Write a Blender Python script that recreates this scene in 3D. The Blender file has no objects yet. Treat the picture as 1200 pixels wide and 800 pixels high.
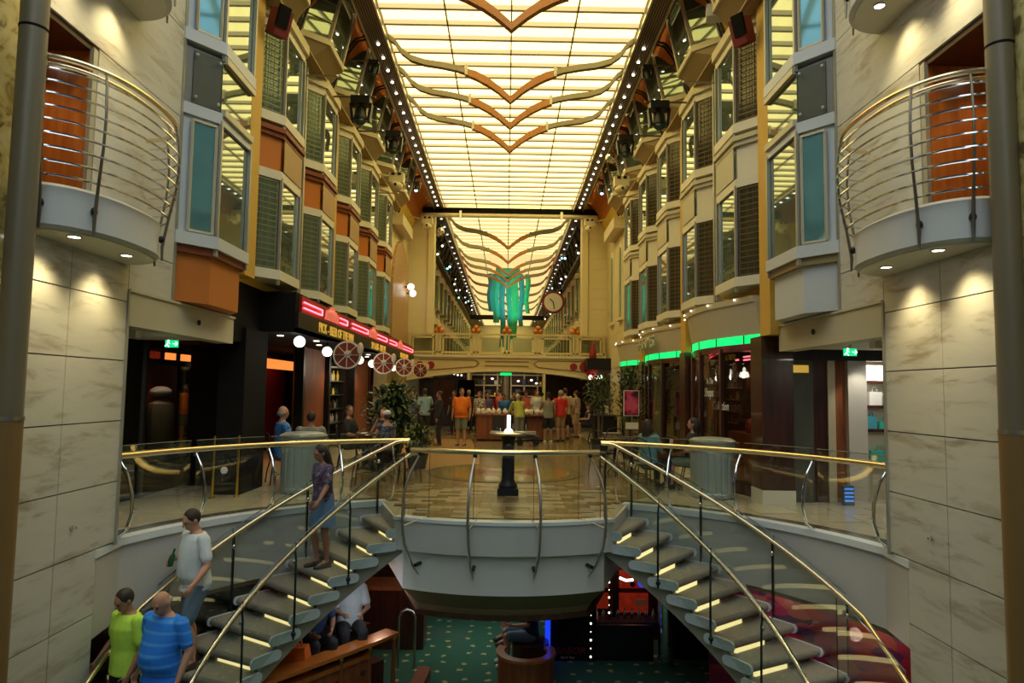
import bpy, bmesh, math, random
from mathutils import Matrix, Vector, Euler
random.seed(7)
SC = bpy.context.scene
COL = SC.collection
R = math.radians
# ---------------------------------------------------------------- camera
cam_data = bpy.data.cameras.new('camera')
cam_data.sensor_width = 36.0
cam_data.lens = 36.0 * 800.0 / 1200.0
cam_data.clip_start = 0.05
cam_data.clip_end = 300
cam = bpy.data.objects.new('camera', cam_data)
COL.objects.link(cam)
cam.matrix_world = (Matrix.Translation((0, 0, 1.7)) @ Matrix.Rotation(R(-0.43), 4, 'Z')
                    @ Matrix.Rotation(R(94.15), 4, 'X') @ Matrix.Rotation(R(0.8), 4, 'Z'))
SC.camera = cam
# ---------------------------------------------------------------- world, exposure
world = bpy.data.worlds.new('world')
SC.world = world
world.use_nodes = True
world.node_tree.nodes['Background'].inputs[0].default_value = (0.55, 0.62, 0.75, 1)
world.node_tree.nodes['Background'].inputs[1].default_value = 0.035
SC.view_settings.view_transform = 'Standard'
SC.view_settings.look = 'None'
SC.view_settings.exposure = 0.6
SC.view_settings.gamma = 1.0
SC.view_settings.use_curve_mapping = False
SC.cycles.use_denoising = True
SC.cycles.max_bounces = 7
SC.cycles.diffuse_bounces = 3
SC.cycles.glossy_bounces = 3
SC.cycles.transmission_bounces = 4
SC.cycles.transparent_max_bounces = 14
SC.cycles.sample_clamp_indirect = 4.0
SC.cycles.caustics_reflective = False
SC.cycles.caustics_refractive = False
PANEL_WARM = (1.0, 0.79, 0.28)      # luminous ceiling over the promenade
PANEL_COOL = (0.74, 0.90, 1.0)      # cool glow added to the unseen ceiling to light the stair well
WARM_STRENGTH = 2.1
COOL_STRENGTH = 1.65

# ---------------------------------------------------------------- materials
def nodes_of(name):
    m = bpy.data.materials.new(name)
    m.use_nodes = True
    nt = m.node_tree
    return m, nt, nt.nodes['Principled BSDF']

def rgb(c):
    return (c[0], c[1], c[2], 1)

def mat(name, col, rough=0.55, metal=0.0, var=0.12, scale=6.0, bump=0.0, spec=0.5, emit=None, es=0.0, coat=0.0):
    """plain procedural material: colour with a little noise in it"""
    m, nt, b = nodes_of(name)
    tc = nt.nodes.new('ShaderNodeTexCoord')
    nz = nt.nodes.new('ShaderNodeTexNoise')
    nz.inputs['Scale'].default_value = scale
    nz.inputs['Detail'].default_value = 4
    nt.links.new(tc.outputs['Object'], nz.inputs['Vector'])
    mx = nt.nodes.new('ShaderNodeMix')
    mx.data_type = 'RGBA'
    lo = tuple(max(0, c * (1 - var)) for c in col)
    hi = tuple(min(1, c * (1 + var)) for c in col)
    mx.inputs[6].default_value = rgb(lo)
    mx.inputs[7].default_value = rgb(hi)
    nt.links.new(nz.outputs['Fac'], mx.inputs[0])
    nt.links.new(mx.outputs[2], b.inputs['Base Color'])
    b.inputs['Roughness'].default_value = rough
    b.inputs['Metallic'].default_value = metal
    b.inputs['Specular IOR Level'].default_value = spec
    if coat:
        b.inputs['Coat Weight'].default_value = coat
    if bump:
        bp = nt.nodes.new('ShaderNodeBump')
        bp.inputs['Strength'].default_value = bump
        bp.inputs['Distance'].default_value = 0.01
        nt.links.new(nz.outputs['Fac'], bp.inputs['Height'])
        nt.links.new(bp.outputs['Normal'], b.inputs['Normal'])
    if emit:
        b.inputs['Emission Color'].default_value = rgb(emit)
        b.inputs['Emission Strength'].default_value = es
    return m

def glow(name, col, s):
    return mat(name, tuple(0.6 * c for c in col), 0.5, emit=col, es=s, var=0.02)

def glass(name, tint=(0.86, 0.93, 0.90), rough=0.0, refl=1.0):
    m = bpy.data.materials.new(name)
    m.use_nodes = True
    nt = m.node_tree
    nt.nodes.clear()
    out = nt.nodes.new('ShaderNodeOutputMaterial')
    tr = nt.nodes.new('ShaderNodeBsdfTransparent')
    tr.inputs[0].default_value = rgb(tint)
    gl = nt.nodes.new('ShaderNodeBsdfGlossy')
    gl.inputs['Roughness'].default_value = rough
    gl.inputs[0].default_value = (refl, refl, refl, 1)
    fr = nt.nodes.new('ShaderNodeFresnel')
    fr.inputs[0].default_value = 1.45
    mx = nt.nodes.new('ShaderNodeMixShader')
    lim = nt.nodes.new('ShaderNodeMath')
    lim.operation = 'MINIMUM'
    lim.inputs[1].default_value = 0.22
    nt.links.new(fr.outputs[0], lim.inputs[0])
    nt.links.new(lim.outputs[0], mx.inputs[0])
    nt.links.new(tr.outputs[0], mx.inputs[1])
    nt.links.new(gl.outputs[0], mx.inputs[2])
    nt.links.new(mx.outputs[0], out.inputs[0])
    return m

def ramp_mat(name, tex, stops, rough=0.5, mapscale=(1, 1, 1), texin=None, metal=0.0, bump=0.0, const=False, coord='Object', rot=(0, 0, 0), coat=0.0):
    """texture node -> colour ramp -> base colour"""
    m, nt, b = nodes_of(name)
    tc = nt.nodes.new('ShaderNodeTexCoord')
    mp = nt.nodes.new('ShaderNodeMapping')
    mp.inputs['Scale'].default_value = mapscale
    mp.inputs['Rotation'].default_value = rot
    nt.links.new(tc.outputs[coord], mp.inputs['Vector'])
    t = nt.nodes.new(tex)
    for k, v in (texin or {}).items():
        if k in t.inputs:
            t.inputs[k].default_value = v
        else:
            setattr(t, k, v)
    nt.links.new(mp.outputs[0], t.inputs['Vector'])
    cr = nt.nodes.new('ShaderNodeValToRGB')
    el = cr.color_ramp.elements
    if const:
        cr.color_ramp.interpolation = 'CONSTANT'
    while len(el) < len(stops):
        el.new(0.5)
    for e, (p, c) in zip(el, stops):
        e.position = p
        e.color = rgb(c)
    o = t.outputs['Fac'] if 'Fac' in t.outputs else t.outputs[0]
    nt.links.new(o, cr.inputs[0])
    nt.links.new(cr.outputs[0], b.inputs['Base Color'])
    b.inputs['Roughness'].default_value = rough
    b.inputs['Metallic'].default_value = metal
    if coat:
        b.inputs['Coat Weight'].default_value = coat
    if bump:
        bp = nt.nodes.new('ShaderNodeBump')
        bp.inputs['Strength'].default_value = bump
        bp.inputs['Distance'].default_value = 0.01
        nt.links.new(o, bp.inputs['Height'])
        nt.links.new(bp.outputs['Normal'], b.inputs['Normal'])
    return m

def marble_mat(name, base, vein):
    m, nt, b = nodes_of(name)
    tc = nt.nodes.new('ShaderNodeTexCoord')
    mp = nt.nodes.new('ShaderNodeMapping')
    mp.inputs['Scale'].default_value = (1.0, 1.1, 5.5)
    mp.inputs['Rotation'].default_value = (R(-7), 0, 0)
    nt.links.new(tc.outputs['Object'], mp.inputs['Vector'])
    n1 = nt.nodes.new('ShaderNodeTexNoise')
    n1.inputs['Scale'].default_value = 1.3
    n1.inputs['Detail'].default_value = 9
    n1.inputs['Roughness'].default_value = 0.62
    n1.inputs['Distortion'].default_value = 0.5
    nt.links.new(mp.outputs[0], n1.inputs['Vector'])
    cr = nt.nodes.new('ShaderNodeValToRGB')
    e = cr.color_ramp.elements
    e[0].position = 0.30
    e[0].color = rgb(vein)
    e[1].position = 0.47
    e[1].color = rgb(base)
    x = e.new(0.62)
    x.color = rgb(tuple(c * 1.06 for c in base))
    nt.links.new(n1.outputs['Fac'], cr.inputs[0])
    nt.links.new(cr.outputs[0], b.inputs['Base Color'])
    b.inputs['Roughness'].default_value = 0.42
    return m

def brick_mat(name, c1, c2, mortar, scale, bw, rh, rough=0.6, msize=0.015, coord='Object', axes=None, coat=0.0):
    m, nt, b = nodes_of(name)
    tc = nt.nodes.new('ShaderNodeTexCoord')
    mp = nt.nodes.new('ShaderNodeMapping')
    if axes:
        sx = nt.nodes.new('ShaderNodeSeparateXYZ')
        cx = nt.nodes.new('ShaderNodeCombineXYZ')
        nt.links.new(tc.outputs[coord], sx.inputs[0])
        nt.links.new(sx.outputs[axes[0]], cx.inputs[0])
        nt.links.new(sx.outputs[axes[1]], cx.inputs[1])
        nt.links.new(cx.outputs[0], mp.inputs['Vector'])
    else:
        nt.links.new(tc.outputs[coord], mp.inputs['Vector'])
    t = nt.nodes.new('ShaderNodeTexBrick')
    t.inputs['Color1'].default_value = rgb(c1)
    t.inputs['Color2'].default_value = rgb(c2)
    t.inputs['Mortar'].default_value = rgb(mortar)
    t.inputs['Scale'].default_value = scale
    t.inputs['Mortar Size'].default_value = msize
    t.inputs['Brick Width'].default_value = bw
    t.inputs['Row Height'].default_value = rh
    nt.links.new(mp.outputs[0], t.inputs['Vector'])
    nt.links.new(t.outputs['Color'], b.inputs['Base Color'])
    b.inputs['Roughness'].default_value = rough
    if coat:
        b.inputs['Coat Weight'].default_value = coat
    return m

W = {}
W['marble'] = marble_mat('marble_cream', (0.60, 0.58, 0.50), (0.36, 0.30, 0.21))
W['joint'] = mat('joint_dark', (0.10, 0.09, 0.07), 0.8)
W['plaster'] = mat('plaster_white', (0.66, 0.65, 0.61), 0.6, var=0.04, scale=3)
W['grey_wall'] = mat('grey_wall', (0.56, 0.55, 0.52), 0.55, var=0.05, scale=2)
W['white_lip'] = mat('white_lip', (0.75, 0.80, 0.82), 0.3, var=0.03)
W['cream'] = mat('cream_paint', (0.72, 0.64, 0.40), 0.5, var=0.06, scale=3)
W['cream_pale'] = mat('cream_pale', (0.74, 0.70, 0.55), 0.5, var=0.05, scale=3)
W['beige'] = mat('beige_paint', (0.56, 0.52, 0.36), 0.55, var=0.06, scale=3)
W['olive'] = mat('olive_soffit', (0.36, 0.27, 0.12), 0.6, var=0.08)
W['ochre'] = mat('ochre_wall', (0.66, 0.40, 0.07), 0.55, var=0.1, scale=3)
W['orange'] = mat('orange_panel', (0.56, 0.17, 0.025), 0.5, var=0.08, scale=3)
W['orange_dark'] = mat('orange_cornice', (0.22, 0.05, 0.012), 0.5, var=0.1)
W['orange_other_light'] = mat('orange_other_light', (0.42, 0.25, 0.09), 0.5, var=0.08)
W['yellow'] = ramp_mat('yellow_planks', 'ShaderNodeTexWave', [(0.0, (0.20, 0.13, 0.01)), (0.06, (0.72, 0.50, 0.05)), (1.0, (0.80, 0.58, 0.07))],
                       0.5, (1, 1, 1), {'Scale': 1.6, 'bands_direction': 'Y', 'wave_profile': 'SAW'})
W['arch_orange'] = ramp_mat('orange_planks', 'ShaderNodeTexWave', [(0.0, (0.10, 0.02, 0.004)), (0.06, (0.50, 0.13, 0.012)), (1.0, (0.58, 0.17, 0.018))],
                            0.5, (1, 1, 1), {'Scale': 1.6, 'bands_direction': 'Y', 'wave_profile': 'SAW'})
W['brown_beam'] = mat('brown_beam', (0.085, 0.045, 0.022), 0.45, var=0.15)
W['copper'] = mat('copper_brown', (0.36, 0.15, 0.045), 0.4, 0.35, var=0.15, scale=4)
W['arm_steel'] = mat('arm_steel', (0.19, 0.165, 0.12), 0.35, 0.8, var=0.1)
W['steel'] = mat('steel_brushed', (0.55, 0.52, 0.45), 0.32, 1.0, var=0.08)
W['chrome'] = mat('chrome', (0.80, 0.80, 0.80), 0.10, 1.0, var=0.03)
W['brass'] = mat('brass_pale', (0.84, 0.70, 0.46), 0.26, 1.0, var=0.06)
W['gold'] = mat('brass_gold', (0.85, 0.58, 0.10), 0.22, 1.0, var=0.06)
W['mullion'] = mat('mullion_grey', (0.42, 0.42, 0.36), 0.4, 0.6, var=0.08)
W['frame_pale'] = mat('frame_pale', (0.62, 0.56, 0.40), 0.45, 0.2, var=0.06)
W['cool_white'] = mat('cool_white_panel', (0.60, 0.63, 0.64), 0.4, var=0.03)
W['slate'] = mat('slate_panel', (0.075, 0.08, 0.06), 0.5, var=0.15)
W['slate_light'] = mat('grey_panel', (0.22, 0.22, 0.20), 0.4, var=0.05)
W['louver_green'] = mat('louver_green', (0.24, 0.26, 0.16), 0.5, 0.3, var=0.12)
W['louver_brown'] = mat('louver_brown', (0.16, 0.11, 0.07), 0.5, 0.3, var=0.12)
W['pane_green'] = mat('pane_green', (0.24, 0.30, 0.22), 0.03, 0.62, var=0.2, scale=2)
W['pane_louver'] = mat('pane_louver', (0.20, 0.27, 0.18), 0.15, 0.25, var=0.25, scale=2)
W['pane_dark'] = mat('pane_dark', (0.10, 0.10, 0.05), 0.12, 0.3, var=0.3, scale=2)
W['pane_blue'] = mat('pane_blue', (0.12, 0.30, 0.33), 0.06, 0.35, var=0.3, scale=2)
W['glass'] = glass('glass_rail', (0.95, 0.975, 0.965))
W['glass_edge'] = mat('glass_edge', (0.02, 0.05, 0.04), 0.2, var=0.1)
W['shop_glass'] = glass('shop_glass', (0.75, 0.78, 0.75))
W['black'] = mat('black_paint', (0.008, 0.008, 0.009), 0.4, var=0.2, spec=0.3)
W['black_matte'] = mat('black_matte', (0.010, 0.009, 0.008), 0.9, var=0.2, spec=0.15)
W['near_black'] = mat('near_black', (0.03, 0.028, 0.026), 0.5, var=0.2)
W['wood_red'] = ramp_mat('wood_red', 'ShaderNodeTexNoise', [(0.25, (0.14, 0.036, 0.012)), (0.7, (0.32, 0.095, 0.026))], 0.55, (14, 14, 1.6), {'Scale': 1.0, 'Detail': 6.0})
W['wood_dark'] = ramp_mat('wood_dark', 'ShaderNodeTexNoise', [(0.25, (0.025, 0.009, 0.006)), (0.7, (0.075, 0.024, 0.014))], 0.3, (14, 14, 1.6), {'Scale': 1.0, 'Detail': 6.0}, coat=0.3)
W['wood_orange'] = ramp_mat('wood_orange', 'ShaderNodeTexNoise', [(0.25, (0.34, 0.085, 0.012)), (0.7, (0.54, 0.17, 0.028))], 0.28, (14, 14, 1.6), {'Scale': 1.0, 'Detail': 6.0}, coat=0.5)
W['wood_rail'] = ramp_mat('wood_rail', 'ShaderNodeTexNoise', [(0.25, (0.42, 0.10, 0.015)), (0.7, (0.62, 0.19, 0.03))], 0.22, (3, 3, 20), {'Scale': 1.0, 'Detail': 6.0}, coat=0.6)
W['wood_brown_ceiling'] = mat('wood_brown_ceiling', (0.09, 0.03, 0.015), 0.4, var=0.2)
W['column'] = mat('column_taupe', (0.21, 0.17, 0.10), 0.42, 0.15, var=0.06, scale=2)
W['column_warm_lit'] = mat('column_warm_lit', (0.27, 0.155, 0.05), 0.4, 0.15, var=0.06, scale=2)  # warm light on the lower shaft is put into this colour
W['amber_wall'] = ramp_mat('amber_swirl', 'ShaderNodeTexNoise', [(0.35, (0.18, 0.13, 0.04)), (0.5, (0.62, 0.50, 0.17)), (0.7, (0.70, 0.60, 0.28))], 0.15, (2, 2, 2), {'Scale': 1.4, 'Detail': 3.0, 'Distortion': 2.5})
W['blue_wall'] = mat('blue_grey_curtain', (0.10, 0.15, 0.22), 0.7, var=0.3)
W['carpet'] = mat('carpet_grey', (0.27, 0.25, 0.21), 0.95, var=0.4, scale=45, bump=0.5)
W['cap'] = mat('stair_cap_white', (0.60, 0.66, 0.68), 0.35, var=0.04)
W['stringer'] = mat('stringer_taupe', (0.40, 0.36, 0.29), 0.5, var=0.05)
W['riser_dark'] = mat('riser_dark', (0.11, 0.10, 0.085), 0.7, var=0.1)
W['lower_brown'] = mat('lower_brown_soffit', (0.17, 0.12, 0.055), 0.45, var=0.1)
W['floor_cream'] = brick_mat('floor_cream_tile', (0.50, 0.44, 0.31), (0.46, 0.40, 0.28), (0.25, 0.21, 0.14), 1.0, 0.6, 0.6, 0.22, 0.006)
W['floor_stone'] = ramp_mat('floor_stone', 'ShaderNodeTexNoise', [(0.3, (0.13, 0.085, 0.04)), (0.5, (0.24, 0.17, 0.085)), (0.7, (0.30, 0.24, 0.14))], 0.2, (1, 1, 1), {'Scale': 3.0, 'Detail': 6.0})
W['floor_tan'] = mat('floor_tan', (0.40, 0.22, 0.075), 0.3, var=0.12, scale=2)
W['floor_dark'] = mat('floor_dark_strip', (0.10, 0.085, 0.06), 0.18, var=0.2)
W['tile_a'] = mat('tile_brown', (0.24, 0.155, 0.065), 0.24, var=0.25, scale=9)
W['tile_b'] = mat('tile_grey', (0.30, 0.26, 0.16), 0.24, var=0.25, scale=9)
W['tile_c'] = mat('tile_olive', (0.15, 0.11, 0.05), 0.24, var=0.25, scale=9)
W['tile_d'] = mat('tile_sand', (0.42, 0.33, 0.18), 0.24, var=0.25, scale=9)
W['inlay_red'] = mat('inlay_red', (0.30, 0.075, 0.03), 0.12, var=0.2)
W['inlay_yellow'] = mat('inlay_yellow', (0.40, 0.28, 0.07), 0.12, var=0.2)
W['warm_panel'] = mat('warm_panel', (0.5, 0.45, 0.3), 0.5, emit=PANEL_WARM, es=WARM_STRENGTH, var=0.03)
W['cool_panel'] = mat('cool_panel', (0.5, 0.5, 0.5), 0.5, emit=PANEL_COOL, es=COOL_STRENGTH, var=0.03)
W['pink_panel'] = mat('pink_panel', (0.5, 0.35, 0.25), 0.5, emit=(1.0, 0.36, 0.14), es=1.2, var=0.03)
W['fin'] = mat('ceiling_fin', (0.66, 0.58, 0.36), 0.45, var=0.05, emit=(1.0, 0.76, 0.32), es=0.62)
W['fin_dark'] = mat('ceiling_rib', (0.16, 0.11, 0.05), 0.5, var=0.1)
W['spot'] = glow('downlight_glow', (1.0, 0.93, 0.78), 7)
W['spot_soft'] = glow('downlight_soft', (1.0, 0.90, 0.70), 2)
W['globe'] = glow('globe_glow', (1.0, 0.94, 0.82), 3.0)
W['pearl'] = glow('pearl_glow', (1.0, 0.92, 0.75), 1.3)
W['stair_light'] = glow('stair_light_glow', (1.0, 0.84, 0.36), 0.75)
W['neon_red'] = glow('neon_red', (1.0, 0.10, 0.14), 4.0)
W['neon_pink'] = mat('neon_crest', (0.6, 0.16, 0.10), 0.4, emit=(1.0, 0.2, 0.12), es=0.35)
W['neon_green'] = glow('neon_green', (0.0, 1.0, 0.20), 0.75)
W['citrus'] = mat('citrus_red', (0.17, 0.03, 0.012), 0.85, var=0.2)
W['neon_blue'] = glow('neon_blue', (0.01, 0.05, 0.9), 0.7)
W['exit_green'] = glow('exit_green', (0.0, 0.62, 0.20), 0.8)
W['exit_white'] = glow('exit_white', (0.8, 1.0, 0.85), 2.0)
W['lamp_orange'] = glow('lamp_orange', (1.0, 0.27, 0.05), 0.75)
W['blue_soft'] = glow('blue_soft', (0.08, 0.30, 0.9), 0.5)
W['cove_light'] = glow('cove_light', (1.0, 0.80, 0.35), 20.0)
W['lamp_red'] = ramp_mat('lamp_red', 'ShaderNodeTexNoise', [(0.4, (0.25, 0.02, 0.01)), (0.55, (0.5, 0.06, 0.02))], 0.4, (1, 1, 1), {'Scale': 5.0})
W['lamp_red'].node_tree.nodes['Principled BSDF'].inputs['Emission Color'].default_value = (0.8, 0.06, 0.02, 1)
W['lamp_red'].node_tree.nodes['Principled BSDF'].inputs['Emission Strength'].default_value = 0.07
W['white_lamp'] = glow('white_lamp', (0.95, 0.97, 1.0), 1.5)
W['blue_lamp'] = glow('blue_lamp', (0.45, 0.65, 1.0), 5.0)
W['teal_lamp'] = glow('teal_lamp', (0.2, 1.0, 0.9), 3.0)
W['red_maroon'] = mat('maroon', (0.20, 0.02, 0.02), 0.5)
W['red_board'] = mat('red_board', (0.30, 0.012, 0.015), 0.45)
W['letter_gold'] = mat('letter_gold', (0.75, 0.48, 0.07), 0.35, 0.4, emit=(0.9, 0.55, 0.08), es=0.25)
W['bin'] = mat('bin_blue_grey', (0.33, 0.41, 0.40), 0.35, 0.35, var=0.05)
W['bin_top'] = mat('bin_top', (0.36, 0.40, 0.37), 0.35, 0.3, var=0.1)
W['white'] = mat('white_plain', (0.78, 0.77, 0.73), 0.5, var=0.04)
W['paper'] = mat('white_paper', (0.80, 0.78, 0.68), 0.7, var=0.08, scale=20, bump=0.4)
W['orange_ball'] = mat('orange_ball', (0.62, 0.20, 0.03), 0.3, var=0.12)
W['iron'] = mat('iron_black', (0.02, 0.02, 0.02), 0.4, 0.5, var=0.1)
W['leaf'] = mat('leaf_green', (0.045, 0.085, 0.025), 0.45, var=0.4, scale=12)
W['leaf_light'] = mat('leaf_olive', (0.085, 0.115, 0.03), 0.45, var=0.4, scale=12)
W['bark'] = mat('bark', (0.16, 0.11, 0.06), 0.8, var=0.3, scale=30)
W['brick_tile'] = brick_mat('brick_arch', (0.46, 0.24, 0.10), (0.36, 0.17, 0.07), (0.52, 0.38, 0.18), 1.0, 0.22, 0.08, 0.4, 0.012, axes=(1, 2))
W['portal'] = brick_mat('portal_block', (0.72, 0.62, 0.34), (0.69, 0.59, 0.32), (0.58, 0.49, 0.25), 1.0, 0.9, 0.42, 0.5, 0.008, axes=(1, 2))
W['portal_plain'] = mat('portal_stone', (0.70, 0.60, 0.33), 0.5, var=0.05, scale=1.5)
W['portal_joint'] = mat('portal_joint', (0.56, 0.47, 0.24), 0.6)
W['cream_tile'] = mat('cream_tile', (0.50, 0.44, 0.31), 0.2, var=0.08, scale=2)
W['portal_face'] = brick_mat('portal_block_face', (0.72, 0.62, 0.34), (0.69, 0.59, 0.32), (0.60, 0.51, 0.26), 1.0, 0.9, 0.42, 0.5, 0.008, axes=(0, 2))
W['bridge'] = mat('bridge_cream', (0.66, 0.54, 0.26), 0.45, var=0.05)
W['bridge_dark'] = mat('bridge_groove', (0.20, 0.12, 0.04), 0.5, var=0.1)
W['teal_cloth'] = mat('teal_cloth', (0.05, 0.50, 0.42), 0.5, var=0.3, scale=2)
W['blue_cloth'] = mat('blue_cloth', (0.06, 0.36, 0.46), 0.5, var=0.3, scale=2)
W['green_cloth'] = mat('green_cloth', (0.06, 0.60, 0.28), 0.5, var=0.3, scale=2)
W['skin'] = mat('skin', (0.48, 0.25, 0.16), 0.5, var=0.06)
W['skin_tan'] = mat('skin_tan', (0.34, 0.165, 0.10), 0.5, var=0.06)
W['skin_dark'] = mat('skin_dark', (0.15, 0.075, 0.05), 0.5, var=0.06)
W['hair_dark'] = mat('hair_dark', (0.022, 0.014, 0.010), 0.6, var=0.4, scale=40)
W['hair_grey'] = mat('hair_grey', (0.32, 0.29, 0.26), 0.6, var=0.3, scale=40)
W['hair_brown'] = mat('hair_brown', (0.07, 0.037, 0.02), 0.6, var=0.4, scale=40)
W['hair_blond'] = mat('hair_blond', (0.45, 0.36, 0.20), 0.6, var=0.2, scale=40)
W['eye'] = mat('eye_dark', (0.02, 0.015, 0.012), 0.2)
W['sole'] = mat('sandal_dark', (0.03, 0.022, 0.018), 0.6)
W['shoe_white'] = mat('shoe_white', (0.65, 0.65, 0.62), 0.5)
# ---------------------------------------------------------------- mesh helpers
class MB:
    def __init__(s):
        s.v, s.f = [], []
    def add(s, vs, fs):
        o = len(s.v)
        s.v.extend([tuple(p) for p in vs])
        s.f.extend([tuple(i + o for i in f) for f in fs])
        return s
    def box(s, x0, x1, y0, y1, z0, z1):
        return s.add([(x0, y0, z0), (x1, y0, z0), (x1, y1, z0), (x0, y1, z0), (x0, y0, z1), (x1, y0, z1), (x1, y1, z1), (x0, y1, z1)],
                     [(0, 3, 2, 1), (4, 5, 6, 7), (0, 1, 5, 4), (1, 2, 6, 5), (2, 3, 7, 6), (3, 0, 4, 7)])
    def cbox(s, c, d, rz=0.0, rx=0.0, ry=0.0):
        m = Matrix.Translation(c) @ Matrix.Rotation(rz, 4, 'Z') @ Matrix.Rotation(ry, 4, 'Y') @ Matrix.Rotation(rx, 4, 'X')
        h = [x / 2 for x in d]
        vs = [m @ Vector((sx * h[0], sy * h[1], sz * h[2])) for sz in (-1, 1) for sx, sy in ((-1, -1), (1, -1), (1, 1), (-1, 1))]
        return s.add(vs, [(0, 3, 2, 1), (4, 5, 6, 7), (0, 1, 5, 4), (1, 2, 6, 5), (2, 3, 7, 6), (3, 0, 4, 7)])
    def bar(s, p0, p1, w, h=None):
        """rectangular bar between two points"""
        p0, p1 = Vector(p0), Vector(p1)
        h = h or w
        d = (p1 - p0)
        L = d.length
        if L < 1e-6:
            return s
        q = d.to_track_quat('Z', 'Y').to_matrix().to_4x4()
        m = Matrix.Translation(p0) @ q
        vs = [m @ Vector((sx * w / 2, sy * h / 2, z)) for z in (0, L) for sx, sy in ((-1, -1), (1, -1), (1, 1), (-1, 1))]
        return s.add(vs, [(0, 3, 2, 1), (4, 5, 6, 7), (0, 1, 5, 4), (1, 2, 6, 5), (2, 3, 7, 6), (3, 0, 4, 7)])
    def loft(s, rings, cap=True, closed=False):
        n = len(rings[0])
        vs = [p for r in rings for p in r]
        fs = []
        m = len(rings)
        for i in range(m if closed else m - 1):
            a, b = i * n, ((i + 1) % m) * n
            for j in range(n):
                k = (j + 1) % n
                fs.append((a + j, a + k, b + k, b + j))
        if cap and not closed:
            fs.append(tuple(range(n - 1, -1, -1)))
            fs.append(tuple((m - 1) * n + j for j in range(n)))
        return s.add(vs, fs)
    def tube(s, pts, r, n=8, closed=False):
        pts = [Vector(p) for p in pts]
        rs = r if isinstance(r, (list, tuple)) else [r] * len(pts)
        m = len(pts)
        T = []
        for i in range(m):
            a = pts[(i - 1) % m] if (closed or i > 0) else pts[i]
            b = pts[(i + 1) % m] if (closed or i < m - 1) else pts[i]
            d = b - a
            T.append(d.normalized() if d.length > 1e-9 else Vector((0, 0, 1)))
        up = Vector((0, 0, 1)) if abs(T[0].z) < 0.9 else Vector((0, 1, 0))
        u = (up - T[0] * up.dot(T[0])).normalized()
        rings = []
        for i in range(m):
            u = (u - T[i] * u.dot(T[i]))
            u = u.normalized() if u.length > 1e-6 else T[i].orthogonal().normalized()
            w = T[i].cross(u)
            rings.append([pts[i] + (u * math.cos(2 * math.pi * j / n) + w * math.sin(2 * math.pi * j / n)) * rs[i] for j in range(n)])
        return s.loft(rings, True, closed)
    def lathe(s, prof, n=20, c=(0, 0, 0)):
        rings = [[(c[0] + r * math.cos(2 * math.pi * j / n), c[1] + r * math.sin(2 * math.pi * j / n), c[2] + z) for j in range(n)] for r, z in prof]
        return s.loft(rings, True)
    def prism(s, poly, z0, z1):
        n = len(poly)
        vs = [(x, y, z0) for x, y in poly] + [(x, y, z1) for x, y in poly]
        return s.add(vs, [tuple(range(n - 1, -1, -1)), tuple(range(n, 2 * n))] + [(i, (i + 1) % n, n + (i + 1) % n, n + i) for i in range(n)])
    def extr(s, poly, axis, a0, a1):
        """polygon in the plane across axis, pushed from a0 to a1 ('X': poly is (y,z); 'Y': poly is (x,z))"""
        n = len(poly)
        f = (lambda p, a: (a, p[0], p[1])) if axis == 'X' else (lambda p, a: (p[0], a, p[1]))
        vs = [f(p, a0) for p in poly] + [f(p, a1) for p in poly]
        return s.add(vs, [tuple(range(n - 1, -1, -1)), tuple(range(n, 2 * n))] + [(i, (i + 1) % n, n + (i + 1) % n, n + i) for i in range(n)])
    def arc(s, c, r0, r1, a0, a1, z0, z1, n=24):
        """upright ring segment, angles in degrees from +Y towards +X; z may be a function of the angle"""
        g = lambda z, a: z(a) if callable(z) else z
        rings = []
        for i in range(n + 1):
            a = a0 + (a1 - a0) * i / n
            sa, ca = math.sin(R(a)), math.cos(R(a))
            rings.append([(c[0] + r0 * sa, c[1] + r0 * ca, g(z0, a)), (c[0] + r1 * sa, c[1] + r1 * ca, g(z0, a)),
                          (c[0] + r1 * sa, c[1] + r1 * ca, g(z1, a)), (c[0] + r0 * sa, c[1] + r0 * ca, g(z1, a))])
        return s.loft(rings, True)
    def ell(s, c, r, n=12, m=8, mx=None):
        c = Vector(c)
        rings = []
        for i in range(1, m):
            t = math.pi * i / m
            rings.append([Vector((r[0] * math.sin(t) * math.cos(2 * math.pi * j / n), r[1] * math.sin(t) * math.sin(2 * math.pi * j / n), -r[2] * math.cos(t))) for j in range(n)])
        top, bot = Vector((0, 0, r[2])), Vector((0, 0, -r[2]))
        f = (lambda p: c + (mx @ p)) if mx else (lambda p: c + p)
        o = len(s.v)
        s.loft([[f(p) for p in g] for g in rings], False)
        s.v.append(tuple(f(bot)))
        s.v.append(tuple(f(top)))
        b, t_ = len(s.v) - 2, len(s.v) - 1
        L = o + (m - 2) * n
        for j in range(n):
            k = (j + 1) % n
            s.f.append((o + k, o + j, b))
            s.f.append((L + j, L + k, t_))
        return s
    def capsule(s, p0, p1, r0, r1, n=10):
        p0, p1 = Vector(p0), Vector(p1)
        d = (p1 - p0)
        d = d.normalized() if d.length > 1e-6 else Vector((0, 0, 1))
        pts, rs = [], []
        for t in (-0.98, -0.7, -0.35):
            pts.append(p0 + d * r0 * t)
            rs.append(r0 * math.sqrt(1 - t * t))
        pts.append(p0); rs.append(r0)
        pts.append(p1); rs.append(r1)
        for t in (0.35, 0.7, 0.98):
            pts.append(p1 + d * r1 * t)
            rs.append(r1 * math.sqrt(1 - t * t))
        return s.tube(pts, rs, n)
    def quad(s, a, b, c, d):
        return s.add([a, b, c, d], [(0, 1, 2, 3)])
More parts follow.
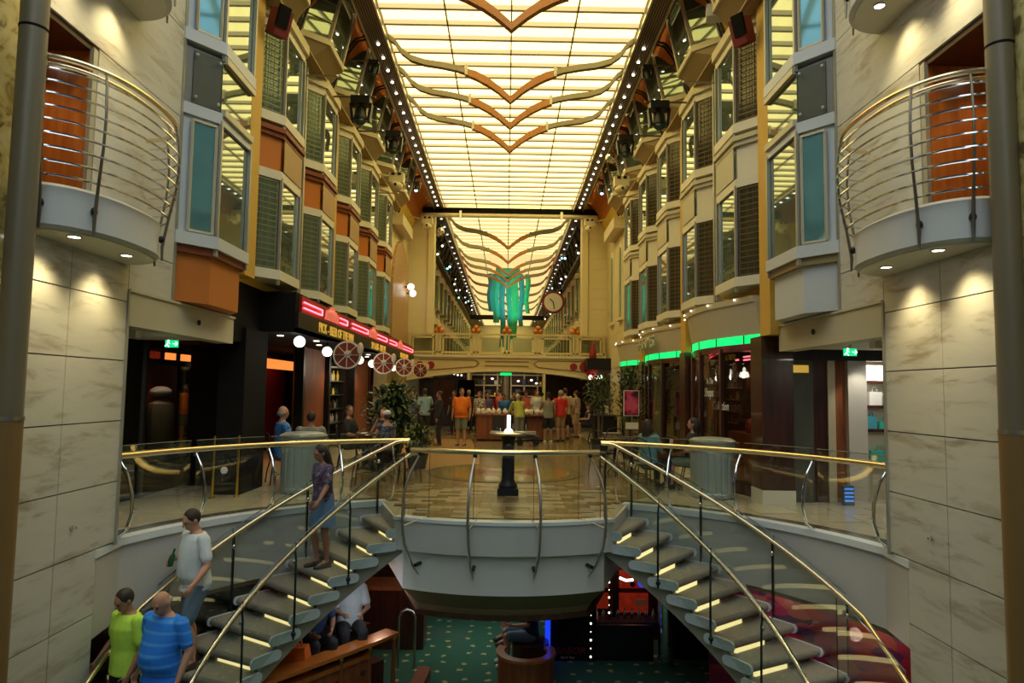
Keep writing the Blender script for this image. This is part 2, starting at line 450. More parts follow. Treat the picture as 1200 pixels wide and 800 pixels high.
    def sheet(s, a, b, c, d, t):
        """thin slab on four corners, thickness t along the normal"""
        a, b, c, d = map(Vector, (a, b, c, d))
        n = (b - a).cross(d - a).normalized() * t
        vs = [a, b, c, d, a + n, b + n, c + n, d + n]
        return s.add(vs, [(0, 3, 2, 1), (4, 5, 6, 7), (0, 1, 5, 4), (1, 2, 6, 5), (2, 3, 7, 6), (3, 0, 4, 7)])
    def mirror(s):
        s.v = [(-x, y, z) for x, y, z in s.v]
        s.f = [tuple(reversed(f)) for f in s.f]
        return s
    def mesh(s, name, m, smooth=False):
        me = bpy.data.meshes.new(name)
        me.from_pydata(s.v, [], s.f)
        bm = bmesh.new()
        bm.from_mesh(me)
        bmesh.ops.recalc_face_normals(bm, faces=bm.faces)
        bm.to_mesh(me)
        bm.free()
        if m is not None:
            me.materials.append(W[m] if isinstance(m, str) else m)
        if smooth:
            me.polygons.foreach_set('use_smooth', [True] * len(me.polygons))
            try:
                me.set_sharp_from_angle(angle=R(40))
            except Exception:
                pass
        return me
    def build(s, name, m, parent=None, smooth=False, local=False):
        return link(name, s.mesh(name, m, smooth), parent, local=local)

def wmat(o):
    m = o.matrix_basis.copy()
    p = o.parent
    if p is not None:
        m = wmat(p) @ o.matrix_parent_inverse @ m
    return m

def link(name, me, parent=None, mx=None, local=False):
    o = bpy.data.objects.new(name, me)
    COL.objects.link(o)
    if mx is not None:
        o.matrix_basis = mx
    if parent is not None:
        o.parent = parent
        if not local:
            o.matrix_parent_inverse = wmat(parent).inverted()
    return o

def tag(o, label=None, cat=None, group=None, kind=None):
    if label:
        o['label'] = label
    if cat:
        o['category'] = cat
    if group:
        o['group'] = group
    if kind:
        o['kind'] = kind
    return o

def thing(name, label, cat, loc=(0, 0, 0), rz=0.0, group=None):
    o = bpy.data.objects.new(name, None)
    o.empty_display_size = 0.1
    COL.objects.link(o)
    o.location = loc
    o.rotation_euler = (0, 0, rz)
    return tag(o, label, cat, group)

def struct(name, mb, m, smooth=False):
    o = mb.build(name, m, None, smooth)
    o['kind'] = 'structure'
    return o

def sroot(name, loc=(0, 0, 0)):
    o = bpy.data.objects.new(name, None)
    o.empty_display_size = 0.1
    COL.objects.link(o)
    o.location = loc
    o['kind'] = 'structure'
    return o

def copy_tree(o, parent=None):
    c = o.copy()
    COL.objects.link(c)
    if parent is not None:
        c.parent = parent
    for ch in o.children:
        copy_tree(ch, c)
    return c

def text_mesh(s, size, m, mx, name='lettering', parent=None, depth=0.004, align='CENTER', shear=0.0):
    cu = bpy.data.curves.new('text', 'FONT')
    cu.body = s
    cu.size = size
    cu.align_x = align
    cu.align_y = 'CENTER'
    cu.extrude = depth
    cu.shear = shear
    cu.resolution_u = 2
    t = bpy.data.objects.new('text', cu)
    me = bpy.data.meshes.new_from_object(t)
    bpy.data.objects.remove(t)
    bpy.data.curves.remove(cu)
    me.transform(mx)
    me.materials.clear()
    me.materials.append(W[m] if isinstance(m, str) else m)
    return link(name, me, parent)

# orientation for flat lettering: faces +X / -X / -Y (towards the camera)
FACE_PX = Matrix(((0, 0, 1, 0), (1, 0, 0, 0), (0, 1, 0, 0), (0, 0, 0, 1)))
FACE_NX = Matrix(((0, 0, -1, 0), (-1, 0, 0, 0), (0, 1, 0, 0), (0, 0, 0, 1)))
FACE_NY = Matrix(((1, 0, 0, 0), (0, 0, -1, 0), (0, 1, 0, 0), (0, 0, 0, 1)))
ORD = ['nearest', 'second nearest', 'third nearest', 'fourth nearest', 'fifth nearest', 'sixth nearest', 'seventh nearest', 'eighth nearest', 'ninth nearest', 'tenth nearest']
SIDE = {-1: 'left', 1: 'right'}
CC = (0.0, 6.5)            # centre of the round stair well
RH = 4.42                  # its radius at promenade level
LOW = -2.72                # lower deck level
def cyl(a, r, z):
    return (CC[0] + r * math.sin(R(a)), CC[1] + r * math.cos(R(a)), z)

def lamp_light(name, kind, loc, power, col, size=0.05, rot=None, parent=None, spot=None, blend=0.6):
    d = bpy.data.lights.new(name, kind)
    d.energy = power
    d.color = col
    if kind == 'SPOT':
        d.spot_size = R(spot or 70)
        d.spot_blend = blend
        d.shadow_soft_size = size
    elif kind == 'POINT':
        d.shadow_soft_size = size
    elif kind == 'AREA':
        d.size = size
    o = bpy.data.objects.new(name, d)
    COL.objects.link(o)
    o.location = loc
    if rot:
        o.rotation_euler = rot
    if parent is not None:
        o.parent = parent
        o.matrix_parent_inverse = wmat(parent).inverted()
    return o
# ================================================================= SETTING
# ---------------- promenade floor with the round stair well cut out of it
PC = (0.0, 12.02)
PR = 3.10
def front_arc(r, half, n=20):
    return [(PC[0] + r * math.sin(R(a)), PC[1] - r * math.cos(R(a))) for a in [-half + 2 * half * i / n for i in range(n + 1)]]
hole = [(-4.3, 0.5), (-4.3, 7.16)]
hole += [cyl(-74 + 49.5 * i / 22, RH, 0)[:2] for i in range(23)]
hole += front_arc(PR, 27.9)
hole += [cyl(24.5 + 49.5 * i / 22, RH, 0)[:2] for i in range(23)]
hole += [(4.3, 7.16), (4.3, 0.5)]
outer = [(-11, -4), (11, -4), (11, 84), (-11, 84)]
bm = bmesh.new()
for loop in (outer, hole):
    vs = [bm.verts.new((x, y, 0)) for x, y in loop]
    for i in range(len(vs)):
        bm.edges.new((vs[i], vs[(i + 1) % len(vs)]))
bmesh.ops.triangle_fill(bm, edges=bm.edges, use_beauty=True)
for f in bm.faces:
    if f.normal.z < 0:
        f.normal_flip()
me = bpy.data.meshes.new('floor')
bm.to_mesh(me)
bm.free()
me.materials.append(W['floor_cream'])
floor = link('floor', me)
floor['kind'] = 'structure'
b = MB()
b.prism([(-1.75, 10.6), (1.75, 10.6), (2.6, 11.6), (2.9, 13), (2.9, 30), (-2.9, 30), (-2.9, 13), (-2.6, 11.6)], 0.0, 0.004)
b.build('floor_paving', 'floor_stone', floor)
MB().prism([(-3.4, 14.2), (-1.2, 14.8), (-0.6, 16.0), (-0.7, 18.5), (-1.2, 24), (-3.4, 24)], 0.004, 0.008).build('floor_carpet', 'floor_tan', floor)
def ring(r0, r1, c, m, nm, z=0.0085):
    MB().arc((c[0], c[1]), r0, r1, 0, 360, z - 0.004, z, 40).build(nm, m, floor)
ring(1.35, 1.62, (0.0, 14.4), 'tile_c', 'floor_inlay', 0.013)
ring(0.72, 1.35, (0.0, 14.4), 'inlay_yellow', 'floor_inlay', 0.013)
for i, m in enumerate(('inlay_red', 'tile_b', 'inlay_red', 'tile_d')):
    MB().arc((0.0, 14.4), 0.0, 0.72, 45 + 90 * i, 135 + 90 * i, 0.009, 0.013, 8).build('floor_inlay', m, floor)
# single stone pavers on the balcony tongue
tile_me = [MB().box(-0.176, 0.176, -0.086, 0.086, 0, 0.012).mesh('paver', m) for m in ('tile_a', 'tile_b', 'tile_c', 'tile_d')]
nt = 0
for j in range(24):
    y = 9.12 + 0.18 * j
    for i in range(-7, 8):
        x = i * 0.36 + (0.18 if j % 2 else 0)
        lim = 1.30 + max(0, (y - 9.3)) * 0.36 if y < 10.6 else 2.0
        if abs(x) + 0.18 > lim:
            continue
        if (x - PC[0]) ** 2 + (y - 0.09 - PC[1]) ** 2 > (PR - 0.14) ** 2 and y < 9.6 or y > 12.6:
            continue
        if nt < 298:
            link('paver', random.choice(tile_me), floor, Matrix.Translation((x, y, 0.004)))
            nt += 1
# cream floor tiles of the side passages
ct = MB().box(-0.294, 0.294, -0.294, 0.294, 0.0, 0.006).mesh('floor_tile', 'cream_tile')
for s in (-1, 1):
    for i in range(6):
        for j in range(10):
            x, y = s * (2.75 + 0.6 * i), 7.8 + 0.6 * j
            if math.hypot(x, y - 6.5) < 5.25 or (abs(x) < 3.0 and y > 11.2) or (s < 0 and abs(x) > 5.3) or (abs(x) > 3.85 and y > 10.6):
                continue
            link('floor_tile', ct, floor, Matrix.Translation((x, y, 0.0)))
# kerb, dark strip and fascia round the well
b = MB()
for s in (-1, 1):
    b.arc(CC, RH - 0.03, RH + 0.14, 24 * s, 74 * s, -0.06, 0.02, 24)
    b.prism([cyl(73.9 * s, RH - 0.03, 0)[:2], (s * 4.15, 7.14), (s * 4.35, 7.14), cyl(73.9 * s, RH + 0.14, 0)[:2]], -0.06, 0.02)
struct('trim_1', b, 'white_lip')
for s in (-1, 1):
    b = MB().arc(CC, RH + 0.14, RH + 0.42, 24 * s, 74 * s, 0.0, 0.006, 24)
    b.build('floor_border', 'floor_dark', floor)
    w = MB().arc(CC, RH, RH + 0.2, 20 * s, 74 * s, -0.87, -0.05, 30)
    w.prism([cyl(73.9 * s, RH, 0)[:2], (s * 4.168, 7.155), (s * 4.4, 7.155), cyl(73.9 * s, RH + 0.2, 0)[:2]], -0.87, -0.05)
    struct('wall_well_' + SIDE[s], w, 'grey_wall', True)
# balcony tongue between the two flights
tong = front_arc(PR, 28.2) + [(1.9, 10.6), (-1.9, 10.6)]
tong2 = front_arc(PR - 0.09, 26.5) + [(1.75, 10.6), (-1.75, 10.6)]
def scaled(poly, k, yb=10.2):
    return [(x * k, yb + (y - yb) * k) for x, y in poly]
platform = struct('wall_balcony_tongue', MB().prism(tong, -0.42, -0.005), 'grey_wall')
lipb = MB()
o = front_arc(PR + 0.02, 28.4)
i_ = front_arc(PR - 0.16, 27.6)
lipb.prism(o + i_[::-1], -0.03, 0.014)
lipb.build('edge_lip', 'white_lip', platform)
MB().prism(tong2, -0.94, -0.42).build('lower_drum', 'plaster', platform)
b = MB()
n = len(tong2)
t3 = scaled(tong2, 0.86)
t4 = scaled(tong2, 0.84)
b.loft([[(x, y, -0.94) for x, y in scaled(tong2, 0.995)], [(x, y, -1.16) for x, y in t3], [(x, y, -1.26) for x, y in t4]], True)
b.build('underside', 'lower_brown', platform)
MB().prism(scaled(tong2, 0.88), -1.30, -1.24).build('underside_trim', 'wood_dark', platform)

# ---------------- marble walls on both sides of the well
def panel(parent, s, y0, y1, z0, z1, m='marble'):
    g = 0.006
    b = MB().box(4.17, 4.205, y0 + g, y1 - g, z0 + g, z1 - g)
    if s < 0:
        b.mirror()
    return b.build('marble_panel', m, parent)
for s in (-1, 1):
    b = MB()
    b.box(4.2, 4.5, 5.75, 7.16, LOW, 0)
    b.box(4.2, 4.5, 5.75, 7.48, 0, 3.41)
    b.box(4.2, 4.5, 6.68, 8.5, 3.41, 5.1)
    b.box(4.2, 4.5, 7.48, 8.5, 2.75, 3.41)
    b.box(4.2, 4.5, 5.75, 8.5, 5.1, 9.6)
    if s < 0:
        b.mirror()
    wall = struct('wall_' + SIDE[s], b, 'joint')
    for k in range(-4, 5):
        z0, z1 = 0.03 + 0.647 * k, 0.03 + 0.647 * (k + 1)
        if z0 < -0.01:
            panel(wall, s, 5.75, 6.49, max(z0, LOW), z1)
            panel(wall, s, 6.49, 7.16, max(z0, LOW), z1)
        else:
            z1 = min(z1, 3.04)
            panel(wall, s, 5.75, 6.49, z0, z1)
            panel(wall, s, 6.49, 7.48, z0, z1)
    panel(wall, s, 6.72, 8.48, 3.22, 5.10)
    panel(wall, s, 7.48, 8.48, 2.75, 3.22)
    for z0, z1 in ((5.10, 6.22), (6.22, 6.92), (6.92, 8.0), (8.0, 9.2)):
        panel(wall, s, 5.75, 8.48, z0, z1)
    # steel corner strip, small wall nozzle
    b = MB().box(4.15, 4.21, 7.47, 7.5, 0.0, 2.75)
    b.box(4.16, 4.22, 8.44, 8.5, 2.75, 9.2)
    if s < 0:
        b.mirror()
    b.build('corner_strip', 'mullion', wall)
    b = MB()
    b.lathe([(0.0, 0), (0.02, 0), (0.02, 0.02), (0.012, 0.025), (0.012, 0.05), (0.0, 0.05)], 10)
    b.v = [(s * (4.17 - z), 6.72 + x, 0.33 + y) for x, y, z in b.v]
    b.build('wall_nozzle', 'chrome', wall)
    # doorway behind the balcony
    b = MB()
    b.box(4.5, 5.3, 5.7, 5.78, 3.41, 5.1)
    b.box(4.19, 5.3, 6.655, 6.72, 3.41, 5.1)
    b.box(5.25, 5.33, 5.7, 6.7, 3.41, 5.1)
    if s < 0:
        b.mirror()
    dr = struct('door_%d' % (1 if s < 0 else 2), b, 'wood_orange')
    b = MB().box(4.2, 5.33, 5.7, 6.74, 5.04, 5.1)
    b.v = [(s * x, y, z) for x, y, z in b.v]
    b.build('door_ceiling', 'wood_brown_ceiling', dr)
    b = MB().box(5.19, 5.25, 5.80, 6.60, 3.43, 4.95)
    b.v = [(s * x, y, z) for x, y, z in b.v]
    leaf = b.build('door_leaf', 'wood_orange', dr)
    b = MB().ell((s * 5.15, 6.5, 3.98), (0.035, 0.035, 0.035))
    b.build('door_knob', 'gold', leaf, True)
    b = MB().box(4.2, 4.24, 6.63, 6.70, 3.41, 5.06)
    b.v = [(s * (x - 0.035), y, z) for x, y, z in b.v]
    b.build('door_jamb', 'mullion', dr)
    b = MB().lathe([(0, 0), (0.045, 0), (0.045, 0.01), (0, 0.01)], 14, (s * 4.75, 6.3, 5.028))
    b.build('downlight', 'spot', dr)
    lamp_light('door_downlight', 'SPOT', (s * 4.72, 6.25, 5.0), 9, (1.0, 0.72, 0.42), 0.04, (0, 0, 0), None, 110)
    # amber swirl cladding nearer the camera, blue curtain edge
    b = MB().box(4.17, 4.4, 3.2, 5.74, LOW, 9.4)
    b.v = [(s * x, y, z) for x, y, z in b.v]
    struct('wall_near_' + SIDE[s], b, 'amber_wall')
b = MB()
for i in range(14):
    b.tube([(-4.06, 4.2 + i * 0.07, 2.9), (-4.07, 4.2 + i * 0.07, 9.0)], 0.045, 8)
tag(b.build('curtain', 'blue_wall', None, True), 'blue grey curtain at the far left edge of the picture', 'curtain')
# front columns
for s, cx in ((-1, -3.965), (1, 4.095)):
    t = thing('round_column', 'slim round taupe column in front of the %s marble wall' % SIDE[s], 'column', (cx, 5.5, LOW))
    MB().lathe([(0.108, LOW), (0.108, 1.42)], 24, (cx, 5.5, 0)).build('lower_shaft', 'column_warm_lit', t, True)
    MB().lathe([(0.104, 1.44), (0.104, 9.3)], 24, (cx, 5.5, 0)).build('upper_shaft', 'column', t, True)
    MB().lathe([(0.113, 1.41), (0.113, 1.445)], 24, (cx, 5.5, 0)).build('joint_ring', 'steel', t, True)
    MB().lathe([(0.108, 4.63), (0.108, 4.65)], 24, (cx, 5.5, 0)).build('joint_ring', 'black_matte', t, True)

# ---------------- beam and ceiling over the side passages
for s in (-1, 1):
    b = MB().box(4.17, 4.42, 7.5, 10.4, 2.36, 2.76)
    b.box(4.15, 4.44, 7.5, 10.42, 2.735, 2.765)
    b.v = [(s * x, y, z) for x, y, z in b.v]
    bm_ = struct('trim_%d' % (2 if s < 0 else 3), b, 'beige')
    b = MB().ell((s * 4.15, 9.2, 2.56), (0.02, 0.03, 0.04), 8, 6)
    b.build('sprinkler', 'near_black', bm_, True)
    b = MB().box(4.42, 9.5, 5.0, 10.4, 2.40, 2.5)
    b.v = [(s * x, y, z) for x, y, z in b.v]
    cs = struct('ceiling_passage_' + SIDE[s], b, 'plaster')
    b = MB().box(4.62, 4.76, 8.5, 8.64, 2.30, 2.40)
    b.v = [(s * x, y, z) for x, y, z in b.v]
    b.build('light_box', 'frame_pale', cs)
    lamp_light('passage_light', 'AREA', (s * 5.4, 8.6, 2.36), 12, (1.0, 0.9, 0.75), 0.5)
    # upper wall behind bay 0 and the facade above the shops
    b = MB().box(4.25, 4.6, 8.5, 10.35, 2.76, 9.3)
    b.v = [(s * x, y, z) for x, y, z in b.v]
    struct('wall_bay_' + SIDE[s], b, 'cool_white')
    b = MB().box(4.25, 4.7, 10.35, 23.7, 2.62 if s > 0 else 3.38, 8.4)
    b.v = [(s * x, y, z) for x, y, z in b.v]
    fac = struct('wall_facade_' + SIDE[s], b, 'ochre')
    for yp in (10.35, 15.30, 20.20):
        b = MB().box(4.02, 4.3, yp, yp + 0.42, 2.62 if s > 0 else 3.42, 8.2)
        b.v = [(s * x, y, z) for x, y, z in b.v]
        b.build('pilaster', 'ochre', fac)
        if s > 0:
            b = MB().box(4.0, 4.5, yp - 0.02 + (0.35 if yp < 11 else 0), yp + 0.46 + (0.35 if yp < 11 else 0), 0.22, 2.62)
            b.build('pilaster_base', 'wood_dark', fac)
            b = MB().box(3.99, 4.51, yp - 0.03 + (0.35 if yp < 11 else 0), yp + 0.47 + (0.35 if yp < 11 else 0), 0.0, 0.22)
            b.build('pilaster_plinth', 'cream_pale', fac)

# ---------------- bay windows, two rows on each side
YB = [8.91 + 2.45 * k for k in range(6)]
def bpoly(off, y0=0.0):
    return [(4.3, y0 - 0.49 - off * 0.6), (4.22 - off * 0.3, y0 - 0.47 - off), (3.86 - off, y0 - off * 0.45), (3.86 - off, y0 + 1.02 + off * 0.45), (4.22 - off * 0.3, y0 + 1.49 + off), (4.3, y0 + 1.51 + off * 0.6)]
P0, P1, P2, P3 = (4.23, -0.47), (3.86, 0.0), (3.86, 1.02), (4.23, 1.49)
def face_sheet(b, pa, pb, z0, z1, t=0.02, ins=0.0, out=0.0):
    a, c = Vector((pa[0], pa[1], 0)), Vector((pb[0], pb[1], 0))
    d = (c - a).normalized()
    nn = Vector((d.y, -d.x, 0))
    if nn.x > 0:
        nn = -nn
    a2, c2 = a + d * ins + nn * out, c - d * ins + nn * out
    up0, up1 = Vector((0, 0, z0)), Vector((0, 0, z1))
    b.sheet(a2 + up0, c2 + up0, c2 + up1, a2 + up1, t)
    return b
def bay_parts(kind, h):
    """parts of one bay window of glazing height h (base at z=0), right-hand side"""
    cool = kind == 'cool'
    fr = 'cool_white' if cool else 'cream_pale'
    out = [('sill', MB().prism(bpoly(0.05), -0.13, 0.03), fr), ('header', MB().prism(bpoly(0.02), h - 0.02, h + 0.13), fr)]
    dark = 'pane_blue' if cool else ('pane_louver' if kind == 'green' else 'pane_dark')
    front = 'pane_green'
    if cool:
        b = MB()
        face_sheet(b, P0, P1, 0.03, h - 0.02, 0.03, 0.0, -0.02)
        out.append(('side_panel', b, fr))
        b = MB()
        aa = (P0[0] + (P1[0] - P0[0]) * 0.36, P0[1] + (P1[1] - P0[1]) * 0.36)
        cc_ = (P0[0] + (P1[0] - P0[0]) * 0.90, P0[1] + (P1[1] - P0[1]) * 0.90)
        face_sheet(b, aa, cc_, 0.08, h - 0.1, 0.012, 0.0, 0.012)
        out.append(('pane', b, dark))
        b = MB()
        a, c = Vector((P0[0], P0[1], 0)), Vector((P1[0], P1[1], 0))
        d = (c - a).normalized()
        nn = Vector((-abs(d.y), d.x if d.x < 0 else -d.x, 0))
        q0, q1 = (c - a).length * 0.36, (c - a).length * 0.90
        for q in (q0, q1):
            p = a + d * q + nn * 0.02
            b.bar((p.x, p.y, 0.06), (p.x, p.y, h - 0.08), 0.03)
        for z in (0.06, h - 0.08):
            p, q = a + d * q0 + nn * 0.02, a + d * q1 + nn * 0.02
            b.bar((p.x, p.y, z), (q.x, q.y, z), 0.03)
        out.append(('pane_frame', b, 'frame_pale'))
    else:
        b = MB()
        face_sheet(b, P0, P1, 0.03, h - 0.02, 0.015, 0.02, -0.03)
        out.append(('pane', b, dark))
        b = MB()
        a, c = Vector((P0[0], P0[1], 0)), Vector((P1[0], P1[1], 0))
        d = (c - a).normalized()
        L = (c - a).length
        nn = Vector((-abs(d.y), -abs(d.x), 0))
        for q in (0.06, L * 0.36, L * 0.44, L * 0.62, L - 0.07):
            p = a + d * q + nn * 0.02
            b.bar((p.x, p.y, 0.05), (p.x, p.y, h - 0.05), 0.024 if q in (0.06, L - 0.07) else 0.010)
        ns = int(h / 0.105)
        for i in range(ns + 1):
            z = 0.06 + (h - 0.12) * i / ns
            p, q = a + d * 0.06 + nn * 0.03, c - d * 0.07 + nn * 0.03
            b.bar((p.x, p.y, z), (q.x, q.y, z), 0.010, 0.016)
        out.append(('louver', b, 'louver_green' if kind == 'green' else 'louver_brown'))
    b = MB()
    face_sheet(b, P1, P2, 0.03, h - 0.02, 0.015, 0.02, -0.02)
    out.append(('pane', b, front))
    b = MB()
    face_sheet(b, P2, P3, 0.03, h - 0.02, 0.015, 0.02, -0.02)
    out.append(('pane', b, front))
    for p in (P1, P2):
        out.append(('mullion', MB().bar((p[0] - 0.01, p[1], -0.22), (p[0] - 0.01, p[1], h + 0.02), 0.045), 'mullion'))
    out.append(('mullion', MB().bar((P0[0] - 0.01, P0[1], 0), (P0[0] - 0.01, P0[1], h), 0.05), 'frame_pale' if kind != 'cool' else 'mullion'))
    if kind != 'cool':
        out.append(('casement', MB().bar((P2[0] + 0.005, P2[1] - 0.12, 0.03), (P2[0] + 0.005, P2[1] - 0.12, h), 0.03), 'mullion'))
    return out
def spandrel_parts(kind):
    o = []
    if kind == 'cool':
        o.append(('spandrel', MB().prism(bpoly(-0.02), 0.0, 0.76), 'slate_light'))
        b = MB()
        aa = (P0[0] + (P1[0] - P0[0]) * 0.30, P0[1] + (P1[1] - P0[1]) * 0.30)
        face_sheet(b, aa, P1, 0.03, 0.73, 0.02, 0.02, 0.0)
        o.append(('slate_plate', b, 'slate'))
        for q in (0.38, 0.90):
            for z in (0.1, 0.66):
                x, y = P0[0] + (P1[0] - P0[0]) * q, P0[1] + (P1[1] - P0[1]) * q
                o.append(('bolt', MB().ell((x - 0.03, y - 0.03, z), (0.022, 0.022, 0.022), 8, 6), 'cool_white'))
        b = MB()
        face_sheet(b, P1, P2, 0.0, 0.76, 0.02, 0.0, 0.0)
        o.append(('spandrel_glass', b, 'pane_green'))
        b = MB()
        b.bar((3.83, 0.0, 0.74), (3.83, 1.02, 0.74), 0.06, 0.09)
        b.bar((3.83, 0.0, 0.02), (3.83, 1.02, 0.02), 0.06, 0.09)
        o.append(('transom', b, 'frame_pale'))
    else:
        m = 'orange' if kind == 'green' else 'cream_pale'
        o.append(('spandrel', MB().prism(bpoly(-0.03), 0.0, 0.62), m))
        b = MB()
        face_sheet(b, P1, P2, 0.02, 0.56, 0.012, 0.03, 0.035)
        o.append(('spandrel_front', b, 'orange_other_light' if kind == 'green' else 'beige'))  # tan paints the different light on the orange box's front face
        o.append(('cornice', MB().prism(bpoly(0.03), 0.58, 0.68).prism(bpoly(0.07), 0.66, 0.74), 'orange_dark' if kind == 'green' else 'beige'))
    return o
cache = {}
def cached(key, fn, s):
    kk = (key, s)
    if kk not in cache:
        L = []
        for nm, b, m in fn():
            if s < 0:
                b.mirror()
            L.append((nm, b.mesh(nm, m)))
        cache[kk] = L
    return cache[kk]
nwin = 0
for s in (-1, 1):
    for k, y0 in enumerate(YB):
        kind = 'cool' if k == 0 else ('green' if s < 0 else 'brown')
        for row, (z0, h) in enumerate(((3.63, 1.58), (6.27, 1.50), (8.85, 1.2))):
            if row == 2 and k > 0:
                continue
            nwin += 1
            rt = sroot('window_%d' % nwin, (s * 4.2, y0 + 0.5, z0))
            for nm, mesh_ in cached((kind, row), lambda: bay_parts(kind, h), s):
                link(nm, mesh_, rt, Matrix.Translation((0, y0, z0)))
            if row < 2 and (row == 0 or kind == 'cool'):
                for nm, mesh_ in cached((kind, 'sp'), lambda: spandrel_parts(kind), s):
                    link(nm, mesh_, rt, Matrix.Translation((0, y0, z0 + h + 0.12)))
    # planter-like box below bay 0
    b = MB().prism(bpoly(-0.06, YB[0]), 2.78, 3.40)
    if s < 0:
        b.mirror()
    bx = struct('trim_%d' % (4 if s < 0 else 5), b, 'orange' if s < 0 else 'cool_white')
    b = MB().prism(bpoly(0.0, YB[0]), 3.40, 3.50)
    if s < 0:
        b.mirror()
    b.build('cornice', 'orange_dark' if s < 0 else 'olive', bx)
    # thin dividing posts between the bays
    for k in (1, 3):
        b = MB().box(3.98, 4.12, YB[k] + 1.62, YB[k] + 1.70, 3.4, 8.0)
        if s < 0:
            b.mirror()
        struct('trim_%d' % (6 + k + (10 if s > 0 else 0)), b, 'mullion')

# ---------------- cove: zigzag cornice, dormers, yellow and orange planking
def dormer_parts():
    def dp(off):
        return [(4.0, -0.45 - off), (3.55 - off, -0.02 - off * 0.4), (3.55 - off, 1.04 + off * 0.4), (4.0, 1.47 + off)]
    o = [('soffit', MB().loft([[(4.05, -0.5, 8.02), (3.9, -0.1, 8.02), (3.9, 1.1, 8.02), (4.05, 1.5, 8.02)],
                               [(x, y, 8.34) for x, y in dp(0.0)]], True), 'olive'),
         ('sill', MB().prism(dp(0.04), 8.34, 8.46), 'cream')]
    lo = [(3.98, -0.42), (3.56, 0.0), (3.56, 1.02), (3.95, 1.14)]
    hi = [(3.62, -0.36), (3.22, 0.04), (3.22, 0.98), (3.66, 1.10)]
    for i in range(3):
        b = MB()
        a, c, a2, c2 = lo[i], lo[i + 1], hi[i], hi[i + 1]
        b.sheet((a[0], a[1], 8.46), (c[0], c[1], 8.46), (c2[0], c2[1], 9.92), (a2[0], a2[1], 9.92), 0.02)
        o.append(('pane', b, 'pane_green'))
    for i in range(4):
        o.append(('mullion', MB().bar((lo[i][0] - 0.01, lo[i][1], 8.44), (hi[i][0] - 0.01, hi[i][1], 9.95), 0.06), 'frame_pale'))
    b = MB()
    for z, t in ((8.8, 0.233), (9.15, 0.473), (9.5, 0.712)):
        p = [lo[0][j] + (hi[0][j] - lo[0][j]) * t for j in (0, 1)]
        q = [lo[1][j] + (hi[1][j] - lo[1][j]) * t for j in (0, 1)]
        b.bar((p[0] - 0.02, p[1], z), (q[0] - 0.02, q[1], z), 0.02)
    o.append(('glazing_bar', b, 'mullion'))
    return o
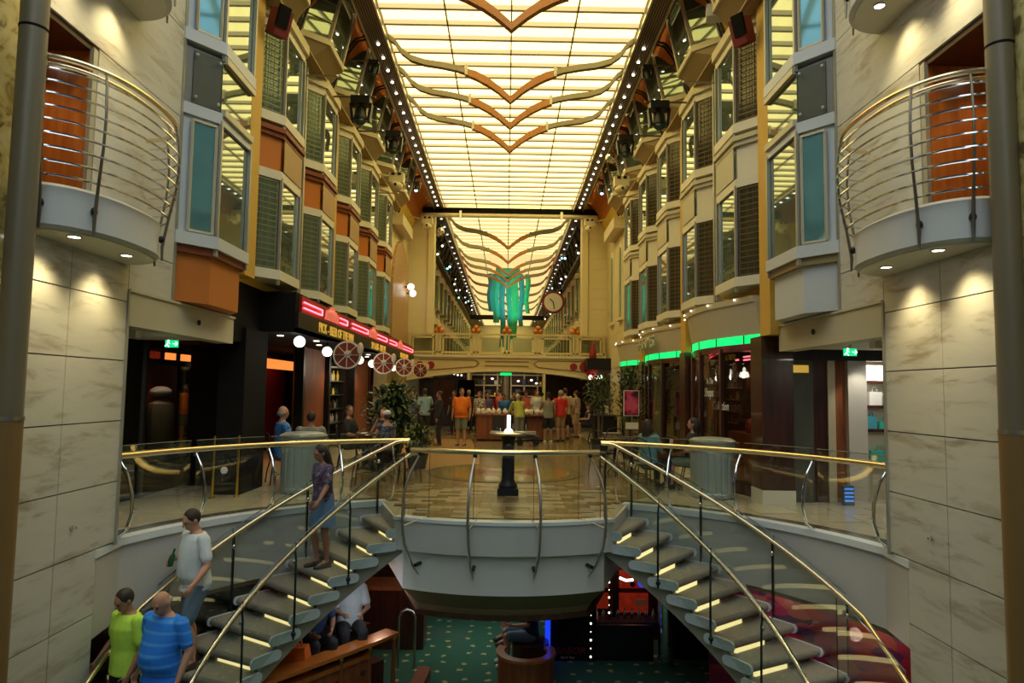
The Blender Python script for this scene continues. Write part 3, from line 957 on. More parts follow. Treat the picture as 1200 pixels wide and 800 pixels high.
for s in (-1, 1):
    b = MB()
    pts = []
    for y0 in YB:
        pts += [(4.16, y0 - 0.55), (3.78, y0 - 0.03), (3.78, y0 + 1.05), (4.16, y0 + 1.57)]
    for a, c in zip(pts[:-1], pts[1:]):
        b.sheet((a[0], a[1], 7.90), (c[0], c[1], 7.90), (c[0], c[1], 8.08), (a[0], a[1], 8.08), 0.12)
    if s < 0:
        b.mirror()
    cor = struct('trim_%d' % (30 if s < 0 else 31), b, 'cream')
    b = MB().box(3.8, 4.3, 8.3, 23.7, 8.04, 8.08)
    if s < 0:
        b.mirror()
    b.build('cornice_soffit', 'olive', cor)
    # planking of the cove
    prof = [(4.25, 8.05), (4.12, 8.4), (3.92, 8.75)]
    prof2 = [(3.92, 8.75), (3.70, 9.12), (3.46, 9.42), (3.22, 9.66), (3.05, 9.76)]
    for nm, pf, m in (('wall_cove_yellow_' + SIDE[s], prof, 'yellow'), ('wall_cove_orange_' + SIDE[s], prof2, 'arch_orange')):
        b = MB()
        full = pf + [(x + 0.06, z + 0.06) for x, z in pf[::-1]]
        b.extr(full, 'Y', 8.3, 28.3)
        if s < 0:
            b.mirror()
        struct(nm, b, m)
    for k in range(6):
        yd = 10.42 + 2.45 * k
        nwin += 1
        rt = sroot('window_%d' % nwin, (s * 3.8, yd + 0.5, 8.4))
        for nm, mesh_ in cached(('dormer',), dormer_parts, s):
            link(nm, mesh_, rt, Matrix.Translation((0, yd, 0)))
        # curved steel rib on the planking between two dormers
        b = MB()
        for dy in (0.0, 0.14):
            b.tube([(s * 4.02, yd + 1.72 + dy, 8.1), (s * 3.80, yd + 1.72 + dy, 8.75), (s * 3.62, yd + 1.72 + dy, 9.15), (s * 3.42, yd + 1.72 + dy, 9.42), (s * 3.10, yd + 1.72 + dy, 9.52)], 0.022, 6)
        for i in range(6):
            t = i / 6
            b.bar((s * (4.02 - 0.22 * t), yd + 1.72, 8.12 + 0.6 * t), (s * (4.02 - 0.22 * t), yd + 1.86, 8.12 + 0.6 * t), 0.02)
        tag(b.build('lighting_ladder', 'iron', None, True), 'black curved ladder frame on the %s ceiling cove, %s' % (SIDE[s], ORD[k]), 'ladder frame', 'ladder frames on the cove')
    # gallery below the dormers: edge beam with downlights
    b = MB().box(2.70, 3.12, 2.0, 28.2, 9.24, 9.55)
    b.box(2.70, 2.76, 2.0, 28.2, 9.55, 9.95)
    b.box(2.70, 3.12, 2.0, 28.2, 9.92, 9.98)
    if s < 0:
        b.mirror()
    beam = struct('trim_%d' % (32 if s < 0 else 33), b, 'brown_beam')
    b = MB()
    for x in (2.70, 3.10):
        b.box(x - 0.02, x + 0.02, 2.0, 28.2, 9.20, 9.26)
    if s < 0:
        b.mirror()
    b.build('edge_rail', 'steel', beam)
    b = MB()
    for i in range(7):
        b.box(2.77 + 0.05 * i, 2.778 + 0.05 * i, 2.0, 28.2, 9.228, 9.242)
    if s < 0:
        b.mirror()
    b.build('groove', 'steel', beam)
    b = MB().box(3.02, 3.10, 8.5, 28.2, 9.555, 9.60)
    if s < 0:
        b.mirror()
    b.build('cove_light_strip', 'cove_light', beam)
    dl = MB().lathe([(0, 0), (0.032, 0), (0.032, 0.02), (0, 0.02)], 12).mesh('downlight', 'spot')
    y = 14.45
    while y < 28:
        link('downlight', dl, beam, Matrix.Translation((s * 2.91, y, 9.212)))
        y += 0.62

# ---------------- luminous ceiling
ceil = struct('ceiling', MB().box(-3.2, 3.2, -21.5, 28.3, 9.56, 9.7), 'plaster')
pan = [MB().box(-0.655, 0.655, 0.0, 0.44, 9.40, 9.42).mesh('light_panel', m) for m in ('warm_panel',)]
pan_cool = MB().box(-2.66, 2.66, 0.0, 0.46, 9.40, 9.42).mesh('light_panel', 'cool_panel')
fin_b = MB().sheet((-2.68, 0.44, 9.41), (2.68, 0.44, 9.41), (2.68, 0.60, 9.385), (-2.68, 0.60, 9.385), 0.02)
fin_me = fin_b.mesh('ceiling_fin', 'fin')
rib_me = MB().box(-2.68, 2.68, 0.588, 0.608, 9.355, 9.42).mesh('ceiling_rib', 'fin_dark')
for r_ in range(81):
    y = -20.9 + 0.6 * r_
    T = Matrix.Translation((0, y, 0))
    if y < 8.4:
        link('light_panel', pan_cool, ceil, T)  # out of view, added as fill for the near zone
    else:
        for c in range(4):
            link('light_panel', pan[0], ceil, Matrix.Translation((-2.01 + 1.34 * c, y, 0)))
    link('ceiling_fin', fin_me, ceil, T)
    link('ceiling_rib', rib_me, ceil, T)
b = MB()
for x in (-1.34, 0.0, 1.34):
    b.box(x - 0.013, x + 0.013, 2.0, 28.2, 9.33, 9.40)
b.build('ceiling_runner', 'fin_dark', ceil)

# copper and steel wave ribs below the ceiling
def wave_rib(y, lab, th=0.06):
    t = thing('ceiling_wave_rib', lab, 'ceiling rib', (0, y, 9.24), 0, 'wave ribs under the luminous ceiling')
    for s in (-1, 1):
        pts = [(s * 2.66, y, 9.30), (s * 2.52, y, 9.20), (s * 2.36, y, 8.98), (s * 2.15, y, 8.83), (s * 1.85, y, 8.74), (s * 1.5, y, 8.69), (s * 1.15, y, 8.62), (s * 0.92, y, 8.55)]
        b = MB()
        b.loft([[(p[0], y - th, p[2] - th), (p[0], y + th, p[2] - th), (p[0], y + th, p[2] + th), (p[0], y - th, p[2] + th)] for p in pts])
        b.build('steel_arm', 'arm_steel', t)
        q = [(s * 0.96, 8.54, 0.07), (s * 0.75, 8.47, 0.085), (s * 0.5, 8.34, 0.085), (s * 0.25, 8.16, 0.075), (0.0, 7.94, 0.07)]
        b = MB()
        b.loft([[(x, y - 0.07, z - w_), (x, y + 0.07, z - w_), (x, y + 0.07, z + w_), (x, y - 0.07, z + w_)] for x, z, w_ in q])
        b.build('copper_wing', 'copper', t)
        MB().cbox((s * 0.96, y, 8.58), (0.06, 0.16, 0.22)).build('joint_plate', 'cream_pale', t)
for i, y in enumerate((11.35, 14.3, 15.75, 17.35)):
    wave_rib(y, 'copper V rib under the near lit ceiling, %s' % ORD[i])
# ---------------- portal walls, cross beam and footbridge at the end of the first hall
for s in (-1, 1):
    b = MB().box(4.15, 4.6, 23.7, 28.3, 0, 9.6)
    if s < 0:
        b.mirror()
    pw = struct('wall_portal_' + SIDE[s], b, 'portal_joint')
    blk = MB().box(-0.012, 0.004, -0.452, 0.452, -0.206, 0.206).mesh('stone_block', 'portal_plain')
    for r_ in range(16):
        for c in range(5):
            yb_ = 24.2 + 0.92 * c
            if yb_ + 0.45 < 28.32:
                link('stone_block', blk, pw, Matrix.Translation((s * 4.15, yb_, 2.85 + 0.42 * r_)) @ Matrix.Rotation(0 if s > 0 else math.pi, 4, 'Z'))
    blf = MB().box(-0.452, 0.452, -0.012, 0.004, -0.206, 0.206).mesh('stone_block', 'portal_plain')
    for r_ in range(17):
        link('stone_block', blf, pw, Matrix.Translation((s * 3.80, 28.3, 2.43 + 0.42 * r_)))
    b = MB().box(3.22, 4.6, 28.3, 28.9, 2.2, 9.6)
    b.box(3.10, 3.34, 28.2, 28.9, 2.2, 9.6)
    if s < 0:
        b.mirror()
    b.build('portal_pier', 'portal_plain', pw)
    # projecting ledge
    b = MB()
    b.box(3.75, 4.2, 23.9, 26.4, 7.55, 7.95)
    if s < 0:
        b.mirror()
    b.build('ledge', 'cream', pw)
# brick arch on the left portal wall
ap = [(23.95, 2.9), (27.75, 2.9), (27.75, 5.4)] + [(25.85 + 1.9 * math.cos(math.pi * i / 16), 5.4 + 1.9 * math.sin(math.pi * i / 16)) for i in range(1, 16)] + [(23.95, 5.4)]
arch = MB().extr(ap, 'X', -4.15, -4.05)
arch.build('brick_arch', 'brick_tile', bpy.data.objects['wall_portal_left'])['label'] = 'tall round-topped panel of brown brick'
# arched slit windows on the right portal wall
for i, y in enumerate((24.6, 26.6)):
    nwin += 1
    rt = sroot('window_%d' % nwin, (4.1, y, 4.4))
    for nm, w_, m, xo in (('window_frame', 0.34, 'cream_pale', 4.1), ('pane', 0.2, 'pane_blue', 4.08)):
        pl = [(y - w_, 4.4), (y + w_, 4.4), (y + w_, 6.7)] + [(y + w_ * math.cos(math.pi * j / 8), 6.7 + w_ * 1.5 * math.sin(math.pi * j / 8)) for j in range(1, 8)] + [(y - w_, 6.7)]
        MB().extr(pl, 'X', xo, 4.15).build(nm, m, rt)
    MB().box(4.02, 4.15, y - 0.4, y + 0.4, 4.3, 4.4).build('window_sill', 'cream', rt)
# wall lamps beside the arch
for i, (y, z) in enumerate(((26.6, 5.72), (27.2, 5.55))):
    t = thing('wall_lamp', 'white globe wall lamp on a bracket beside the brick arch, %s' % ('nearer' if i == 0 else 'farther'), 'lamp', (-4.1, y, z), 0, 'globe lamps by the arch')
    MB().tube([(-4.12, y, z), (-3.95, y, z), (-3.9, y, z)], 0.03, 8).build('bracket', 'iron', t, True)
    MB().ell((-3.8, y, z), (0.13, 0.13, 0.13)).build('globe', 'globe', t, True)
# dark cross beam
t = thing('cross_beam', 'long dark beam with a pale tube across the hall under the ceiling', 'beam', (0, 28.1, 9.0))
MB().box(-3.6, 3.75, 28.0, 28.15, 9.08, 9.30).build('dark_beam', 'black_matte', t)
MB().tube([(-3.5, 28.0, 8.97), (3.7, 28.0, 8.97)], 0.09, 10).build('pale_tube', 'cream', t, True)
for x in (-2.0, 2.2):
    MB().box(x - 0.05, x + 0.05, 27.88, 28.02, 8.84, 9.14).build('clamp', 'steel', t)
# footbridge
t = thing('footbridge', 'cream footbridge with railing crossing the hall behind the crowd', 'bridge', (0, 28.5, 2.5))
def arch_z(x):
    return 2.52 - 0.42 * (x / 4.1) ** 2
xs = [-4.1 + 8.2 * i / 24 for i in range(25)]
b = MB()
b.loft([[(x, 28.0, arch_z(x)), (x, 29.6, arch_z(x)), (x, 29.6, 3.1), (x, 28.0, 3.1)] for x in xs])
b.build('deck', 'bridge', t)
b = MB()
b.loft([[(x, 27.96, arch_z(x) - 0.03), (x, 28.04, arch_z(x) - 0.03), (x, 28.04, arch_z(x) + 0.07), (x, 27.96, arch_z(x) + 0.07)] for x in xs])
b.box(-4.1, 4.1, 27.93, 28.05, 3.05, 3.16)
b.build('moulding', 'cream', t)
b = MB()
for s in (-1, 1):
    pl = [(s * 1.15, 2.92), (s * 3.3, 2.92)]
    for a, c in (((s * 1.3, 2.95), (s * 3.6, 2.95)), ((s * 1.3, 2.68), (s * 3.6, 2.48)), ((s * 1.3, 2.95), (s * 1.12, 2.82)), ((s * 1.12, 2.82), (s * 1.3, 2.68))):
        b.bar((a[0], 27.99, a[1]), (c[0], 27.99, c[1]), 0.03)
for z in (2.72, 2.9):
    b.bar((-0.9, 27.99, z), (0.9, 27.99, z), 0.03)
b.build('groove', 'bridge_dark', t)
for x in (-3.1, 2.75, 3.2, -3.55):
    b = MB().lathe([(0, 0), (0.19, 0), (0.19, 0.03), (0, 0.03)], 16)
    r_ = 0.8 if x < 2.9 else 1.1
    b.v = [(x + q[0] * r_, 27.99 - q[2], 2.72 + q[1] * r_) for q in b.v]
    b.build('disc', 'red_board', t)
for i, x in enumerate((-4.0, -2.9, -2.75, -1.35, -1.2, -0.08, 0.08, 1.2, 1.35, 2.75, 2.9, 4.0)):
    MB().box(x - 0.04, x + 0.04, 28.05, 28.13, 3.1, 4.06).build('post', 'bridge', t)
MB().box(-4.1, 4.1, 28.04, 28.14, 3.98, 4.05).build('top_rail', 'bridge', t)
MB().box(-4.1, 4.1, 28.05, 28.13, 3.22, 3.30).build('bottom_rail', 'bridge', t)
for x0, x1 in ((-3.95, -2.95), (-2.7, -1.4), (-1.15, -0.13), (0.13, 1.15), (1.4, 2.7), (2.95, 3.95)):
    b = MB()
    b.box(x0 + 0.05, x0 + 0.12, 28.06, 28.12, 3.3, 3.9)
    b.box(x1 - 0.12, x1 - 0.05, 28.06, 28.12, 3.3, 3.9)
    b.box(x0 + 0.05, x1 - 0.05, 28.06, 28.12, 3.84, 3.9)
    b.build('panel_frame', 'bridge', t)
    MB().box(x0 + 0.12, x1 - 0.12, 28.085, 28.095, 3.3, 3.84).build('pane', 'shop_glass', t)
for i, x in enumerate((-2.82, -1.28, 0.0, 1.28, 2.82)):
    q = thing('orange_cluster', 'bunch of orange balls on the footbridge rail, %s from the left' % ('first', 'second', 'third', 'fourth', 'fifth')[i], 'ornament', (x, 28.08, 4.06), 0, 'orange bunches on the footbridge')
    for dx, dz in ((-0.1, 0.1), (0.1, 0.1), (0.0, 0.24)):
        MB().ell((x + dx, 28.08, 4.05 + dz), (0.11, 0.11, 0.11), 10, 8).build('ball', 'orange_ball', q, True)
# column under the bridge
t = thing('bridge_column', 'pale round column with a green lit collar under the footbridge', 'column', (-0.02, 29.0, 0))
MB().lathe([(0.2, 0), (0.2, 2.36)], 18, (-0.02, 29.0, 0)).build('shaft', 'steel', t, True)
MB().lathe([(0.24, 2.36), (0.24, 2.46)], 18, (-0.02, 29.0, 0)).build('collar', 'neon_green', t, True)

# ---------------- second hall beyond the bridge
ceil2 = struct('ceiling_far', MB().box(-4.5, 4.5, 28.3, 80, 9.6, 9.7), 'plaster')
for nm, sel, m in (('light_panel', lambda y: not 38 < y < 47, 'warm_panel'), ('light_panel', lambda y: 38 < y < 47, 'pink_panel')):
    b = MB()
    y = 28.4
    while y < 79:
        if sel(y):
            b.box(-2.66, 2.66, y, y + 0.42, 9.40, 9.42)
        y += 0.75
    o = b.build(nm, m, ceil2)
    o['kind'] = 'stuff'
b = MB()
y = 28.4
while y < 79:
    b.sheet((-2.66, y + 0.42, 9.41), (2.66, y + 0.42, 9.41), (2.66, y + 0.72, 9.33), (-2.66, y + 0.72, 9.33), 0.02)
    y += 0.75
o = b.build('ceiling_fin', 'fin', ceil2)
o['kind'] = 'stuff'
b = MB()
for x in (-1.34, 0, 1.34):
    b.box(x - 0.02, x + 0.02, 28.4, 79, 9.33, 9.40)
b.build('ceiling_runner', 'fin_dark', ceil2)
for s in (-1, 1):
    b = MB().box(4.2, 4.5, 28.9, 80, 0, 9.6)
    if s < 0:
        b.mirror()
    fw = struct('wall_far_' + SIDE[s], b, 'beige')
    b = MB().box(2.75, 3.2, 28.9, 79, 9.2, 9.55)
    b.box(3.2, 4.3, 28.9, 79, 9.1, 9.2)
    if s < 0:
        b.mirror()
    b.build('beam', 'brown_beam', fw)
    dl2 = MB().lathe([(0, 0), (0.05, 0), (0.05, 0.02), (0, 0.02)], 8).mesh('downlight', 'spot_soft')
    for i in range(30):
        link('downlight', dl2, fw, Matrix.Translation((s * 2.95, 29.5 + 1.5 * i, 9.17)))
    fm = MB().prism([(0.0, -0.6), (-0.35, -0.3), (-0.35, 0.5), (0.0, 0.8)], 0.0, 1.8).mesh('bay', 'pane_green')
    fs_ = MB().prism([(0.0, -0.7), (-0.42, -0.32), (-0.42, 0.52), (0.0, 0.9)], 1.8, 2.1).mesh('bay_header', 'cream')
    fv = MB().box(-0.36, -0.40, -0.05, 0.05, 0.0, 1.8).box(-0.2, -0.26, -0.45, -0.35, 0, 1.8).mesh('bay_mullion', 'cream')
    for i in range(16):
        for z in (3.5, 6.2):
            for me_ in (fm, fs_, fv):
                mx = Matrix.Translation((s * 4.2, 30.2 + 2.6 * i, z))
                if s < 0:
                    mx = mx @ Matrix.Rotation(math.pi, 4, 'Z')
                link(me_.name.split('.')[0], me_, fw, mx)
struct('wall_far_end', MB().box(-4.5, 4.5, 80, 80.4, 0, 9.7), 'beige')
for i, y in enumerate((29.6, 33.0, 36.4, 38.6, 41.0, 45.0, 49.5, 54.0, 59.0)):
    wave_rib(y, 'copper V rib in the far hall, %s beyond the footbridge' % ORD[i], 0.085)
# dark cross beam far away and lighting truss with little lamps
tag(MB().box(-3.4, 3.4, 62, 62.3, 8.2, 8.6).build('far_beam', 'black_matte'), 'dark beam across the far hall behind the turquoise drapes', 'beam')
for s in (-1, 1):
    t = thing('lighting_truss', 'black lighting truss full of small lamps on the %s of the far hall' % SIDE[s], 'truss', (s * 3.3, 29.5, 8))
    b = MB()
    for x, z in ((3.0, 8.95), (3.5, 8.95), (3.5, 8.3), (3.25, 7.9)):
        b.tube([(s * x, 29.5, z), (s * x, 60, z)], 0.04, 6)
    for i in range(20):
        y = 29.5 + 1.5 * i
        b.bar((s * 3.0, y, 8.95), (s * 3.5, y + 0.7, 8.3), 0.05)
        b.bar((s * 3.5, y + 0.7, 8.3), (s * 3.25, y + 1.4, 7.9), 0.05)
        b.bar((s * 3.0, y + 0.7, 8.95), (s * 3.25, y + 1.4, 7.9), 0.05)
    b.build('frame', 'iron', t)
    for i in range(16):
        y = 30.5 + 1.7 * i + random.uniform(-.3, .3)
        z = random.uniform(7.6, 8.8)
        x = s * random.uniform(2.9, 3.5)
        b = MB().capsule((x, y, z), (x - s * 0.1, y - 0.2, z - 0.12), 0.12, 0.14, 8)
        can = b.build('lamp_can', 'black', t, True)
        c = ['spot_soft', 'spot_soft', 'blue_lamp', 'teal_lamp', 'spot_soft'][i % 5]
        MB().ell((x - s * 0.12, y - 0.34, z - 0.18), (0.055, 0.03, 0.055), 8, 6).build('lens', c, can, True)
# turquoise drapes hanging below a copper rib
t = thing('hanging_drapes', 'turquoise and green cloth drapes hanging in the far hall', 'drapes', (0.1, 42, 9.0))
MB().box(-0.75, 0.75, 41.9, 42.1, 8.75, 9.3).build('header', 'teal_cloth', t)
for i, (x, w_, z1, m) in enumerate(((-1.05, 0.42, 6.6, 'blue_cloth'), (-0.72, 0.5, 5.9, 'teal_cloth'), (-0.3, 0.4, 4.4, 'blue_cloth'), (0.12, 0.36, 4.2, 'teal_cloth'), (0.45, 0.5, 4.9, 'green_cloth'), (0.85, 0.36, 5.7, 'blue_cloth'), (1.22, 0.34, 6.5, 'green_cloth'))):
    b = MB()
    rings = []
    for j in range(7):
        z = 8.95 - (8.95 - z1) * j / 6
        k = 1.0 - 0.25 * (j / 6)
        dx = 0.06 * math.sin(j * 1.3 + i)
        rings.append([(x + dx - w_ / 2 * k, 42 + 0.05, z), (x + dx, 42 - 0.12, z), (x + dx + w_ / 2 * k, 42 + 0.05, z), (x + dx, 42 + 0.1, z)])
    b.loft(rings)
    b.build('drape', m, t, True)
lamp_light('drape_spot', 'SPOT', (0.3, 38.0, 6.0), 350, (0.35, 1.0, 0.75), 0.2, (R(110), 0, 0), None, 45)
# round clock on the far right
t = thing('hanging_clock', 'round white clock with a dark rim hanging in the far hall', 'clock', (2.7, 40, 6.95))
def disc_y(b, c, r, d, n=20):
    q = MB().lathe([(r, 0), (r, d)], n)
    q.v = [(c[0] + x, c[1] - z, c[2] + y) for x, y, z in q.v]
    return b.add(q.v, q.f)
disc_y(MB(), (2.7, 40.1, 6.95), 0.68, 0.15).build('rim', 'red_maroon', t)
disc_y(MB(), (2.7, 39.95, 6.95), 0.54, 0.04).build('dial', 'white', t)
b = MB()
b.bar((2.7, 39.88, 6.95), (2.5, 39.88, 7.15), 0.05)
b.bar((2.7, 39.88, 6.95), (2.75, 39.88, 6.55), 0.05)
b.build('hands', 'black', t)
MB().tube([(2.7, 40, 7.6), (2.7, 40, 9.2)], 0.04, 6).build('hanger', 'iron', t)

# ---------------- far shops under the bridge
sh = struct('wall_far_shops', MB().box(-4.2, -1.9, 33, 33.3, 0, 3.1).box(1.9, 4.2, 33, 33.3, 0, 3.1).box(-1.9, 1.9, 36, 36.3, 0, 3.6), 'wood_dark')
MB().box(-4.2, 4.2, 29.6, 36, 3.05, 3.12).build('shop_ceiling', 'black_matte', sh)
b = MB()
for x in (-1.9, -1.2, -0.5, 0.2, 0.9, 1.6):
    b.box(x, x + 0.08, 35.8, 35.95, 0.9, 2.6)
for z in (0.9, 1.4, 1.95, 2.5):
    b.box(-1.9, 1.9, 35.75, 35.97, z, z + 0.07)
b.build('shelf_frame', 'cream', sh)
for i in range(40):
    x = random.uniform(-1.8, 1.8)
    z = random.choice((0.97, 1.47, 2.02))
    h_ = random.uniform(0.12, 0.32)
    MB().box(x, x + random.uniform(0.08, 0.25), 35.7, 35.85, z, z + h_).build('goods', random.choice(['white', 'blue_wall', 'red_maroon', 'letter_gold', 'wood_orange', 'leaf_light']), sh)
MB().box(-2.3, -1.5, 32.6, 32.95, 0, 2.2).build('doorway', 'black_matte', sh)
MB().box(-3.4, -2.5, 32.8, 32.99, 1.0, 2.2).build('lit_window', 'wood_red', sh)
for i in range(10):
    x = -3.6 + 0.17 * i
    MB().ell((x, 31.5, 2.45 - 0.06 * math.sin(i * 0.9)), (0.045, 0.045, 0.045), 8, 6).build('bulb', 'pearl', sh)
for i, (x, z) in enumerate(((-0.7, 2.3), (-0.2, 2.15), (0.6, 2.2), (1.25, 2.25), (1.5, 2.1), (2.05, 2.3), (2.3, 2.32))):
    MB().ell((x, 34.0, z), (0.07, 0.07, 0.05), 8, 6).build('bulb', 'pearl', sh)
lamp_light('far_shop_light', 'AREA', (0, 33.5, 3.0), 30, (1.0, 0.78, 0.5), 2.0)
# corner kiosk pillar at the right end of the bridge
t = thing('lantern_pier', 'dark pier with white lantern bulbs at the right end of the footbridge', 'pier', (3.75, 27.4, 0))
MB().box(3.55, 4.1, 27.2, 27.7, 0, 2.6).build('shaft', 'wood_dark', t)
MB().prism([(3.2, 27.0), (4.15, 27.0), (4.15, 27.9), (3.2, 27.9)], 2.6, 3.05).build('capital', 'black', t)
for i, (x, z) in enumerate(((3.32, 2.28), (3.55, 2.3), (3.72, 2.3))):
    MB().ell((x, 26.95, z), (0.075, 0.075, 0.09), 10, 8).build('bulb', 'globe', t, True)
MB().lathe([(0.2, 2.2), (0.24, 2.5), (0.2, 2.85), (0.08, 2.95), (0.15, 3.1), (0.13, 3.3), (0.06, 3.5), (0.08, 3.6), (0.02, 3.72)], 12, (3.45, 27.3, 0)).build('finial', 'red_board', t, True)
# ================================================================= LEFT: passage and pub
b = MB()
b.box(-5.9, -5.6, 5.0, 10.55, 0, 2.42)
b.box(-5.9, -5.6, 12.3, 15.0, 0, 2.42)
b.box(-5.9, -5.6, 10.55, 12.3, 0, 0.55)
b.box(-5.9, -5.6, 10.55, 12.3, 2.3, 2.42)
b.box(-6.6, -6.5, 10.0, 12.8, 0, 2.42)
wp = struct('wall_passage_left', b, 'black_matte')
b = MB()
for y in (10.55, 12.25):
    b.box(-5.64, -5.54, y, y + 0.08, 0, 2.42)
b.box(-5.64, -5.56, 10.6, 12.3, 2.04, 2.12)
b.box(-5.64, -5.56, 10.6, 12.3, 0.5, 0.6)
dr = struct('door_3', b, 'near_black')
MB().box(-5.62, -5.60, 10.62, 12.26, 0.6, 2.05).build('pane', 'shop_glass', dr)
MB().box(-6.4, -6.35, 10.3, 12.6, 0.5, 2.05).build('back_panel', 'wood_red', dr)
for i, (y, m) in enumerate(((10.72, 'lamp_red'), (11.24, 'lamp_orange'), (11.78, 'lamp_orange'))):
    MB().box(-5.61, -5.57, y, y + 0.30, 2.14, 2.25).build('lit_pane', m, dr)
t = thing('display_dummy', 'headless shop dummy in a pale vest and cap behind the dark door glass', 'display dummy', (-6.0, 12.0, 0.6))
MB().loft([[(-6.0 + 0.13 * math.cos(a) * w_, 12.0 + 0.36 * math.sin(a) * w_, z) for a in [2 * math.pi * i / 14 for i in range(14)]] for z, w_ in ((0.6, 0.9), (0.9, 1.0), (1.2, 1.1), (1.4, 1.0), (1.48, 0.4))]).build('vest', 'beige', t, True)
MB().ell((-6.0, 11.95, 1.60), (0.15, 0.26, 0.10)).build('cap', 'white', t, True)
lamp_light('display_light', 'SPOT', (-5.75, 11.6, 2.28), 9.0, (1.0, 0.62, 0.42), 0.02, (0, R(20), 0), None, 110)
# exit signs, both sides
for s in (-1, 1):
    x, y = s * 4.62, 9.42
    if s > 0:
        y = 9.12
    t = thing('exit_sign', 'green running-man exit sign hanging over the %s passage' % SIDE[s], 'exit sign', (x, y, 2.24), 0, 'exit signs')
    MB().box(x - 0.085, x + 0.085, y, y + 0.03, 2.235, 2.335).build('sign_box', 'exit_green', t)
    MB().box(x - 0.01, x + 0.01, y, y + 0.02, 2.35, 2.41).build('hanger', 'steel', t)
    b = MB()
    b.ell((x - 0.04, y - 0.005, 2.325), (0.014, 0.004, 0.014), 8, 5)
    b.bar((x - 0.045, y - 0.005, 2.31), (x - 0.055, y - 0.005, 2.275), 0.016, 0.006)
    b.bar((x - 0.055, y - 0.005, 2.275), (x - 0.03, y - 0.005, 2.24), 0.012, 0.006)
    b.bar((x - 0.055, y - 0.005, 2.275), (x - 0.085, y - 0.005, 2.25), 0.012, 0.006)
    b.bar((x - 0.045, y - 0.005, 2.305), (x - 0.02, y - 0.005, 2.285), 0.01, 0.006)
    b.bar((x + 0.02, y - 0.005, 2.285), (x + 0.085, y - 0.005, 2.285), 0.012, 0.006)
    b.bar((x + 0.085, y - 0.005, 2.285), (x + 0.06, y - 0.005, 2.31), 0.012, 0.006)
    b.bar((x + 0.085, y - 0.005, 2.285), (x + 0.06, y - 0.005, 2.26), 0.012, 0.006)
    b.build('pictogram', 'exit_white', t)
# brass posts with a glass sheet
t = thing('brass_gate', 'two upright brass posts with a glass sheet and white dot by the pub', 'gate', (-4.32, 10.7, 0))
for x, y in ((-4.47, 10.61), (-4.17, 10.8)):
    MB().lathe([(0.05, 0), (0.05, 0.012), (0.022, 0.02), (0.022, 0.95), (0.0, 0.955)], 12, (x, y, 0)).build('post', 'gold', t, True)
b = MB()
b.sheet((-4.45, 10.62, 0.1), (-4.19, 10.79, 0.1), (-4.19, 10.79, 0.9), (-4.45, 10.62, 0.9), 0.008)
b.build('pane', 'glass', t)
disc_y(MB(), (-4.33, 10.68, 0.42), 0.055, 0.01, 16).build('dot', 'white', t)
# pub shell
b = MB()
b.box(-4.62, -4.2, 11.0, 12.0, 0, 2.66)
b.box(-6.6, -6.5, 12.0, 25.5, 0, 2.66)
b.box(-6.6, -4.3, 25.3, 25.5, 0, 2.66)
b.box(-5.5, -4.6, 11.95, 12.1, 0, 2.66)
pub = struct('wall_pub', b, 'black_matte')
MB().box(-6.6, -3.6, 11.75, 26.5, 2.66, 2.74).build('canopy_ceiling', 'black_matte', pub)
MB().box(-4.7, -3.66, 11.75, 26.5, 2.74, 3.36).build('canopy_box', 'black_matte', pub)
MB().box(-6.6, -4.27, 10.42, 11.76, 2.42, 3.6).build('upper_panel', 'black_matte', pub)
MB().box(-3.66, -3.60, 11.75, 26.5, 2.66, 3.02).build('fascia_board', 'black', pub)
MB().box(-3.67, -3.61, 11.95, 26.4, 3.02, 3.32).build('neon_board', 'red_board', pub)
def neon(y0, y1):
    for z in (3.11, 3.21):
        MB().tube([(-3.585, y0, z), (-3.585, y1, z)], 0.014, 6).build('neon_tube', 'neon_red', pub)
    MB().tube([(-3.585, y1, 3.11), (-3.585, y1, 3.21)], 0.014, 6).build('neon_tube', 'neon_red', pub)
for y0, y1 in ((12.0, 13.2), (14.6, 15.3), (15.8, 17.6), (18.9, 20.4), (20.9, 22.2), (23.6, 26.0)):
    neon(y0, y1)
for y in (13.9, 18.25, 22.9):
    b = MB()
    for i in range(7):
        d = (i - 3) * 0.16
        b.tube([(-3.58, y + d, 3.06), (-3.57, y + d * 0.9, 3.30 + 0.06 * math.cos(i - 3))], 0.022, 6)
    b.ell((-3.57, y, 3.20), (0.04, 0.4, 0.09))
    b.build('neon_crest', 'neon_pink', pub, True)
text_mesh('PICK - BEER OF THE INN', 0.27, 'letter_gold', Matrix.Translation((-3.595, 14.5, 2.86)) @ FACE_PX, 'lettering', pub, 0.01)
text_mesh('SIP A BIT - LIKE ME', 0.26, 'letter_gold', Matrix.Translation((-3.595, 19.2, 2.86)) @ FACE_PX, 'lettering', pub, 0.01)
text_mesh('FINE ALE & BEER', 0.25, 'letter_gold', Matrix.Translation((-3.595, 24.0, 2.86)) @ FACE_PX, 'lettering', pub, 0.01)
dlm = MB().lathe([(0, 0), (0.06, 0), (0.06, 0.015), (0, 0.015)], 12).mesh('downlight', 'spot_soft')
for i in range(10):
    link('downlight', dlm, pub, Matrix.Translation((-3.85 if i % 2 else -4.15, 12.5 + 1.3 * i, 2.645)))
    if i % 3 == 1:
        lamp_light('pub_downlight', 'SPOT', (-4.3, 12.5 + 1.3 * i, 2.6), 22, (1.0, 0.66, 0.36), 0.05, (0, R(-8), 0), None, 120)
for y0, y1, m in ((15.9, 17.9, 'wood_red'), (21.1, 23.5, 'wood_red'), (24.0, 25.3, 'wood_red')):
    MB().box(-4.95, -4.75, y0, y1, 0, 2.66).build('wood_pier', m, pub)
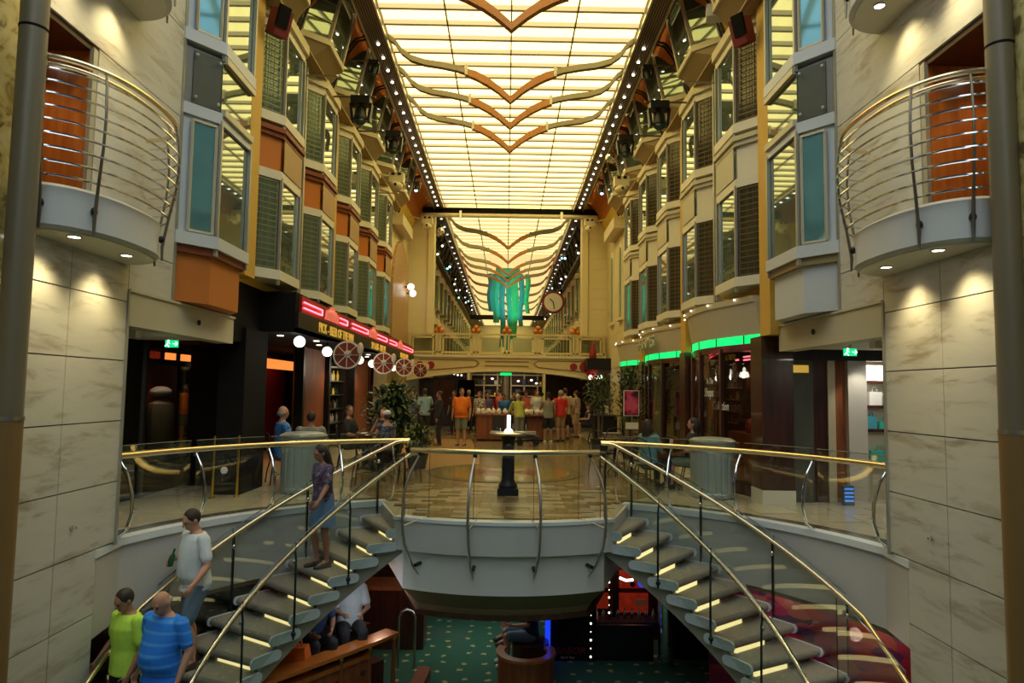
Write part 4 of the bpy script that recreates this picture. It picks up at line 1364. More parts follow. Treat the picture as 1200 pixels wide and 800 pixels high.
for y in (12.2, 15.7, 18.0, 20.95):
    MB().box(-4.85, -4.65, y, y + 0.14, 0, 2.66).build('post', 'black', pub)
MB().box(-6.5, -6.45, 12.3, 20.0, 0.2, 2.5).build('red_wall', 'red_maroon', pub)
MB().box(-5.95, -5.9, 16.9, 19.2, 2.18, 2.42).build('amber_light', 'lamp_orange', pub)
lamp_light('pub_inner_light', 'AREA', (-5.7, 16.0, 2.3), 16, (1.0, 0.42, 0.16), 0.7)
# bottle cabinet
t = thing('bottle_cabinet', 'dark glass-fronted cabinet of bottles and glasses in the pub', 'cabinet', (-5.1, 19.5, 0))
b = MB()
b.box(-5.4, -5.3, 18.2, 20.9, 0.0, 2.5)
b.box(-5.3, -4.9, 18.2, 18.28, 0, 2.5).box(-5.3, -4.9, 20.82, 20.9, 0, 2.5)
b.build('body', 'near_black', t)
for z in (0.7, 1.1, 1.5, 1.9, 2.3):
    MB().box(-5.3, -4.92, 18.28, 20.82, z, z + 0.03).build('shelf', 'steel', t)
for z in (0.73, 1.13, 1.53, 1.93):
    for i in range(10):
        y = 18.45 + i * 0.24 + random.uniform(-.03, .03)
        h_ = random.uniform(0.18, 0.3)
        q = MB().lathe([(0.035, 0), (0.04, h_ * 0.6), (0.015, h_ * 0.75), (0.015, h_), (0, h_)], 8, (-5.08, y, z))
        tag(q.build('bottle', random.choice(['glass_edge', 'letter_gold', 'white', 'wood_orange', 'steel', 'leaf']), None, True),
            'small bottle or glass on a shelf of the lit pub cabinet', 'bottle', 'bottles in the pub cabinet')
lamp_light('cabinet_light', 'AREA', (-4.95, 19.5, 2.42), 6, (1.0, 0.85, 0.6), 0.6)
# ================================================================= RIGHT: shops
def bow(y, ya, yb, d=0.44):
    return 4.22 - d * math.sin(math.pi * (y - ya) / (yb - ya))
def bowband(ya, yb, z0, z1, t, off0=0.0, off1=0.0, n=16):
    b = MB()
    rings = []
    for i in range(n + 1):
        y = ya + (yb - ya) * i / n
        x = bow(y, ya, yb)
        rings.append([(x - off0, y, z0), (x - off0 + t, y, z0), (x - off1 + t, y, z1), (x - off1, y, z1)])
    b.loft(rings)
    return b
shops = [(11.2, 15.28), (15.78, 20.18), (20.68, 24.0)]
for i, (ya, yb) in enumerate(shops):
    sp = struct('wall_shop_right_%s' % ('one', 'two', 'three')[i], bowband(ya, yb, 2.70, 3.24, 0.1, 0.02, 0.12), 'beige', True)
    bowband(ya, yb, 3.24, 3.34, 0.2, 0.14, 0.16).build('top_lip', 'cream', sp, True)
    bowband(ya, yb, 2.56, 2.70, 0.06, 0.03, 0.03).build('green_light_strip', 'neon_green', sp, True)
    for k in range(5):
        y = ya + (yb - ya) * (0.1 + 0.2 * k)
        MB().box(bow(y, ya, yb) - 0.045, bow(y, ya, yb) - 0.02, y - 0.012, y + 0.012, 2.56, 2.70).build('strip_clip', 'leaf', sp)
        MB().ell((bow(y, ya, yb) - 0.19, y, 3.31), (0.022, 0.022, 0.022), 8, 6).build('bulb', 'pearl', sp, True)
    bowband(ya, yb, 0.0, 0.22, 0.1, 0.02, 0.02).build('plinth', 'wood_dark', sp, True)
    bowband(ya, yb, 2.44, 2.56, 0.1, 0.02, 0.02).build('head_rail', 'wood_dark', sp, True)
    bowband(ya, yb, 0.22, 2.44, 0.012).build('shop_window', 'shop_glass', sp, True)
    for k in range(5):
        y = ya + (yb - ya) * (0.04 + 0.23 * k)
        x = bow(y, ya, yb)
        MB().box(x - 0.04, x + 0.08, y - 0.05, y + 0.05, 0.22, 2.5).build('window_post', 'wood_dark', sp)
    MB().box(5.9, 6.0, ya + (0.25 if i == 0 else -0.3), yb + 0.3, 0, 2.7).build('back_wall', 'wood_red' if i != 1 else 'wood_dark', sp)
    MB().box(4.2, 6.0, ya + (0.25 if i == 0 else -0.3), yb + 0.3, 2.62, 2.7).build('shop_ceiling', 'near_black', sp)
    MB().box(4.5, 6.0, yb + 0.1, yb + 0.2, 0, 2.7).build('side_wall', 'wood_dark', sp)
    lamp_light('shop_light', 'AREA', (5.1, (ya + yb) / 2, 2.55), 12, (1.0, 0.6, 0.32), 0.9)
s1 = bpy.data.objects['wall_shop_right_one']
for y0, y1, z in ((11.5, 12.1, 2.42), (11.5, 12.1, 2.36), (12.4, 13.2, 2.42), (12.4, 13.2, 2.36), (13.5, 13.65, 2.38)):
    MB().tube([(4.6, y0, z), (4.6, y1, z)], 0.015, 6).build('neon_tube', 'neon_red', s1)
for y, z in ((11.55, 2.1), (12.75, 2.05)):
    MB().lathe([(0.015, 0.08), (0.07, 0.06), (0.09, 0.0), (0.085, -0.03), (0.0, -0.05)], 14, (4.45, y, z)).build('pendant_shade', 'pearl', s1, True)
for txt, y, z, sz in (('In The', 12.75, 1.93, 0.16), ('Shops', 12.8, 1.72, 0.24), ('Collection', 12.35, 1.48, 0.22)):
    text_mesh(txt, sz, 'white', Matrix.Translation((bow(y, 11.2, 15.28) - 0.01, y, z)) @ FACE_NX, 'window_lettering', s1, 0.003, shear=0.2)
for i in range(9):
    y = 11.8 + 0.36 * i
    z = random.choice((0.5, 0.9, 1.3))
    tag(MB().lathe([(0.1, 0), (0.13, 0.1), (0.09, 0.26), (0.04, 0.3), (0, 0.3)], 10, (5.0 + 0.3 * (i % 3), y, 0.91)).build('gift_jar', random.choice(['letter_gold', 'white', 'wood_orange', 'red_maroon', 'lamp_orange']), None, True),
        'bright jar on the display counter inside the curved shop, %s' % ORD[i], 'jar', 'jars in the curved shop window')
tag(MB().box(4.8, 5.8, 11.6, 15.0, 0, 0.91).build('display_counter', 'wood_orange'), 'low orange wood display counter inside the curved shop', 'counter')
tag(MB().box(5.84, 5.88, 11.9, 13.0, 0.9, 2.0).build('red_poster', 'red_board'), 'plain red poster on the back wall of the curved shop', 'poster')
text_mesh('PERFUMES', 0.42, 'beige', Matrix.Translation((3.66, 17.9, 2.98)) @ FACE_NX, 'raised_lettering', bpy.data.objects['wall_shop_right_two'], 0.03)
# white slatted door in the second shop
b = MB()
for i in range(26):
    b.box(4.18, 4.24, 18.4, 20.0, 0.1 + 0.09 * i, 0.17 + 0.09 * i)
b.box(4.24, 4.3, 18.35, 20.05, 0, 2.45)
struct('door_4', b, 'cream_pale')
# passage on the right: cladding facing the camera
wr = struct('wall_passage_right', MB().box(4.5, 8.0, 11.2, 11.4, 0, 2.45).box(6.5, 6.6, 11.4, 15.5, 0, 2.45), 'near_black')
for nm, x0, x1, y, m in (('dark_stone', 4.52, 4.93, 10.95, 'slate'), ('dark_wood', 4.93, 5.17, 11.0, 'wood_dark'), ('beige_strip', 5.17, 5.29, 10.96, 'frame_pale'),
                         ('warm_wood', 5.29, 5.47, 11.0, 'wood_red'), ('white_pillar', 5.47, 5.77, 10.9, 'plaster')):
    MB().box(x0, x1, y, 11.2, 0, 2.42).build(nm, m, wr)
MB().box(4.5, 6.6, 10.88, 11.2, 2.26, 2.42).build('header', 'near_black', wr)
MB().box(4.55, 4.85, 10.92, 10.96, 2.06, 2.18).build('amber_sign', 'letter_gold', wr)
lamp_light('pillar_spot', 'SPOT', (5.62, 10.6, 2.38), 16, (1.0, 0.9, 0.7), 0.03, (R(9), 0, 0), None, 75)
b = MB()
for z in (0.55, 1.12, 1.5, 1.9):
    b.box(5.8, 6.5, 11.05, 11.2, z, z + 0.05)
b.build('shelf', 'wood_dark', wr)
MB().box(5.8, 6.5, 11.17, 11.2, 0.0, 2.26).build('shelf_back', 'cream_pale', wr)
for i, (x, z, w_, h_, m) in enumerate(((5.85, 1.17, 0.16, 0.2, 'blue_cloth'), (6.06, 1.17, 0.2, 0.12, 'teal_cloth'), (5.9, 1.55, 0.2, 0.22, 'white'), (6.15, 1.55, 0.12, 0.15, 'white'), (5.9, 0.6, 0.34, 0.22, 'teal_cloth'), (6.28, 0.6, 0.2, 0.3, 'red_maroon'))):
    q = MB().box(x, x + w_, 11.07, 11.15, z, z + h_)
    q.tube([(x + w_ * 0.3, 11.1, z + h_), (x + w_ * 0.35, 11.1, z + h_ + 0.07), (x + w_ * 0.65, 11.1, z + h_ + 0.07), (x + w_ * 0.7, 11.1, z + h_)], 0.008, 5)
    tag(q.build('gift_bag', m), ('blue gift bag on the middle shelf', 'flat teal gift bag on the middle shelf', 'wide white gift bag on the top shelf', 'small white gift bag on the top shelf', 'large teal gift bag on the low shelf', 'dark red gift bag on the low shelf')[i] + ' by the white pillar', 'bag')
lamp_light('bag_light', 'AREA', (6.1, 10.98, 2.2), 9, (1.0, 0.95, 0.85), 0.4)
t = thing('blue_box_stack', 'little blue striped carton standing at the foot of the white pillar', 'carton', (5.35, 10.75, 0))
MB().box(5.27, 5.43, 10.7, 10.8, 0.0, 0.30).build('carton', 'blue_wall', t)
for k in range(4):
    MB().box(5.28, 5.42, 10.695, 10.70, 0.06 + 0.06 * k, 0.09 + 0.06 * k).build('stripe', 'blue_soft', t)

# ================================================================= LOWER DECK
m, nt_, bs = nodes_of('carpet_green')
tc = nt_.nodes.new('ShaderNodeTexCoord')
vo = nt_.nodes.new('ShaderNodeTexVoronoi')
vo.voronoi_dimensions = '2D'
vo.inputs['Scale'].default_value = 2.9
vo.inputs['Randomness'].default_value = 0.5
nt_.links.new(tc.outputs['Object'], vo.inputs['Vector'])
nz = nt_.nodes.new('ShaderNodeTexNoise')
nz.inputs['Scale'].default_value = 26
nt_.links.new(tc.outputs['Object'], nz.inputs['Vector'])
ad = nt_.nodes.new('ShaderNodeMath')
ad.operation = 'MULTIPLY_ADD'
ad.inputs[1].default_value = 0.35
nt_.links.new(nz.outputs['Fac'], ad.inputs[0])
nt_.links.new(vo.outputs['Distance'], ad.inputs[2])
cr = nt_.nodes.new('ShaderNodeValToRGB')
cr.color_ramp.elements[0].position = 0.275
cr.color_ramp.elements[0].color = (0.42, 0.42, 0.18, 1)
cr.color_ramp.elements[1].position = 0.31
cr.color_ramp.elements[1].color = (0.03, 0.12, 0.075, 1)
nt_.links.new(ad.outputs[0], cr.inputs[0])
nt_.links.new(cr.outputs[0], bs.inputs['Base Color'])
bs.inputs['Roughness'].default_value = 0.95
W['carpet_green'] = m
mural = ramp_mat('mural_paint', 'ShaderNodeTexVoronoi', [(0.0, (0.03, 0.01, 0.08)), (0.22, (0.20, 0.02, 0.10)), (0.4, (0.45, 0.015, 0.05)), (0.6, (0.40, 0.05, 0.02)), (0.80, (0.40, 0.22, 0.24)), (0.86, (0.30, 0.02, 0.09))],
                 0.35, (1.0, 1.0, 2.2), {'Scale': 3.2, 'distance': 'MANHATTAN', 'feature': 'F1'}, rot=(0.5, 0.4, 0.3))
nt2 = mural.node_tree
vv = [n_ for n_ in nt2.nodes if n_.type == 'TEX_VORONOI'][0]
crr = [n_ for n_ in nt2.nodes if n_.type == 'VALTORGB'][0]
sepc = nt2.nodes.new('ShaderNodeSeparateColor')
nt2.links.new(vv.outputs['Color'], sepc.inputs[0])
nt2.links.new(sepc.outputs[0], crr.inputs[0])
struct('floor_lower', MB().box(-9, 9, 1.0, 17.0, LOW - 0.1, LOW), 'carpet_green')
struct('ceiling_lower', MB().arc(CC, RH + 0.02, 9.5, -76, 76, -0.93, -0.88, 40), 'lower_brown')
struct('wall_lower_back', MB().box(-9, 9, 16.4, 16.6, LOW, -0.9), 'wood_dark')
struct('wall_lower_left', MB().arc(CC, 5.3, 5.4, -104, -52, LOW, -0.9, 20), 'wood_dark')
mu = struct('wall_lower_right', MB().arc(CC, 4.98, 5.1, 38, 104, LOW, -0.93, 30), mural)
for a_ in (50, 66, 84):
    lamp_light('mural_fill', 'POINT', cyl(a_, 4.6, -1.15), 1.6, (1.0, 0.75, 0.6), 0.08)  # added fill to bring out the mural, without lamp bodies
lamp_light('lower_light_left', 'POINT', (-1.9, 11.0, -1.15), 7, (1.0, 0.6, 0.4), 0.15)
lamp_light('booth_fill', 'POINT', (-1.9, 9.4, -1.15), 3.5, (0.8, 0.9, 1.0), 0.1)  # added fill to brighten the white-shirted sitter, no lamp body
lamp_light('lower_light_mid', 'AREA', (-0.4, 12.4, -1.0), 9, (0.9, 1.0, 0.9), 1.4)
lamp_light('lower_light_red', 'SPOT', (-1.5, 12.6, -1.0), 12, (1.0, 0.1, 0.25), 0.05, (0, R(-10), 0), None, 45)
# wooden booth on the left under the stairs
t = thing('wooden_booth', 'curved orange wood booth wall with top rail under the left stairs', 'booth', (-2.2, 9.3, LOW))
pts = [(-3.3, 7.75), (-2.88, 8.38), (-2.5, 8.88), (-2.15, 9.32), (-1.85, 9.72), (-1.58, 10.1)]
def offs(pts, d):
    o = []
    for i, p in enumerate(pts):
        a = pts[max(i - 1, 0)]
        c = pts[min(i + 1, len(pts) - 1)]
        dx, dy = c[0] - a[0], c[1] - a[1]
        L = math.hypot(dx, dy)
        o.append((p[0] - dy / L * d, p[1] + dx / L * d))
    return o
def ribbon(pts, d0, d1, z0, z1):
    b = MB()
    A, B = offs(pts, d0), offs(pts, d1)
    b.loft([[(a[0], a[1], z0), (c[0], c[1], z0), (c[0], c[1], z1), (a[0], a[1], z1)] for a, c in zip(A, B)])
    return b
ribbon(pts, -0.13, 0.13, -1.80, -1.75).build('top_rail', 'wood_rail', t)
ribbon(pts[:-1], -0.02, 0.06, LOW, -1.98).build('panel', 'wood_red', t)
ribbon(pts[:-1], -0.05, 0.09, -1.98, -1.92).build('moulding', 'wood_orange', t)
for i in (1, 3, 4, 5):
    p = offs(pts, -0.03)[i]
    MB().lathe([(0.03, LOW), (0.03, -1.82)], 10, (p[0], p[1], 0)).build('post', 'wood_red', t, True)
    MB().lathe([(0.034, -1.87), (0.034, -1.82)], 10, (p[0], p[1], 0)).build('brass_ring', 'gold', t, True)
ribbon([(-2.6, 8.0), (-2.0, 8.75), (-1.55, 9.4), (-1.25, 10.1), (-1.2, 10.9)], -0.1, 0.1, LOW, LOW + 0.16).build('kerb', 'wood_red', t)
ribbon(pts, 0.16, 1.2, LOW, LOW + 0.53).build('platform', 'wood_dark', t)
ribbon(pts, 0.45, 0.85, LOW + 0.53, LOW + 0.98).build('seat', 'wood_dark', t)
t = thing('dark_wood_counter', 'dark red-brown wood counter behind the booth on the lower deck', 'counter', (-2.2, 12.2, LOW))
MB().box(-4.2, -1.35, 12.0, 12.5, LOW, -1.72).build('body', 'wood_dark', t)
MB().box(-4.25, -1.28, 11.93, 12.56, -1.72, -1.66).build('top', 'wood_red', t)
MB().box(-4.2, -1.5, 13.4, 13.6, LOW, -0.95).build('back_panel', 'wood_dark', t)
# metal hoop rail at the end of the booth
t = thing('hoop_rail', 'pale metal hoop rail at the end of the wooden booth', 'rail', (-1.5, 11.2, LOW))
b = MB().tube([(-1.66, 11.2, LOW), (-1.66, 11.2, -1.92), (-1.62, 11.2, -1.84), (-1.53, 11.2, -1.80), (-1.44, 11.2, -1.84), (-1.40, 11.2, -1.92), (-1.40, 11.2, LOW)], 0.022, 8)
b.build('hoop', 'steel', t, True)
# right booth with sitters
t = thing('round_booth', 'low brown rounded booth seat below the balcony tongue', 'booth', (0.36, 10.75, LOW))
b = MB().arc((0.36, 10.75), 0.36, 0.43, 60, 300, LOW, -2.28, 20)
b.build('back', 'wood_red', t, True)
MB().arc((0.36, 10.75), 0.33, 0.46, 60, 300, -2.29, -2.25, 20).build('rim', 'wood_orange', t, True)
MB().lathe([(0.30, LOW), (0.30, LOW + 0.40)], 20, (0.45, 11.35, 0)).build('seat', 'wood_dark', t, True)
# blue light column, dark panel with the menu, silver column
tag(MB().box(0.70, 0.78, 11.5, 11.58, LOW, -1.2).build('blue_light_strip', 'neon_blue'), 'thin upright blue light strip below the balcony tongue', 'light strip')
t = thing('menu_panel', 'tall black panel with a chalk menu beside the blue strip', 'menu board', (1.2, 11.65, LOW))
MB().box(0.8, 1.55, 11.6, 11.7, LOW, -1.2).build('board', 'black_matte', t)
text_mesh('SABOR', 0.16, 'red_board', Matrix.Translation((1.12, 11.59, -2.56)) @ FACE_NY, 'lettering', t, 0.003, shear=0.2)
text_mesh('taco bar', 0.07, 'beige', Matrix.Translation((1.08, 11.59, -2.66)) @ FACE_NY, 'lettering', t, 0.003)
wl = struct('wall_lower_glazing', MB().box(1.55, 2.5, 11.62, 11.68, LOW, -2.15).box(2.84, 4.6, 11.7, 11.8, LOW, -1.45).box(-0.2, 0.65, 14.6, 14.8, LOW, -0.9), 'black')
for k in range(7):
    MB().box(3.0, 3.35, 11.68, 11.70, -2.66 + 0.12 * k, -2.62 + 0.12 * k).build('vent_slat', 'near_black', wl)
MB().box(3.98, 4.12, 11.55, 11.7, LOW, -0.95).build('frame_post', 'frame_pale', wl)
t = thing('silver_column', 'round polished silver column on the lower deck under the right stairs', 'column', (2.68, 11.5, LOW))
MB().lathe([(0.13, LOW), (0.13, -0.9)], 20, (2.68, 11.5, 0)).build('shaft', 'chrome', t, True)
MB().lathe([(0.15, -1.08), (0.15, -0.92)], 20, (2.68, 11.5, 0)).build('collar', 'steel', t, True)
# bar back with red lit posters
t = thing('drinks_bar', 'red lit bar wall with pictures behind dark posts on the lower deck', 'bar', (2.3, 13.3, LOW))
MB().box(1.5, 3.6, 13.3, 13.4, LOW, -0.95).build('wall', 'wood_dark', t)
for x0, x1, z0, z1, m in ((1.6, 2.0, -2.0, -1.75, 'lamp_red'), (2.15, 2.75, -2.0, -1.68, 'lamp_red'), (1.6, 2.0, -2.38, -2.1, 'lamp_red'), (2.15, 2.75, -2.45, -2.1, 'lamp_red'), (2.76, 2.86, -2.0, -1.7, 'neon_blue')):
    p = MB().box(x0, x1, 13.24, 13.3, z0, z1).build('lit_panel', m, t)
disc_y(MB(), (2.45, 13.23, -1.92), 0.05, 0.02, 14).build('badge', 'black', t)
disc_y(MB(), (2.62, 13.23, -1.9), 0.07, 0.02, 14).build('badge', 'neon_blue', t)
MB().box(2.5, 2.72, 13.22, 13.24, -2.32, -2.2).build('badge', 'beige', t)
for x in (1.45, 2.02, 2.86):
    MB().box(x, x + 0.12, 12.9, 13.0, LOW, -0.95).build('post', 'black', t)
MB().box(1.5, 3.0, 12.6, 13.0, LOW, -2.42).build('bar_counter', 'near_black', t)
for i in range(9):
    q = MB().lathe([(0.03, 0), (0.035, 0.12), (0.012, 0.16), (0.012, 0.2), (0, 0.2)], 8, (1.7 + 0.13 * i, 12.75, -2.42))
    tag(q.build('bar_glass', random.choice(['steel', 'chrome', 'white']), None, True), 'shiny glass on the lower bar counter, number %s from the left' % ('one', 'two', 'three', 'four', 'five', 'six', 'seven', 'eight', 'nine')[i], 'glass', 'glasses on the lower bar')
lamp_light('bar_light', 'POINT', (2.3, 12.5, -1.5), 3, (1.0, 0.3, 0.2), 0.1)
for i, (x, y, n_, top) in enumerate(((1.42, 11.3, 9, -1.5), (1.85, 12.2, 7, -1.35), (3.05, 11.8, 5, -1.5))):
    q = thing('bulb_string', ('left', 'middle', 'right')[i] + ' of three hanging strings of small bulbs below the right stairs', 'light string', (x, y, top), 0, 'hanging bulb strings')
    MB().tube([(x, y, -0.95), (x, y, top - 0.13 * n_)], 0.005, 5).build('wire', 'iron', q)
    for k in range(n_):
        MB().ell((x, y, top - 0.13 * k), (0.010, 0.010, 0.013) if k % 2 else (0.018, 0.018, 0.02), 8, 6).build('bulb', 'pearl', q, True)
tag(MB().tube([(1.9, 11.4, -1.32), (2.0, 11.4, -1.36), (2.12, 11.4, -1.35)], 0.02, 6).build('arc_lamp', 'globe'), 'small curved bright lamp under the right stairs', 'lamp')
# planter at the foot of the right stairs
t = thing('dried_plant_bowl', 'bowl of dry orange leaves at the foot of the right stairs', 'plant', (2.95, 8.35, LOW))
MB().lathe([(0.05, LOW), (0.06, LOW + 0.7), (0.16, LOW + 0.8), (0.14, LOW + 0.8), (0, LOW + 0.78)], 16, (2.95, 8.35, 0)).build('bowl', 'iron', t, True)
b = MB()
for i in range(40):
    a, l = random.uniform(0, 6.28), random.uniform(0.06, 0.16)
    c = Vector((2.95 + random.uniform(-.08, .08), 8.35 + random.uniform(-.08, .08), LOW + 0.82 + random.uniform(0, .06)))
    d = Vector((math.cos(a), math.sin(a), random.uniform(0.2, 1.0))) * l
    n_ = Vector((-math.sin(a), math.cos(a), 0)) * 0.025
    b.add([c, c + d * 0.5 + n_, c + d, c + d * 0.5 - n_], [(0, 1, 2, 3)])
b.build('leaves', 'orange_ball', t)['kind'] = 'stuff'
# ================================================================= BALCONIES
def balcony(s, zf, lab):
    t = thing('balcony', lab, 'balcony', (s * 4.17, 6.5, zf), 0, None)
    yc, hl, pr_ = 6.57, 0.91, 0.58
    def outline(k=1.0, grow=0.0, n=24, e=2.4):
        pts = []
        for i in range(n + 1):
            a = -math.pi / 2 + math.pi * i / n
            cx, sy = max(math.cos(a), 0.0), math.sin(a)
            x = 4.17 - (pr_ + grow) * cx ** (2 / e)
            y = yc + (hl + grow) * math.copysign(abs(sy) ** (2 / e), sy)
            pts.append((s * x, y))
        return pts
    lo, hi = outline(grow=-0.03), outline(grow=0.0)
    MB().loft([[(x, y, zf) for x, y in lo], [(x, y, zf + 0.03) for x, y in outline(grow=0.0)], [(x, y, zf + 0.36) for x, y in hi], [(x, y, zf + 0.39) for x, y in lo]]).build('slab', 'plaster', t, True)
    MB().prism(outline(grow=-0.05), zf - 0.012, zf).build('soffit', 'cream_pale', t)
    for y in (6.02, 6.86):
        q = MB().tube([(s * 3.86 + 0.055 * math.cos(6.2832 * i / 16), y + 0.055 * math.sin(6.2832 * i / 16), zf - 0.016) for i in range(16)], 0.008, 5, True)
        q.build('light_rim', 'steel', t)
        MB().lathe([(0, 0), (0.05, 0), (0.05, 0.012), (0, 0.012)], 14, (s * 3.86, y, zf - 0.02)).build('downlight', 'spot', t)
        lamp_light('balcony_downlight', 'SPOT', (s * 3.9, y, zf - 0.05), 30, (1.0, 0.82, 0.44), 0.06, (0, R(-s * 10), 0), t, 105, 1.0)
    # basket of rails
    nb = 9
    for i in range(nb):
        z = zf + 0.44 + 0.112 * i
        g = 0.05 + 0.09 * math.sin(math.pi * (i + 0.5) / (nb + 1)) + 0.02 * i / nb
        MB().tube([(x, y, z) for x, y in outline(grow=g, n=30)[1:-1]], 0.011, 6).build('rail_bar', 'chrome', t, True)
    MB().tube([(x, y, zf + 1.44) for x, y in outline(grow=0.10, n=30)[1:-1]], 0.024, 8).build('hand_rail', 'brass', t, True)
    MB().tube([(x, y, zf + 1.40) for x, y in outline(grow=0.04, n=30)[1:-1]], 0.016, 8).build('inner_rail', 'brass', t, True)
    for f in (0.13, 0.33, 0.67, 0.87):
        i = int(30 * f)
        pts = []
        for zz, g in ((-0.02, 0.035), (0.12, 0.03), (0.40, 0.07), (0.75, 0.13), (1.05, 0.15), (1.3, 0.13), (1.44, 0.10)):
            x, y = outline(grow=g, n=30)[i]
            pts.append((x, y, zf + zz))
        b = MB()
        b.tube(pts, [0.010, 0.016, 0.014, 0.012, 0.012, 0.012, 0.010], 6)
        ps = b.build('bracket_post', 'arm_steel', t, True)
        x, y = outline(grow=0.02, n=30)[i]
        MB().ell((x, y, zf + 0.2), (0.03, 0.03, 0.04), 8, 6).build('bolt', 'iron', ps, True)
balcony(-1, 3.03, 'curved white balcony with chrome rail basket on the left marble wall')
balcony(1, 3.03, 'curved white balcony with chrome rail basket on the right marble wall')
balcony(-1, 5.80, 'upper left balcony of which only the pale underside shows at the top edge')
balcony(1, 5.80, 'upper right balcony of which only the pale underside shows at the top edge')

# ================================================================= STAIRS
RI, RO, RISE, STEP = 3.13, 4.34, 0.17, 4.8
def ak(k):
    return 21.2 + STEP * k
NT = 15
def ro(a):
    return min(RO, 4.10 / max(0.2, math.sin(R(abs(a)))))
for s in (-1, 1):
    st = thing('staircase', 'curved %s flight of grey carpeted steps down from the balcony tongue' % SIDE[s], 'staircase', (s * 3.2, 8.6, LOW))
    for k in range(1, NT + 1):
        z = -RISE * k
        a0, a1 = (ak(k) - STEP * 0.70) * s, (ak(k) + STEP * 0.62) * s
        b = MB()
        # rounded tread, carpet wrapped
        rings = []
        for i in range(8):
            r_ = RI + 0.02 + (ro(ak(k)) - RI - 0.04) * i / 7
            c = Vector(cyl(ak(k) * s, r_, 0))
            tang = Vector((math.cos(R(ak(k) * s)) * s, -math.sin(R(ak(k) * s)) * s, 0))
            w_ = r_ * R(STEP) * 0.66
            ring_ = []
            for (u, zz) in ((-1, 0), (-0.35, 0), (0.35, 0), (0.86, 0), (0.96, -0.018), (1.0, -0.045), (0.96, -0.075), (0.86, -0.092), (-1, -0.092)):
                p = c + tang * (u * w_)
                ring_.append((p.x, p.y, z + zz))
            rings.append(ring_)
        b.loft(rings)
        tr = b.build('tread', 'carpet', st, True)
        # white stadium plate on the inner end, slim white edging on the outer end
        def stadium(rad, m, nm, w_, hh, th, zc):
            c = Vector(cyl(ak(k) * s, rad, 0))
            tang = Vector((math.cos(R(ak(k) * s)) * s, -math.sin(R(ak(k) * s)) * s, 0))
            out_ = Vector((math.sin(R(ak(k) * s)), math.cos(R(ak(k) * s)), 0))
            ring_ = []
            for i in range(16):
                a = 2 * math.pi * i / 16
                u = math.cos(a) * hh + (w_ - hh if math.cos(a) > 0.01 else -(w_ - hh) if math.cos(a) < -0.01 else 0)
                ring_.append(c + tang * u + Vector((0, 0, z + zc + math.sin(a) * hh)))
            q = MB()
            q.loft([ring_, [p + out_ * th for p in ring_]])
            return q.build(nm, m, tr)
        stadium(RI - 0.005, 'cap', 'end_cap', 0.215, 0.062, 0.03, -0.045)
        stadium(ro(ak(k)) - 0.025, 'cap', 'outer_cap', 0.27, 0.058, 0.02, -0.045)
        # lit box under the nose
        b = MB()
        for (ra, rb, h0, h1) in ((RI + 0.16, RI + 0.70, -0.165, -0.115), (RI + 0.30, RI + 0.56, -0.115, -0.095)):
            p = [cyl((ak(k) + STEP * 0.36) * s, ra, z + h0), cyl((ak(k) + STEP * 0.36) * s, rb, z + h0), cyl((ak(k) + STEP * 0.36) * s, rb, z + h1), cyl((ak(k) + STEP * 0.36) * s, ra, z + h1)]
            b.sheet(*p, 0.03)
        b.build('step_light', 'stair_light', tr)
        b = MB()
        p = [cyl((ak(k) + STEP * 0.30) * s, RI + 0.06, z - 0.17), cyl((ak(k) + STEP * 0.30) * s, ro(ak(k)) - 0.06, z - 0.17), cyl((ak(k) + STEP * 0.30) * s, ro(ak(k)) - 0.06, z - 0.09), cyl((ak(k) + STEP * 0.30) * s, RI + 0.06, z - 0.09)]
        b.sheet(*p, 0.012)
        b.build('riser', 'riser_dark', tr)
    # helical box stringer below the treads
    zt = lambda a: -RISE * ((abs(a) - 21.2) / STEP) - 0.10
    zb = lambda a: -RISE * ((abs(a) - 21.2) / STEP) - 0.36
    b = MB().arc(CC, RI + 0.10, RO - 0.25, 22.5 * s, ak(NT) * s, zb, zt, 40)
    b.build('stringer', 'stringer', st, True)
    b = MB().arc(CC, RI, RO, 19 * s, 24.0 * s, -0.5, -0.03, 6)
    b.build('landing_edge', 'stringer', st, True)

